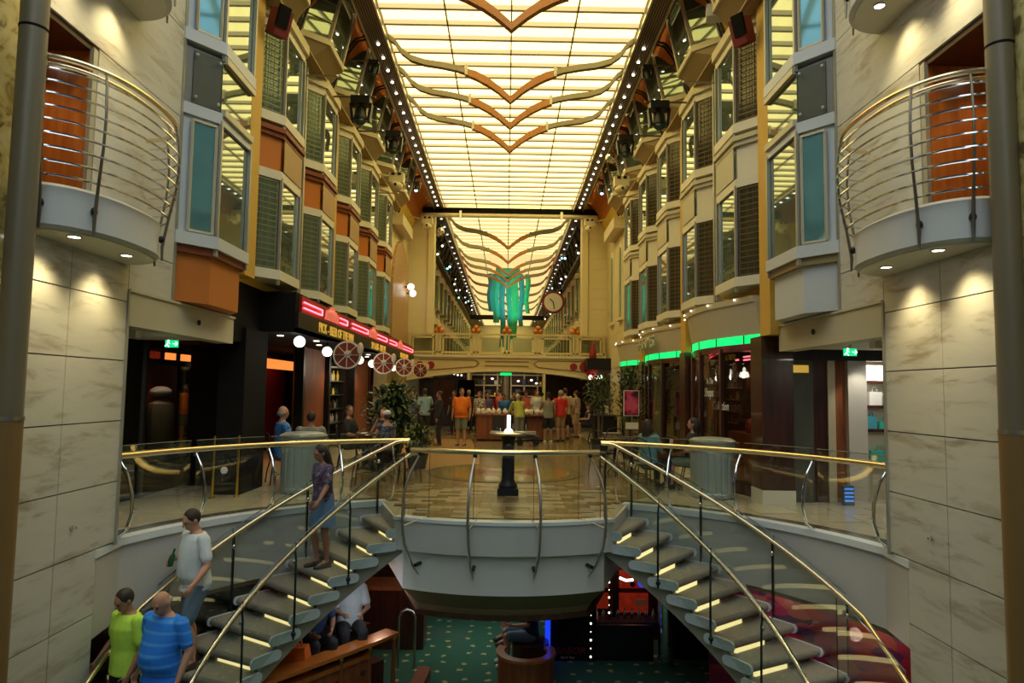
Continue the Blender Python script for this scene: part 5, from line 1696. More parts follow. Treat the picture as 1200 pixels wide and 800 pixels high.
# ---------------- handrails and glass
def hz(a, h=0.90):
    return -RISE * max(0.0, (abs(a) - 22.6) / STEP) + h
def curve_rail(s, rad, a0, a1, h, n=30):
    return [cyl((a0 + (a1 - a0) * i / n) * s, min(rad, ro(a0 + (a1 - a0) * i / n)), hz(a0 + (a1 - a0) * i / n, h)) for i in range(n + 1)]
for s in (-1, 1):
    for side_, rad, gr in (('inner', RI - 0.05, RI - 0.085), ('outer', RO + 0.0, RO + 0.04)):
        t = thing('stair_railing', '%s glass railing with brass handrail on the %s flight of stairs' % (side_, SIDE[s]), 'railing', cyl(45 * s, rad, -1.0), 0, 'stair railings')
        pts = curve_rail(s, rad, 22.5 if side_ == 'outer' else 24.5, ak(14), 0.90)
        if side_ == 'outer':
            pts = [cyl(20.0 * s, rad - 0.02, 0.915), cyl(21.5 * s, rad, 0.91)] + pts
        MB().tube(pts, 0.027, 10).build('handrail', 'brass', t, True)
        for k in (1.0, 3.9, 6.8, 9.7, 12.6):
            a = ak(k)
            zb_ = -RISE * k
            if side_ == 'inner':
                p = [cyl(a * s, rad - 0.02, zb_ - 0.10), cyl(a * s, rad - 0.03, zb_ + 0.2), cyl(a * s, rad - 0.02, hz(a, 0.78)), cyl(a * s, rad, hz(a, 0.88))]
            else:
                p = [cyl(a * s, min(rad, ro(a)), zb_ - 0.10), cyl(a * s, min(rad, ro(a)), hz(a, 0.78)), cyl(a * s, min(rad, ro(a)), hz(a, 0.88))]
            po = MB().tube(p, 0.013, 8).build('post', 'iron', t, True)
            q = cyl(a * s, min(rad, ro(a)) - (0.02 if side_ == 'inner' else 0), zb_ - 0.04)
            MB().ell(q, (0.03, 0.03, 0.035), 8, 6).build('foot_bolt', 'iron', po, True)
            q = cyl(a * s, min(rad, ro(a)), hz(a, 0.74))
            MB().ell(q, (0.024, 0.024, 0.035), 8, 6).build('clamp', 'chrome', po, True)
        for ka, kb in ((1.05, 3.85), (3.95, 6.75), (6.85, 9.65), (9.75, 12.5)):
            b = MB()
            z0 = lambda a: hz(a, 0.0)
            z1 = lambda a: hz(a, 0.985)
            grr = min(gr, ro(ak(kb)))
            b.arc(CC, grr, grr + 0.010, ak(ka) * s, ak(kb) * s, lambda a: hz(a, -0.02), lambda a: hz(a, 0.985), 8)
            gp = b.build('glass_panel', 'glass', t, True)
            b = MB()
            b.tube([cyl(x * s, grr + 0.005, hz(x, 0.987)) for x in [ak(ka) + (ak(kb) - ak(ka)) * i / 8 for i in range(9)]], 0.007, 4)
            b.tube([cyl(ak(ka) * s, grr + 0.005, hz(ak(ka), 0.0)), cyl(ak(ka) * s, grr + 0.005, hz(ak(ka), 0.985))], 0.005, 4)
            b.build('glass_edge', 'glass_edge', gp)
    # railing along the well at promenade level
    t = thing('well_railing', 'curved glass railing with brass handrail round the %s edge of the stair well' % SIDE[s], 'railing', cyl(50 * s, RH, 0), 0, 'railings round the well')
    MB().tube([cyl((19.5 + (76 - 19.5) * i / 30) * s, RH + 0.05, 0.915) for i in range(31)], 0.035, 10).build('handrail', 'brass', t, True)
    for a in (74.0, 60.5, 47.0, 33.5, 23.0):
        p = [cyl(a * s, RH + 0.05, 0.87), cyl(a * s, RH - 0.06, 0.72), cyl(a * s, RH - 0.14, 0.5), cyl(a * s, RH - 0.15, 0.3), cyl(a * s, RH - 0.08, 0.1), cyl(a * s, RH + 0.06, 0.02)]
        po = MB().tube(p, [0.012, 0.017, 0.019, 0.019, 0.017, 0.015], 8).build('bow_post', 'chrome', t, True)
        MB().tube([cyl(a * s, RH - 0.12, 0.16), cyl(a * s, RH + 0.0, 0.025), cyl((a - 1.6) * s, RH + 0.1, 0.03)], 0.009, 6).build('foot_brace', 'chrome', po, True)
        MB().cbox(cyl(a * s, RH + 0.06, 0.86), (0.03, 0.05, 0.06), -R(a * s)).build('bracket', 'steel', po)
    for a0, a1 in ((76, 61), (60, 47.5), (46.5, 34), (33, 23.5)):
        gp = MB().arc(CC, RH + 0.09, RH + 0.10, a1 * s, a0 * s, 0.03, 1.02, 10).build('glass_panel', 'glass', t, True)
        MB().tube([cyl((a0 + (a1 - a0) * i / 8) * s, RH + 0.095, 1.022) for i in range(9)], 0.005, 4).build('glass_edge', 'glass_edge', gp)
# railing on the balcony tongue
t = thing('tongue_railing', 'glass railing with four bowed steel posts on the front of the balcony tongue', 'railing', (0, 8.92, 0))
def fa(a, r_, z):
    return (PC[0] + r_ * math.sin(R(a)), PC[1] - r_ * math.cos(R(a)), z)
MB().tube([fa(-24 + 48 * i / 24, PR - 0.02, 0.90) for i in range(25)], 0.035, 10).build('handrail', 'brass', t, True)
for a in (-21.5, -7.3, 7.3, 21.5):
    b = MB()
    p = [fa(a, PR - 0.02, 0.86), fa(a * 1.06, PR + 0.10, 0.62), fa(a * 1.10, PR + 0.17, 0.35), fa(a * 1.10, PR + 0.20, 0.0), fa(a * 1.08, PR + 0.17, -0.3), fa(a * 1.03, PR + 0.06, -0.58), fa(a, PR - 0.05, -0.72)]
    po = b.tube(p, [0.010, 0.017, 0.019, 0.02, 0.019, 0.016, 0.006], 8).build('bow_post', 'steel', t, True)
    MB().tube([fa(a, PR - 0.09, -0.58), fa(a, PR + 0.05, -0.58)], 0.025, 8).build('bolt', 'iron', po, True)
    MB().tube([fa(a * 0.93, PR - 0.08, 0.03), fa(a * 1.09, PR + 0.18, -0.06)], 0.007, 6).build('stay', 'steel', po, True)
    MB().ell(fa(a, PR - 0.02, 0.85), (0.03, 0.03, 0.03), 8, 6).build('clamp', 'iron', po, True)
for a0, a1 in ((-25, -19.2), (-18.8, -7.6), (-7.2, 7.2), (7.6, 18.8), (19.2, 25)):
    b = MB()
    n = 8
    b.loft([[fa(a0 + (a1 - a0) * i / n, PR - 0.06, 0.02), fa(a0 + (a1 - a0) * i / n, PR - 0.07, 0.02), fa(a0 + (a1 - a0) * i / n, PR - 0.07, 1.0), fa(a0 + (a1 - a0) * i / n, PR - 0.06, 1.0)] for i in range(n + 1)])
    gp = b.build('glass_panel', 'glass', t, True)
    MB().tube([fa(a1, PR - 0.065, 0.02), fa(a1, PR - 0.065, 1.0)], 0.004, 4).build('glass_edge', 'glass_edge', gp)
# ================================================================= FURNITURE AND FITTINGS
def at_loc(o, loc, rz=0.0):
    o.location = loc
    o.rotation_euler = (0, 0, rz)
# fluted drums
for s, (x, y) in ((-1, (-3.33, 11.4)), (1, (3.43, 11.4))):
    t = thing('fluted_drum', 'round pale blue-grey fluted drum with a lid behind the %s railing' % SIDE[s], 'drum', (x, y, 0), 0, 'fluted drums')
    n = 72
    prof = []
    rings = []
    for z, r_, fl in ((0.02, 0.355, 0), (0.08, 0.362, 0), (0.10, 0.352, 1), (0.74, 0.352, 1), (0.76, 0.362, 0), (0.86, 0.362, 0)):
        rings.append([(x + (r_ - (0.012 if fl and (j % 4 < 1) else 0)) * math.cos(2 * math.pi * j / n), y + (r_ - (0.012 if fl and (j % 4 < 1) else 0)) * math.sin(2 * math.pi * j / n), z) for j in range(n)])
    MB().loft(rings).build('body', 'bin', t)
    MB().lathe([(0.335, 0.0), (0.335, 0.03)], 24, (x, y, 0)).build('foot', 'near_black', t)
    MB().lathe([(0.355, 0.86), (0.355, 0.90), (0.375, 0.905), (0.378, 0.93), (0.30, 0.97), (0.14, 0.985), (0.0, 0.985)], 32, (x, y, 0)).build('lid', 'bin_top', t, True)
# tall pedestal table with lamp
PT = (0.05, 11.3)
t = thing('pedestal_table', 'high round glass-topped table on a thick dark fluted column', 'table', (PT[0], PT[1], 0))
MB().prism([(PT[0] + sx * 0.17, PT[1] + sy * 0.17) for sx, sy in ((-1, -1), (1, -1), (1, 1), (-1, 1))], 0.012, 0.13).build('plinth', 'black', t)
MB().lathe([(0.15, 0.13), (0.155, 0.17), (0.12, 0.22), (0.105, 0.26), (0.10, 0.9), (0.13, 0.95), (0.13, 0.98)], 20, (PT[0], PT[1], 0)).build('column', 'black', t, True)
MB().lathe([(0.30, 0.98), (0.315, 0.99), (0.315, 1.01), (0.30, 1.02)], 32, (PT[0], PT[1], 0)).build('top', 'steel', t, True)
t = thing('table_lamp', 'glowing white tube lamp standing on the high round table', 'lamp', (PT[0], PT[1], 1.02))
MB().lathe([(0.075, 1.021), (0.07, 1.05), (0.045, 1.08)], 16, (PT[0], PT[1], 0)).build('base', 'white_lamp', t, True)
MB().lathe([(0.03, 1.08), (0.03, 1.30), (0.0, 1.31)], 12, (PT[0], PT[1], 0)).build('tube', 'white_lamp', t, True)
for i, (dx, dy, m) in enumerate(((-0.16, -0.05, 'glass'), (-0.24, 0.05, 'white'), (0.17, 0.02, 'white'), (0.22, -0.1, 'white'))):
    q = MB().lathe([(0.025, 1.021), (0.035, 1.10), (0.033, 1.10), (0.023, 1.03), (0, 1.03)] if i == 0 else [(0.05, 1.021), (0.06, 1.035), (0.0, 1.03)], 14, (PT[0] + dx, PT[1] + dy, 0))
    tag(q.build('drinking_glass' if i == 0 else 'saucer', m, None, True), ('clear tumbler on the high round table left of the lamp', 'white saucer at the left rim of the high round table', 'white saucer right of the lamp on the high table', 'white saucer at the front right rim of the high table')[i], 'glass' if i == 0 else 'saucer')
# sale counter with heap of paper bags
t = thing('sale_counter', 'red wood sale counter in the middle of the crowd', 'counter', (0.1, 23.6, 0))
for i, (x0, x1, y0, y1) in enumerate(((-1.0, 0.0, 23.3, 23.9), (0.75, 1.3, 23.5, 24.0), (-1.0, -0.5, 23.9, 25.2), (0.8, 1.3, 24.0, 25.2))):
    MB().box(x0, x1, y0, y1, 0.06, 0.86).build('cabinet', 'wood_red', t)
MB().box(-1.05, 1.35, 23.25, 24.05, 0.86, 0.90).build('worktop', 'wood_red', t)
MB().box(-0.98, 1.28, 23.4, 24.0, 0.0, 0.06).build('plinth', 'black', t)
MB().box(-0.45, -0.05, 23.26, 23.30, 0.2, 0.84).build('dark_panel', 'near_black', t)
pb = []
for v_ in range(4):
    b = MB().ell((0, 0, 0.085), (0.08, 0.08, 0.10), 9, 6)
    b.v = [(x * random.uniform(.75, 1.2), y * random.uniform(.75, 1.2), max(0, z * random.uniform(.8, 1.2))) for x, y, z in b.v]
    pb.append(b.mesh('paper_bag', 'paper'))
for i in range(26):
    x = -0.95 + 2.2 * (i % 13) / 12 + random.uniform(-.04, .04)
    y = 23.42 + 0.32 * (i // 13) + random.uniform(-.03, .03)
    o = link('paper_bag', random.choice(pb), None, Matrix.Translation((x, y, 0.90)) @ Matrix.Rotation(random.uniform(0, 6), 4, 'Z'))
    tag(o, 'crumpled white paper bag in the heap on the red sale counter', 'paper bag', 'white bags on the sale counter')
# trolley
t = thing('folded_trolley', 'low dark trolley with small wheels parked before the sale counter', 'trolley', (0.75, 21.6, 0))
MB().box(0.35, 1.05, 21.4, 21.8, 0.22, 0.30).build('deck', 'near_black', t)
MB().box(0.30, 0.95, 21.35, 21.85, 0.36, 0.44).build('tray', 'bin_top', t)
for x in (0.45, 0.95):
    for y in (21.42, 21.78):
        b = MB().lathe([(0, -0.03), (0.1, -0.03), (0.1, 0.03), (0, 0.03)], 14)
        b.v = [(x + px, y + pz, 0.1 + py) for px, py, pz in b.v]
        b.build('wheel', 'iron', t)
for x in (0.4, 0.9):
    MB().box(x, x + 0.05, 21.55, 21.65, 0.2, 0.38).build('strut', 'steel', t)
# poster stand
t = thing('poster_stand', 'stand with a framed pink poster and small notice beside the trees', 'sign', (3.15, 17.1, 0))
MB().lathe([(0.2, 0.0), (0.2, 0.015), (0.02, 0.03)], 16, (3.15, 17.1, 0)).build('foot', 'steel', t)
MB().tube([(3.15, 17.1, 0.02), (3.15, 17.1, 1.2)], 0.014, 8).build('pole', 'steel', t)
MB().box(2.93, 3.32, 17.06, 17.09, 1.12, 1.76).build('frame', 'cream_pale', t)
MB().box(2.95, 3.30, 17.05, 17.06, 1.14, 1.74).build('print', ramp_mat('poster_print', 'ShaderNodeTexNoise', [(0.4, (0.05, 0.01, 0.02)), (0.52, (0.60, 0.03, 0.12)), (0.62, (0.65, 0.10, 0.16))], 0.4, (1, 1, 1), {'Scale': 4.0, 'Detail': 2.0}), t)
MB().box(2.98, 3.30, 17.06, 17.08, 0.80, 0.96).build('notice', 'cream_pale', t)
# stone litter box
t = thing('stone_box', 'square beige stone box with a metal top at the right of the paving', 'box', (3.0, 19.4, 0))
MB().box(2.75, 3.2, 19.2, 19.65, 0.01, 0.52).build('body', 'frame_pale', t)
MB().box(2.72, 3.23, 19.17, 19.68, 0.52, 0.56).build('top', 'steel', t)
MB().tube([(3.3, 19.6, 0.0), (3.3, 19.6, 1.6)], 0.02, 8).build('post', 'frame_pale', t)
# dark planter chest near the lantern pier
t = thing('dark_chest', 'black counter chest with a pale menu easel near the right end of the bridge', 'chest', (3.5, 24.6, 0))
MB().box(3.15, 3.95, 24.3, 25.0, 0, 0.85).build('body', 'black', t)
MB().box(3.1, 4.0, 24.25, 25.05, 0.85, 0.90).build('top', 'near_black', t)
b = MB()
b.bar((3.35, 24.6, 0.9), (3.5, 24.6, 1.25), 0.03)
b.bar((3.7, 24.6, 0.9), (3.55, 24.6, 1.25), 0.03)
b.box(3.36, 3.68, 24.58, 24.6, 0.95, 1.22)
b.build('easel', 'beige', t)

# plants: leaves are one mesh of real blades
def plant(name, lab, x, y, z0, z1, rad, nleaf, m, llen, trunk=True, pot=True):
    t = thing(name, lab, 'plant', (x, y, 0))
    if pot:
        MB().lathe([(0.18, 0.0), (0.26, 0.42), (0.28, 0.45), (0.24, 0.45), (0.22, 0.40), (0, 0.40)], 18, (x, y, 0)).build('pot', 'near_black', t, True)
    if trunk:
        for k in range(3):
            a = k * 2.1
            MB().tube([(x + 0.04 * math.cos(a), y + 0.04 * math.sin(a), 0.35), (x + 0.1 * math.cos(a), y + 0.1 * math.sin(a), (z0 + z1) / 2), (x + 0.2 * math.cos(a + .4), y + 0.2 * math.sin(a + .4), z1 - 0.1)], [0.03, 0.022, 0.008], 6).build('stem', 'bark', t, True)
    b = MB()
    for i in range(nleaf):
        u, v, w_ = random.gauss(0, .5), random.gauss(0, .5), random.uniform(-1, 1)
        k = math.sqrt(max(0.1, 1 - 0.6 * w_ * w_))
        c = Vector((x + rad * max(-1, min(1, u)) * k, y + rad * max(-1, min(1, v)) * k, (z0 + z1) / 2 + w_ * (z1 - z0) / 2))
        d = Vector((c.x - x + random.uniform(-.2, .2), c.y - y + random.uniform(-.2, .2), random.uniform(-.25, .35))).normalized() * llen * random.uniform(.6, 1.3)
        n_ = d.cross(Vector((0, 0, 1)))
        n_ = (n_.normalized() if n_.length > 1e-4 else Vector((1, 0, 0))) * llen * 0.17
        up = Vector((0, 0, llen * 0.12))
        b.add([c, c + d * 0.4 + n_ + up, c + d * 0.4 - n_ + up, c + d * 0.75 + n_ * 0.7 + up, c + d * 0.75 - n_ * 0.7 + up, c + d - up * 0.6], [(0, 1, 2), (1, 3, 4, 2), (3, 5, 4)])
    f = b.build('foliage', m, t)
    f['kind'] = 'stuff'
    return t
plant('palm_shrub', 'bushy dark green palm shrub beside the pub tables', -2.65, 16.1, 0.42, 1.72, 0.50, 900, 'leaf', 0.30)
plant('palm_shrub', 'low spreading green shrub in front of the bushy palm', -1.9, 14.9, 0.40, 0.85, 0.26, 260, 'leaf_light', 0.22, False)
plant('indoor_tree', 'leafy indoor tree just left of the pink poster', 2.55, 18.6, 1.15, 2.15, 0.38, 600, 'leaf', 0.15)
plant('indoor_tree', 'tall leafy indoor tree just right of the pink poster', 3.22, 17.75, 0.95, 2.3, 0.38, 900, 'leaf', 0.15)

# cafe tables and iron chairs
def cafe_table(x, y, lab, h=0.72, r_=0.34):
    t = thing('cafe_table', lab, 'table', (x, y, 0), 0, 'cafe tables')
    MB().lathe([(r_ - 0.01, h), (r_, h + 0.01), (r_, h + 0.025), (r_ - 0.01, h + 0.03)], 24, (x, y, 0)).build('top', 'wood_dark', t, True)
    MB().lathe([(0.03, 0.03), (0.025, h)], 10, (x, y, 0)).build('stem', 'iron', t, True)
    for k in range(4):
        a = k * math.pi / 2 + 0.5
        MB().tube([(x, y, 0.22), (x + 0.12 * math.cos(a), y + 0.12 * math.sin(a), 0.12), (x + 0.26 * math.cos(a), y + 0.26 * math.sin(a), 0.012)], 0.014, 6).build('foot', 'iron', t, True)
    return t
def iron_chair():
    t = thing('iron_chair', 'x', 'chair', (0, 0, 0), 0, 'iron cafe chairs')
    MB().lathe([(0.19, 0.44), (0.21, 0.45), (0.21, 0.475), (0.19, 0.485)], 18).build('seat', 'near_black', t, True)
    for sx in (-1, 1):
        for sy in (-1, 1):
            MB().tube([(sx * 0.15, sy * 0.15, 0.45), (sx * 0.20, sy * 0.20, 0.2), (sx * 0.21, sy * 0.22, 0.008)], 0.012, 6).build('leg', 'iron', t, True)
    MB().tube([(-0.2, -0.16, 0.45), (-0.21, -0.23, 0.72), (-0.15, -0.26, 0.88), (0.0, -0.27, 0.93), (0.15, -0.26, 0.88), (0.21, -0.23, 0.72), (0.2, -0.16, 0.45)], 0.012, 6).build('backrest', 'iron', t, True)
    for sx in (-1, 1):
        MB().tube([(sx * (0.05 + 0.06 * (1 - i / 11)) + sx * 0.05 * math.cos(i * 0.7) * (1 - i / 14), -0.25, 0.62 + 0.012 * i + 0.05 * math.sin(i * 0.7) * (1 - i / 14)) for i in range(12)], 0.008, 5).build('scroll', 'iron', t, True)
    MB().tube([(0.18 * math.cos(a), 0.18 * math.sin(a), 0.18) for a in [2 * math.pi * i / 14 for i in range(14)]], 0.008, 5, True).build('ring', 'iron', t, True)
    return t
TABS = [((-3.55, 12.75), 'round dark cafe table of the man in the blue shirt'), ((-2.85, 14.6), 'round dark cafe table with plates of the woman in the white cap'),
        ((-2.3, 12.9), 'empty round dark cafe table on the left beyond the railing'), ((2.95, 12.35), 'round dark cafe table between the two women on the right'),
        ((2.3, 14.4), 'small empty cafe table right of the paving')]
for (x, y), lab in TABS:
    cafe_table(x, y, lab)
ch0 = iron_chair()
spots = [(-4.0, 12.35, -60, 'under the man in the blue floral shirt'), (-3.45, 12.2, 10, 'under the person in the grey top'), (-3.35, 14.75, -80, 'under the man in the dark shirt'),
         (-2.7, 15.15, 170, 'under the woman with glasses'), (-2.45, 14.15, 40, 'under the woman in the white cap'), (-2.5, 12.4, 20, 'empty, nearest the left handrail'),
         (-1.85, 13.1, 110, 'empty, at the edge of the tan carpet'), (2.5, 12.0, -50, 'under the woman in teal'), (3.35, 12.25, 80, 'under the dark haired woman behind the right drum'),
         (2.55, 12.85, 200, 'empty, behind the woman in teal'), (2.0, 14.1, -40, 'empty, by the small table'), (2.45, 14.9, 190, 'empty, far side of the small table')]
for i, (x, y, a, w_) in enumerate(spots):
    c = ch0 if i == 0 else copy_tree(ch0)
    c['label'] = 'black iron cafe chair ' + w_
    at_loc(c, (x, y, 0), R(a))
for i, (x, y) in enumerate(((-2.95, 14.5), (-2.72, 14.75), (-2.75, 14.42), (-3.0, 14.72))):
    tag(MB().lathe([(0.05, 0.75), (0.09, 0.765), (0.085, 0.77), (0.0, 0.758)], 16, (x, y, 0)).build('plate', 'white', None, True), 'white plate on the cafe table of the woman in the white cap', 'plate', 'plates on the cafe table')
tag(MB().box(2.82, 3.02, 12.2, 12.34, 0.752, 0.80).build('notebook', 'wood_orange'), 'small orange book on the right cafe table', 'book')
tag(MB().lathe([(0.03, 0.752), (0.034, 0.86), (0.0, 0.86)], 12, (3.02, 12.5, 0)).build('cup', 'white', None, True), 'white cup on the right cafe table', 'cup')

# citrus-slice signs and globes along the pub
for i, (y, z) in enumerate(((13.8, 2.38), (17.9, 2.38), (21.5, 2.40), (25.6, 2.42))):
    x = -3.22
    t = thing('citrus_sign', '%s of the round orange-slice signs hanging from the pub canopy' % ORD[i], 'sign', (x, y, z), 0, 'citrus slice signs')
    disc_y(MB(), (x, y + 0.03, z), 0.285, 0.05, 28).build('rind', 'cream_pale', t)
    disc_y(MB(), (x, y - 0.022, z), 0.25, 0.012, 28).build('flesh', 'citrus', t)
    b = MB()
    for k in range(4):
        a = k * math.pi / 4
        dx, dz = math.cos(a) * 0.25, math.sin(a) * 0.25
        b.bar((x - dx, y - 0.04, z - dz), (x + dx, y - 0.04, z + dz), 0.014, 0.012)
    b.build('segment_line', 'cream_pale', t)
    disc_y(MB(), (x + 0.02, y - 0.04, z + 0.02), 0.075, 0.02, 10).build('hub', 'frame_pale', t)
    MB().ell((x + 0.26, y - 0.02, z + 0.13), (0.07, 0.03, 0.13), 8, 6).build('leaf', 'frame_pale', t, True)
    text_mesh('Sunnyflora', 0.11, 'near_black', Matrix.Translation((x, y - 0.065, z)) @ FACE_NY, 'lettering', t, 0.004, shear=0.25)
    MB().tube([(x - 0.15, y, z + 0.24), (-3.66, y, z + 0.29)], 0.01, 5).tube([(-3.6, y, z + 0.29), (-3.66, y, z + 0.34)], 0.01, 5).build('arm', 'iron', t)
for i, (y, z, r_) in enumerate(((12.25, 2.53, 0.10), (14.15, 2.46, 0.10), (17.3, 2.43, 0.10), (18.9, 2.40, 0.10), (20.6, 2.4, 0.09), (22.5, 2.4, 0.09))):
    t = thing('globe_lamp', '%s glowing white globe lamp below the pub canopy' % ORD[i], 'lamp', (-3.72, y, z), 0, 'globe lamps of the pub')
    MB().ell((-3.72, y, z), (r_, r_, r_), 16, 12).build('globe', 'globe', t, True)
    MB().lathe([(0.03, r_ * 0.95), (0.045, r_ + 0.02), (0.02, r_ + 0.05), (0.01, 2.66 - z)], 10, (-3.72, y, z)).build('stem', 'iron', t, True)
    lamp_light('globe_light', 'POINT', (-3.6, y, z - 0.16), 4.0, (1.0, 0.86, 0.66), 0.08, None, t)

# stage lights
def moving_head(x, y, z, sc, lab, m='black', lens='glass_edge'):
    t = thing('moving_head_light', lab, 'stage light', (x, y, z), 0, 'moving head lights')
    s_ = sc
    sg = 1 if x > 0 else -1
    MB().tube([(x - sg * 0.3 * s_, y, z + 0.37 * s_), (sg * 3.98, y, z + 0.37 * s_)], 0.022, 6).build('pole', 'arm_steel', t)
    MB().cbox((x, y, z + 0.27 * s_), (0.40 * s_, 0.3 * s_, 0.16 * s_)).build('base', m, t)
    for k in (-1, 1):
        MB().cbox((x + k * 0.19 * s_, y, z + 0.02 * s_), (0.06 * s_, 0.16 * s_, 0.38 * s_), 0, 0, k * 0.12).build('yoke_arm', m, t)
    MB().capsule((x, y, z + 0.06 * s_), (x, y - 0.08 * s_, z - 0.14 * s_), 0.12 * s_, 0.14 * s_, 12).build('head', m, t, True)
    MB().ell((x, y - 0.15 * s_, z - 0.2 * s_), (0.1 * s_, 0.06 * s_, 0.1 * s_), 12, 8).build('lens', lens, t, True)
for s in (-1, 1):
    moving_head(s * 3.18, 14.2, 7.55, 1.0, 'large black moving head stage light on the %s cove, nearest' % SIDE[s])
    moving_head(s * 2.95, 17.0, 7.90, 0.95, 'black tilted stage light on the %s cove beyond the large one' % SIDE[s])
    moving_head(s * 3.02, 14.6, 8.72, 0.55, 'black stage light half hidden behind the %s edge beam' % SIDE[s])
    moving_head(s * 2.9, 21.0, 8.0, 0.5, 'small stage light with a blue-white glow on the %s cove' % SIDE[s], 'black', 'blue_lamp')
    for i, (y, z) in enumerate(((19.4, 7.62), (27.0, 8.3))):
        x = s * 3.25
        t = thing('white_projector', '%s white projector with a round dark lens on the %s wall' % (('nearer', 'farther')[i], SIDE[s]), 'projector', (x, y, z), 0, 'white projectors')
        MB().cbox((x, y, z + 0.16), (0.42, 0.3, 0.3)).build('body', 'cream', t)
        for k in (-1, 1):
            MB().cbox((x + k * 0.09, y - 0.16, z + 0.26), (0.1, 0.02, 0.07)).build('vent', 'black', t)
        MB().ell((x, y - 0.08, z - 0.08), (0.2, 0.18, 0.13), 14, 8).build('dome', 'cream', t, True)
        disc_y(MB(), (x, y - 0.24, z - 0.08), 0.04, 0.03, 10).build('lens', 'black', t)
        MB().tube([(x, y + 0.1, z + 0.2), (s * 3.9, y + 0.1, z + 0.35), (s * 4.2, y + 0.1, z + 0.35)], 0.03, 6).build('arm', 'cream', t)
    # speakers at the top of the first bays
    x = s * 3.78
    t = thing('wall_speaker', 'dark red angular loudspeaker above the first louvred bay on the %s' % SIDE[s], 'speaker', (x, 10.75, 7.5), 0, 'angular loudspeakers')
    q = MB().cbox((x, 10.75, 7.62), (0.26, 0.26, 0.42), s * 0.6, 0.0, s * -0.35)
    q.build('cabinet', 'red_maroon', t)
    MB().cbox((x - s * 0.10, 10.63, 7.66), (0.06, 0.2, 0.34), s * 0.6, 0.0, s * -0.35).build('grille', 'black_matte', t)
    # rods sticking out of the facade
    for i, (y, z) in enumerate(((12.6, 7.62), (19.9, 7.5))):
        tg = MB().tube([(s * 4.25, y, z), (s * 3.30, y, z)], 0.018, 8)
        tg.ell((s * 3.30, y, z), (0.035, 0.035, 0.035), 8, 6)
        tag(tg.build('steel_rod', 'steel', None, True), '%s thin steel rod with a ball end reaching out of the %s facade' % (('nearer', 'farther')[i], SIDE[s]), 'rod')
t = thing('ceiling_camera', 'grey boxy camera at the top edge right of the ceiling', 'camera', (3.98, 12.3, 8.95))
MB().cbox((3.62, 11.6, 8.42), (0.34, 0.26, 0.22), -0.2).build('body', 'cool_white', t)
disc_y(MB(), (3.64, 11.46, 8.46), 0.06, 0.04, 12).build('lens', 'black', t)
MB().tube([(3.66, 11.7, 8.5), (3.9, 11.8, 8.6)], 0.02, 6).build('arm', 'steel', t)
for i, (x, y, z, r_) in enumerate(((3.05, 20.0, 8.72, 0.17), (-3.0, 29.2, 8.55, 0.22))):
    t = thing('mirror_ball', ('small mirror ball under the right edge beam', 'small mirror ball just behind the left end of the cross beam')[i], 'mirror ball', (x, y, z))
    b = MB().ell((x, y, z), (r_, r_, r_), 16, 10)
    b.build('ball', 'chrome', t)
    MB().tube([(x, y, z + r_), (x, y, 9.25)], 0.008, 5).build('wire', 'iron', t)
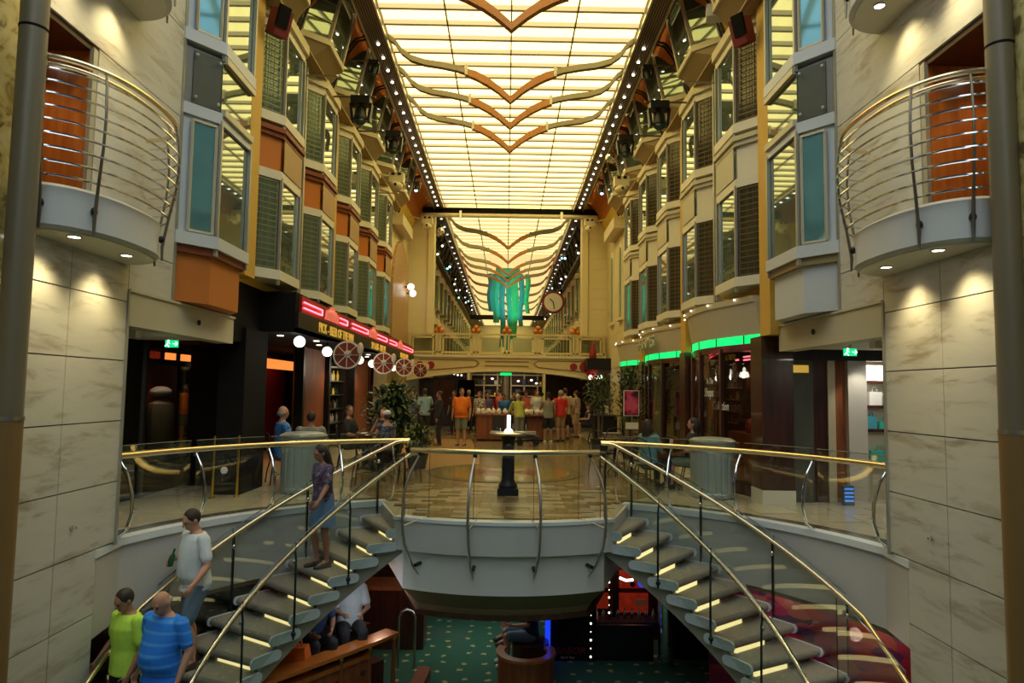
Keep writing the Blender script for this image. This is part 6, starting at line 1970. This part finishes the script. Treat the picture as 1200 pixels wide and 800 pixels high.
# ================================================================= PEOPLE
def stripes(name, c1, c2, scale, axis='Z', rough=0.8):
    return ramp_mat(name, 'ShaderNodeTexWave', [(0.0, c1), (0.82, c1), (0.86, c2), (1.0, c2)], rough, (1, 1, 1), {'Scale': scale, 'bands_direction': axis})
def blotch(name, cols, scale):
    n = len(cols)
    return ramp_mat(name, 'ShaderNodeTexNoise', [(0.30 + 0.4 * i / max(1, n - 1), c) for i, c in enumerate(cols)], 0.85, (1, 1, 1), {'Scale': scale, 'Detail': 2.0}, const=True)
def cloth(name, c):
    return mat('cloth_' + name, c, 0.85, var=0.12, scale=14, bump=0.2)
CL = {
    'tee': cloth('pale_tee', (0.62, 0.70, 0.76)), 'denim': cloth('denim', (0.13, 0.20, 0.29)), 'lime': cloth('lime', (0.46, 0.76, 0.08)),
    'polo': stripes('polo_blue', (0.015, 0.20, 0.80), (0.06, 0.30, 0.85), 3.2), 'dark': cloth('dark', (0.018, 0.018, 0.022)), 'navy': cloth('navy', (0.02, 0.035, 0.09)),
    'print': blotch('print_dress', [(0.03, 0.03, 0.07), (0.16, 0.08, 0.11), (0.05, 0.07, 0.16), (0.30, 0.22, 0.26), (0.03, 0.03, 0.08)], 16), 'orange': cloth('orange', (0.80, 0.19, 0.01)),
    'sage': cloth('sage', (0.20, 0.24, 0.16)), 'sky': cloth('sky', (0.22, 0.38, 0.44)), 'limeblouse': blotch('lime_blouse', [(0.38, 0.42, 0.08), (0.50, 0.52, 0.12), (0.30, 0.40, 0.06)], 18),
    'grey': cloth('grey', (0.26, 0.26, 0.22)), 'red': cloth('red', (0.66, 0.03, 0.03)), 'khaki': cloth('khaki', (0.40, 0.25, 0.12)), 'sand': cloth('sand', (0.52, 0.40, 0.24)),
    'pattern': blotch('pattern_shirt', [(0.55, 0.45, 0.34), (0.26, 0.16, 0.12), (0.60, 0.50, 0.40), (0.35, 0.15, 0.12)], 14), 'floral': blotch('floral_blue', [(0.03, 0.12, 0.42), (0.10, 0.30, 0.60), (0.02, 0.08, 0.35), (0.35, 0.50, 0.65)], 18),
    'teal': cloth('teal', (0.10, 0.26, 0.30)), 'coral': cloth('coral', (0.72, 0.16, 0.12)), 'blue': cloth('blue', (0.04, 0.20, 0.52)), 'white': cloth('white', (0.62, 0.64, 0.66)),
    'purple': cloth('purple', (0.12, 0.08, 0.20)), 'whiteprint': blotch('white_print', [(0.60, 0.58, 0.52), (0.15, 0.12, 0.10), (0.62, 0.60, 0.55)], 16), 'orangebag': cloth('orange_bag', (0.80, 0.16, 0.01)),
    'check': blotch('check_navy', [(0.03, 0.04, 0.09), (0.14, 0.16, 0.22), (0.03, 0.04, 0.09)], 30), 'denimskirt': cloth('denim_skirt', (0.10, 0.20, 0.34)),
}
def remesh(o, v, it=4):
    m = o.modifiers.new('remesh', 'REMESH')
    m.mode = 'VOXEL'
    m.voxel_size = v
    m.use_smooth_shade = True
    if it:
        q = o.modifiers.new('smooth', 'SMOOTH')
        q.iterations = it
        q.factor = 0.5
    return o
def V3(*a):
    return Vector(a)
def hand(b, wr, d, side, curl, s, inward):
    d = d.normalized()
    n_ = inward - d * inward.dot(d)
    n_ = n_.normalized() if n_.length > 1e-4 else d.orthogonal().normalized()
    w_ = d.cross(n_).normalized()
    pc = wr + d * 0.05 * s
    mx = Matrix((w_, n_, d)).transposed()
    b.ell(pc, (0.040 * s, 0.018 * s, 0.054 * s), 10, 8, mx)
    for i, (off, L) in enumerate(((-0.030, 0.062), (-0.010, 0.074), (0.011, 0.070), (0.030, 0.056))):
        p0 = wr + d * 0.088 * s + w_ * off * s
        d1 = (d * math.cos(curl) + n_ * math.sin(curl)).normalized()
        d2 = (d * math.cos(curl * 2.2) + n_ * math.sin(curl * 2.2)).normalized()
        p1 = p0 + d1 * L * 0.5 * s
        p2 = p1 + d2 * L * 0.5 * s
        b.capsule(p0, p1, 0.0095 * s, 0.009 * s, 7)
        b.capsule(p1, p2, 0.009 * s, 0.0075 * s, 7)
    f = d.cross(n_)
    sg = 1 if w_.y > 0 else -1
    t0 = wr + d * 0.03 * s + w_ * 0.030 * sg * s
    t1 = t0 + (d * 0.6 + w_ * sg * 0.7 + n_ * 0.35).normalized() * 0.038 * s
    t2 = t1 + (d * 0.9 + w_ * sg * 0.2 + n_ * 0.4).normalized() * 0.030 * s
    b.capsule(t0, t1, 0.012 * s, 0.010 * s, 7)
    b.capsule(t1, t2, 0.010 * s, 0.008 * s, 7)

def person(label, loc, face, h=1.72, top='tee', bottom='denim', legs='shorts', sleeve='short', hair='hair_dark', style='short', skin='skin', shoes='sole',
           pose='stand', lean=0.0, nod=0.0, turn=0.0, arms=None, leg=None, wide=1.0, vox=0.014, belly=0.0, eyes=True, twist=0.0):
    s = h / 1.72
    sit = pose == 'sit'
    dz = -0.42 if sit else 0.0
    hipz = 0.90 + dz
    J = {}
    for sd, k in ((-1, 'l'), (1, 'r')):
        J[k + 'sh'] = V3(sd * 0.175 * wide, 0.0, 1.395 + dz)
        J[k + 'el'] = V3(sd * 0.235 * wide, -0.03, 1.12 + dz)
        J[k + 'wr'] = V3(sd * 0.235 * wide, 0.06, 0.88 + dz)
        J[k + 'hip'] = V3(sd * 0.092, 0.0, hipz)
        if sit:
            J[k + 'kn'] = V3(sd * 0.12, 0.42, 0.50)
            J[k + 'an'] = V3(sd * 0.12, 0.40, 0.09)
            J[k + 'el'] = V3(sd * 0.24 * wide, 0.08, 1.13 + dz)
            J[k + 'wr'] = V3(sd * 0.14, 0.30, 1.10 + dz)
        else:
            J[k + 'kn'] = V3(sd * 0.10, 0.02, 0.49)
            J[k + 'an'] = V3(sd * 0.105, -0.02, 0.085)
    pivot = V3(0, 0, 0.95 + dz)
    RM = Matrix.Rotation(-lean, 3, 'X') @ Matrix.Rotation(twist, 3, 'Z')
    def U_(p):
        return pivot + RM @ (Vector(p) - pivot)
    for k in ('lsh', 'rsh', 'lel', 'rel', 'lwr', 'rwr'):
        J[k] = U_(J[k])
    for k, v in (arms or {}).items():
        J[k] = Vector(v)
    for k, v in (leg or {}).items():
        J[k] = Vector(v)
    for k in J:
        J[k] = J[k] * s
    def ringset(rows, grow=0.0, n=16):
        out = []
        for z, rx, ry, yo in rows:
            out.append([U_(((rx + grow) * wide * math.cos(2 * math.pi * i / n), yo + (ry + grow) * math.sin(2 * math.pi * i / n), z + dz)) * s for i in range(n)])
        return out
    B = belly
    TOR = [(0.83, 0.115, 0.085, -0.005), (0.90, 0.160, 0.115, -0.005), (1.0, 0.152, 0.108 + B * 0.8, B * 0.7), (1.10, 0.140, 0.098 + B, B * 0.8), (1.22, 0.152, 0.105 + B * 0.4, 0.01 + B * 0.4), (1.32, 0.165, 0.108, 0.01), (1.40, 0.150, 0.085, 0.0), (1.45, 0.085, 0.065, -0.01), (1.48, 0.055, 0.055, -0.01)]
    body = MB()
    body.loft(ringset(TOR))
    HP = V3(0, -0.005, 1.49 + dz)
    HM = Matrix.Rotation(-nod, 3, 'X') @ Matrix.Rotation(turn, 3, 'Z')
    def H_(p):
        return U_(HP + HM @ (Vector(p) - V3(0, -0.005, 1.49))) * s
    HR = RM @ HM
    body.capsule(U_((0, -0.012, 1.43 + dz)) * s, H_((0, 0.0, 1.55)), 0.056 * s, 0.053 * s)
    body.ell(H_((0, 0.0, 1.625)), (0.074 * s, 0.093 * s, 0.100 * s), 14, 10, HR)
    body.ell(H_((0, 0.028, 1.565)), (0.056 * s, 0.066 * s, 0.070 * s), 12, 8, HR)
    body.capsule(H_((0, 0.090, 1.625)), H_((0, 0.108, 1.590)), 0.010 * s, 0.015 * s, 8)
    body.capsule(H_((-0.03, 0.082, 1.640)), H_((0.03, 0.082, 1.640)), 0.013 * s, 0.013 * s, 8)
    body.capsule(H_((-0.018, 0.088, 1.548)), H_((0.018, 0.088, 1.548)), 0.009 * s, 0.009 * s, 6)
    for sd in (-1, 1):
        body.ell(H_((sd * 0.076, -0.005, 1.605)), (0.012 * s, 0.02 * s, 0.032 * s), 8, 6, HR)
    for k in 'lr':
        sd = -1 if k == 'l' else 1
        body.capsule(J[k + 'sh'], J[k + 'el'], 0.052 * s * min(wide, 1.15), 0.041 * s)
        mid = J[k + 'el'].lerp(J[k + 'wr'], 0.3)
        body.capsule(J[k + 'el'], mid, 0.040 * s, 0.040 * s)
        body.capsule(mid, J[k + 'wr'], 0.040 * s, 0.026 * s)
        hand(body, J[k + 'wr'], J[k + 'wr'] - J[k + 'el'], sd, 0.45, s, V3(-sd, 0, 0))
        body.capsule(J[k + 'hip'], J[k + 'kn'], 0.088 * s, 0.056 * s, 12)
        mid = J[k + 'kn'].lerp(J[k + 'an'], 0.32) + V3(0, -0.018, 0) * s
        body.capsule(J[k + 'kn'], mid, 0.053 * s, 0.055 * s)
        body.capsule(mid, J[k + 'an'], 0.054 * s, 0.034 * s)
        body.capsule(J[k + 'an'], J[k + 'an'] + V3(0, 0.12, -0.045) * s, 0.034 * s, 0.03 * s)
    o = body.build('person', skin)
    tag(o, label, 'person')
    o.location = loc
    o.rotation_euler = (0, 0, R(face))
    remesh(o, vox)
    # ---- top
    if top:
        g = 0.026
        sh = MB()
        rows = [(0.84 if legs != 'dress' else 0.80, 0.165, 0.120 + B * 0.3, B * 0.5)] + [(z, rx + 0.008, ry + 0.006, yo) for z, rx, ry, yo in TOR[1:-1]]
        if sleeve == 'none':
            rows = rows[:-1]
        sh.loft(ringset(rows, g))
        for k in 'lr':
            if sleeve == 'short':
                e = J[k + 'sh'].lerp(J[k + 'el'], 0.70)
                sh.capsule(J[k + 'sh'], e, (0.050 + g * 0.7) * s * min(wide, 1.1), (0.044 + g * 0.8) * s)
            elif sleeve == 'long':
                sh.capsule(J[k + 'sh'], J[k + 'el'], (0.052 + g) * s, (0.042 + g) * s)
                sh.capsule(J[k + 'el'], J[k + 'el'].lerp(J[k + 'wr'], 0.92), (0.042 + g) * s, (0.030 + g) * s)
            else:
                sh.capsule(J[k + 'sh'] + V3(0, 0, 0.0), J[k + 'sh'].lerp(J[k + 'el'], 0.06), (0.046 + g) * s, (0.045 + g) * s)
        c = sh.build('shirt' if legs != 'dress' else 'dress_top', CL[top], o, False, True)
        remesh(c, max(vox, 0.011), 3)
    # ---- bottom
    if legs in ('shorts', 'pants'):
        g = 0.02
        pt = MB()
        pt.loft(ringset([(0.80, 0.12, 0.09, -0.005)] + [(z, rx + 0.004, ry + 0.004, yo) for z, rx, ry, yo in (TOR[1], (0.96, 0.150, 0.106 + B * 0.5, B * 0.5))], g - 0.006))
        for k in 'lr':
            if legs == 'shorts':
                pt.capsule(J[k + 'hip'], J[k + 'hip'].lerp(J[k + 'kn'], 0.86), (0.090 + g) * s, (0.066 + g) * s, 12)
            else:
                pt.capsule(J[k + 'hip'], J[k + 'kn'], (0.088 + g) * s, (0.058 + g) * s, 12)
                pt.capsule(J[k + 'kn'], J[k + 'kn'].lerp(J[k + 'an'], 0.95), (0.056 + g) * s, (0.042 + g) * s, 12)
        c = pt.build(legs, CL[bottom], o, False, True)
        remesh(c, max(vox, 0.011), 3)
    elif legs in ('skirt', 'dress'):
        zl = 0.58
        if sit:
            pt = MB()
            for k in 'lr':
                pt.capsule(J[k + 'hip'], J[k + 'hip'].lerp(J[k + 'kn'], 0.8), 0.115 * s, 0.085 * s, 12)
            pt.loft(ringset([(0.84, 0.15, 0.11, 0), (0.98, 0.155, 0.11, 0)], 0.02))
        else:
            pt = MB()
            n = 20
            rows = [(1.04, 0.160, 0.120), (0.90, 0.185, 0.145), (0.75, 0.205, 0.165), (zl, 0.225, 0.185), (zl, 0.20, 0.16)]
            pt.loft([[V3(rx * (1 + 0.04 * math.sin(4 * 2 * math.pi * i / n)) * math.cos(2 * math.pi * i / n), ry * (1 + 0.04 * math.sin(4 * 2 * math.pi * i / n)) * math.sin(2 * math.pi * i / n), z) * s for i in range(n)] for z, rx, ry in rows])
        c = pt.build('skirt', CL[bottom], o, not sit, True)
        if sit:
            remesh(c, max(vox, 0.011), 3)
    # ---- shoes
    for k in 'lr':
        a = J[k + 'an']
        sb = MB()
        sb.loft([[V3(a.x + x * s * w_, a.y + y * s, max(a.z - 0.085 * s, -9) + z * s) for x, z in ((-0.042, 0), (0.042, 0), (0.044, hh * 0.6), (0.024, hh), (-0.024, hh), (-0.044, hh * 0.6))] for y, w_, hh in ((-0.065, 0.7, 0.06), (-0.03, 0.95, 0.085), (0.04, 1.0, 0.075), (0.11, 1.1, 0.055), (0.16, 0.95, 0.045), (0.19, 0.6, 0.035))])
        sb.build('shoe', shoes, o, True, True)
    # ---- hair
    if style:
        hb = MB()
        if style in ('short', 'long', 'pony', 'bun'):
            hb.ell(H_((0, -0.016, 1.640)), (0.083 * s, 0.096 * s, 0.098 * s), 16, 12, HR)
        if style == 'long':
            hb.ell(H_((0, -0.055, 1.54)), (0.112 * s, 0.075 * s, 0.19 * s), 12, 10, HR)
            hb.ell(H_((0, -0.055, 1.40)), (0.115 * s, 0.065 * s, 0.16 * s), 12, 10, HR)
        if style == 'pony':
            hb.ell(H_((0, -0.13, 1.60)), (0.035 * s, 0.05 * s, 0.10 * s), 10, 8, HR)
        if style == 'bun':
            hb.ell(H_((0, -0.10, 1.70)), (0.05 * s, 0.05 * s, 0.05 * s), 10, 8, HR)
        if style == 'bald':
            hb.ell(H_((0, -0.026, 1.60)), (0.080 * s, 0.080 * s, 0.055 * s), 14, 10, HR)
        if style == 'cap':
            hb.ell(H_((0, -0.02, 1.61)), (0.080 * s, 0.090 * s, 0.085 * s), 14, 10, HR)
        c = hb.build('hair', hair, o, True, True)
        remesh(c, 0.011, 2)
        if style == 'cap':
            cb = MB().ell(H_((0, 0.0, 1.668)), (0.088 * s, 0.105 * s, 0.072 * s), 14, 10, HR)
            cb.ell(H_((0, 0.115, 1.655)), (0.065 * s, 0.06 * s, 0.012 * s), 12, 6, HR)
            cb.build('cap', CL['white'], o, True, True)
    if eyes:
        for sd in (-1, 1):
            MB().ell(H_((sd * 0.030, 0.089, 1.618)), (0.011 * s, 0.007 * s, 0.007 * s), 8, 6, HR).build('eye', 'eye', o, True, True)
    return o

def stair_pos(k, r_):
    return cyl(-ak(k), r_, -RISE * k)
# ---- on the left flight
p = stair_pos(9, 4.0)
man1 = person('man in a pale t-shirt and denim shorts walking down the left stairs', p, 140, 1.80, 'tee', 'denim', 'shorts', hair='hair_dark', skin='skin', nod=0.35, lean=0.06, belly=0.04, wide=1.05, vox=0.009,
       arms={'rel': (0.30, -0.06, 1.17), 'rwr': (0.16, 0.20, 1.16), 'lel': (-0.28, 0.02, 1.13), 'lwr': (-0.34, 0.2, 0.97)},
       leg={'lkn': (-0.10, 0.14, 0.50), 'lan': (-0.10, 0.05, 0.085), 'ran': (0.105, -0.06, 0.085)})
c = MB().lathe([(0.03, -0.09), (0.034, -0.085), (0.034, 0.02), (0.013, 0.06), (0.013, 0.11), (0.0, 0.11)], 12)
wq = Vector(man1.location) + Matrix.Rotation(R(140), 3, 'Z') @ Vector((0.09 * 1.046, 0.24 * 1.046, 1.19 * 1.046))
c.v = [(wq.x + x + 0.25 * z, wq.y + y, wq.z + z) for x, y, z in c.v]
tag(c.build('green_bottle', mat('bottle_green', (0.02, 0.12, 0.06), 0.15), None, True), 'small green bottle held by the man in the pale t-shirt', 'bottle')
p = stair_pos(12.4, 3.42)
p = (p[0], p[1], -RISE * 12)
person('bald man in a blue striped polo shirt at the bottom left', p, 158, 1.72, 'polo', 'navy', 'shorts', hair='hair_grey', style='bald', skin='skin', nod=0.5, belly=0.06, wide=1.18, vox=0.008,
       arms={'lel': (-0.30, -0.02, 1.14), 'lwr': (-0.30, 0.10, 0.90), 'rel': (0.31, -0.05, 1.14), 'rwr': (0.30, 0.05, 0.89)})
p = stair_pos(12.0, 3.94)
person('woman in a lime green top looking down beside the bald man', (p[0], p[1], -RISE * 12), 150, 1.66, 'lime', 'dark', 'pants', hair='hair_dark', style='short', skin='skin_tan', nod=0.45, wide=1.05, vox=0.008,
       arms={'rel': (0.28, -0.02, 1.12), 'rwr': (0.30, 0.14, 0.93), 'lel': (-0.27, 0.0, 1.12), 'lwr': (-0.25, 0.12, 0.9)})
p = stair_pos(4, 3.78)
person('girl in a dark printed dress with long hair on the upper left stairs', p, 135, 1.62, 'print', 'denimskirt', 'dress', 'short', 'hair_dark', 'long', 'skin_tan', nod=0.3, lean=0.05, vox=0.009, wide=0.92,
       arms={'lel': (-0.24, 0.10, 1.14), 'lwr': (-0.34, 0.27, 0.98), 'rel': (0.24, -0.04, 1.12), 'rwr': (0.26, 0.02, 0.88)},
       leg={'rkn': (0.09, 0.10, 0.50), 'ran': (0.09, 0.02, 0.085)})
# ---- standing in the hall
G = 0.0
person('man in an orange shirt and sage shorts standing on the promenade', (-1.37, 21.2, G), 172, 1.76, 'orange', 'sage', 'shorts', skin='skin', wide=1.12, belly=0.05, turn=0.5)
person('man in a light blue shirt and dark trousers facing away beside the palm', (-2.72, 23.0, G), 20, 1.74, 'sky', 'dark', 'pants', shoes='shoe_white', skin='skin_dark', eyes=False, arms={'rel': (0.28, 0.12, 1.18), 'rwr': (0.05, 0.25, 1.14)})
person('waiter in black with a hat near the palm', (-2.05, 21.1, G), 100, 1.66, 'dark', 'dark', 'pants', 'long', style='short', skin='skin_tan', arms={'rel': (0.25, 0.1, 1.13), 'rwr': (0.18, 0.3, 1.08)})
person('person in dark clothes half hidden by the palm', (-3.05, 22.2, G), 120, 1.72, 'navy', 'dark', 'pants', 'long', skin='skin_tan')
person('woman in a white print top at the left end of the sale counter', (-1.0, 25.7, G), 150, 1.66, 'whiteprint', 'dark', 'pants', style='long', hair='hair_brown', skin='skin')
person('man in a coral shirt leaning behind the sale counter', (-0.2, 26.6, G), 120, 1.76, 'coral', 'khaki', 'shorts', skin='skin', lean=0.15)
person('person in a bright blue top bending over the sale counter', (-0.02, 25.9, G), 160, 1.62, 'blue', 'dark', 'pants', skin='skin_tan', lean=0.35)
person('woman in a lime blouse bending over the right of the counter', (0.45, 22.9, G), 20, 1.62, 'limeblouse', 'grey', 'pants', 'long', 'hair_blond', 'short', 'skin', lean=0.3, eyes=False,
       arms={'lel': (-0.25, 0.3, 1.08), 'lwr': (-0.15, 0.5, 0.98), 'rel': (0.25, 0.3, 1.08), 'rwr': (0.15, 0.5, 0.98)})
person('woman in a grey tank top and black shorts seen from behind', (1.42, 23.0, G), 8, 1.66, 'grey', 'dark', 'shorts', 'none', 'hair_dark', 'bun', 'skin_tan', shoes='shoe_white', eyes=False, arms={'lel': (-0.26, 0.1, 1.15), 'lwr': (-0.2, 0.25, 1.2)})
person('man in a red polo shirt and khaki shorts at the counter', (1.86, 23.4, G), 30, 1.74, 'red', 'khaki', 'shorts', hair='hair_grey', skin='skin', wide=1.15, belly=0.05, eyes=False)
person('tall man in a sand coloured shirt behind the red polo', (2.12, 24.6, G), 15, 1.82, 'sand', 'dark', 'shorts', hair='hair_dark', skin='skin', wide=1.08, eyes=False)
person('man in a patterned beach shirt right of the red polo', (2.62, 25.6, G), 60, 1.74, 'pattern', 'sand', 'shorts', hair='hair_dark', skin='skin', wide=1.08)
person('woman sitting in a dark dress near the right pier', (3.2, 26.5, G), 100, 1.64, 'navy', 'dark', 'skirt', 'none', 'hair_brown', 'long', 'skin', pose='sit', shoes='shoe_white')
for i, (x, y, a, t_, hr, lab) in enumerate(((-0.75, 28.2, 170, 'purple', 'hair_dark', 'in a purple top'), (0.3, 27.6, 200, 'navy', 'hair_dark', 'in navy'), (0.85, 28.8, 160, 'coral', 'hair_brown', 'in a coral top'),
                                          (-1.5, 27.6, 190, 'dark', 'hair_grey', 'in black with grey hair'), (1.2, 26.8, 210, 'white', 'hair_brown', 'in white'), (-0.4, 30.2, 180, 'red', 'hair_dark', 'in red'), (0.6, 30.6, 180, 'teal', 'hair_blond', 'in teal with fair hair'), (-2.0, 26.4, 150, 'dark', 'hair_dark', 'in black beside the doorway'))):
    person('shopper %s in the crowd behind the sale counter' % lab, (x, y, G), a, 1.62 + 0.03 * (i % 5), t_, 'dark', 'pants', hair=hr, skin=('skin', 'skin_tan')[i % 2], vox=0.018)
# ---- sitting at the cafe tables
person('grey-haired man in a blue floral shirt sitting at a left cafe table', (-4.0, 12.35, 0.02), -60, 1.78, 'floral', 'dark', 'pants', hair='hair_grey', style='bald', skin='skin', pose='sit', wide=1.1, turn=0.2)
person('dark-haired person in a grey top sitting with back turned at left table', (-3.45, 12.2, 0.02), 10, 1.66, 'grey', 'dark', 'pants', 'long', 'hair_dark', 'short', 'skin_tan', pose='sit', wide=1.1, eyes=False)
person('man in a dark shirt sitting at the table by the palm', (-3.35, 14.75, 0.02), -100, 1.74, 'dark', 'dark', 'pants', skin='skin_tan', pose='sit', turn=-0.6)
person('woman with glasses sitting at the table by the palm', (-2.7, 15.15, 0.02), 165, 1.68, 'dark', 'dark', 'pants', style='long', hair='hair_brown', skin='skin', pose='sit', arms={'rel': (0.2, 0.2, 0.72), 'rwr': (0.05, 0.24, 0.98)})
person('woman in a white cap and check top sitting by the palm', (-2.45, 14.15, 0.02), 40, 1.64, 'check', 'dark', 'pants', 'none', 'hair_brown', 'cap', 'skin', pose='sit', eyes=False)
person('woman in teal sitting with her back turned at the right table', (2.5, 12.0, 0.02), -50, 1.60, 'teal', 'dark', 'pants', 'short', 'hair_dark', 'long', 'skin_tan', pose='sit', eyes=False)
person('dark-haired woman sitting in profile behind the right drum', (3.35, 12.25, 0.02), 80, 1.64, 'dark', 'sage', 'shorts', 'short', 'hair_dark', 'long', 'skin', pose='sit')
# ---- lower deck
person('person in a white shirt sitting in the booth on the lower deck', (-2.2, 10.1, LOW + 0.55), 200, 1.74, 'white', 'dark', 'pants', 'short', 'hair_grey', 'bald', 'skin', pose='sit', lean=-0.15)
person('person in dark clothes and a red cap sitting in the booth', (-2.6, 9.65, LOW + 0.55), 215, 1.70, 'navy', 'dark', 'pants', 'short', 'red_maroon', 'short', 'skin_tan', pose='sit', lean=0.15, nod=0.3)
person('woman with bare legs sitting in the round booth on the lower deck', (0.45, 11.4, LOW + 0.02), 95, 1.66, 'navy', 'denim', 'shorts', 'short', 'hair_brown', 'long', 'skin', 'shoe_white', pose='sit')
person('second sitter with crossed legs behind the round booth', (0.42, 12.4, LOW + 0.02), 100, 1.68, 'dark', 'dark', 'skirt', 'none', 'hair_dark', 'long', 'skin', 'sole', pose='sit')
bg = thing('orange_bag', 'bright orange shopping bag lying in the booth under the left stairs', 'bag', (-2.6, 9.0, -1.9))
MB().loft([[(-2.68 + x * k, 9.05 + y * k, z) for x, y in ((-0.2, -0.1), (0.2, -0.1), (0.22, 0.1), (-0.22, 0.1))] for z, k in ((-2.19, 0.9), (-1.85, 1.0), (-1.60, 0.8))]).build('body', CL['orangebag'], bg)
MB().tube([(-2.8, 9.05, -1.62), (-2.78, 9.05, -1.45), (-2.6, 9.05, -1.45), (-2.57, 9.05, -1.62)], 0.012, 6).build('handle', CL['orangebag'], bg, True)
tag(MB().tube([(-3.0, 8.88, -1.95), (-2.85, 8.92, -1.7), (-2.75, 8.95, -1.5)], 0.03, 8).build('bag_strap', CL['dark'], None, True), 'dark strap lying across the orange bag', 'strap')
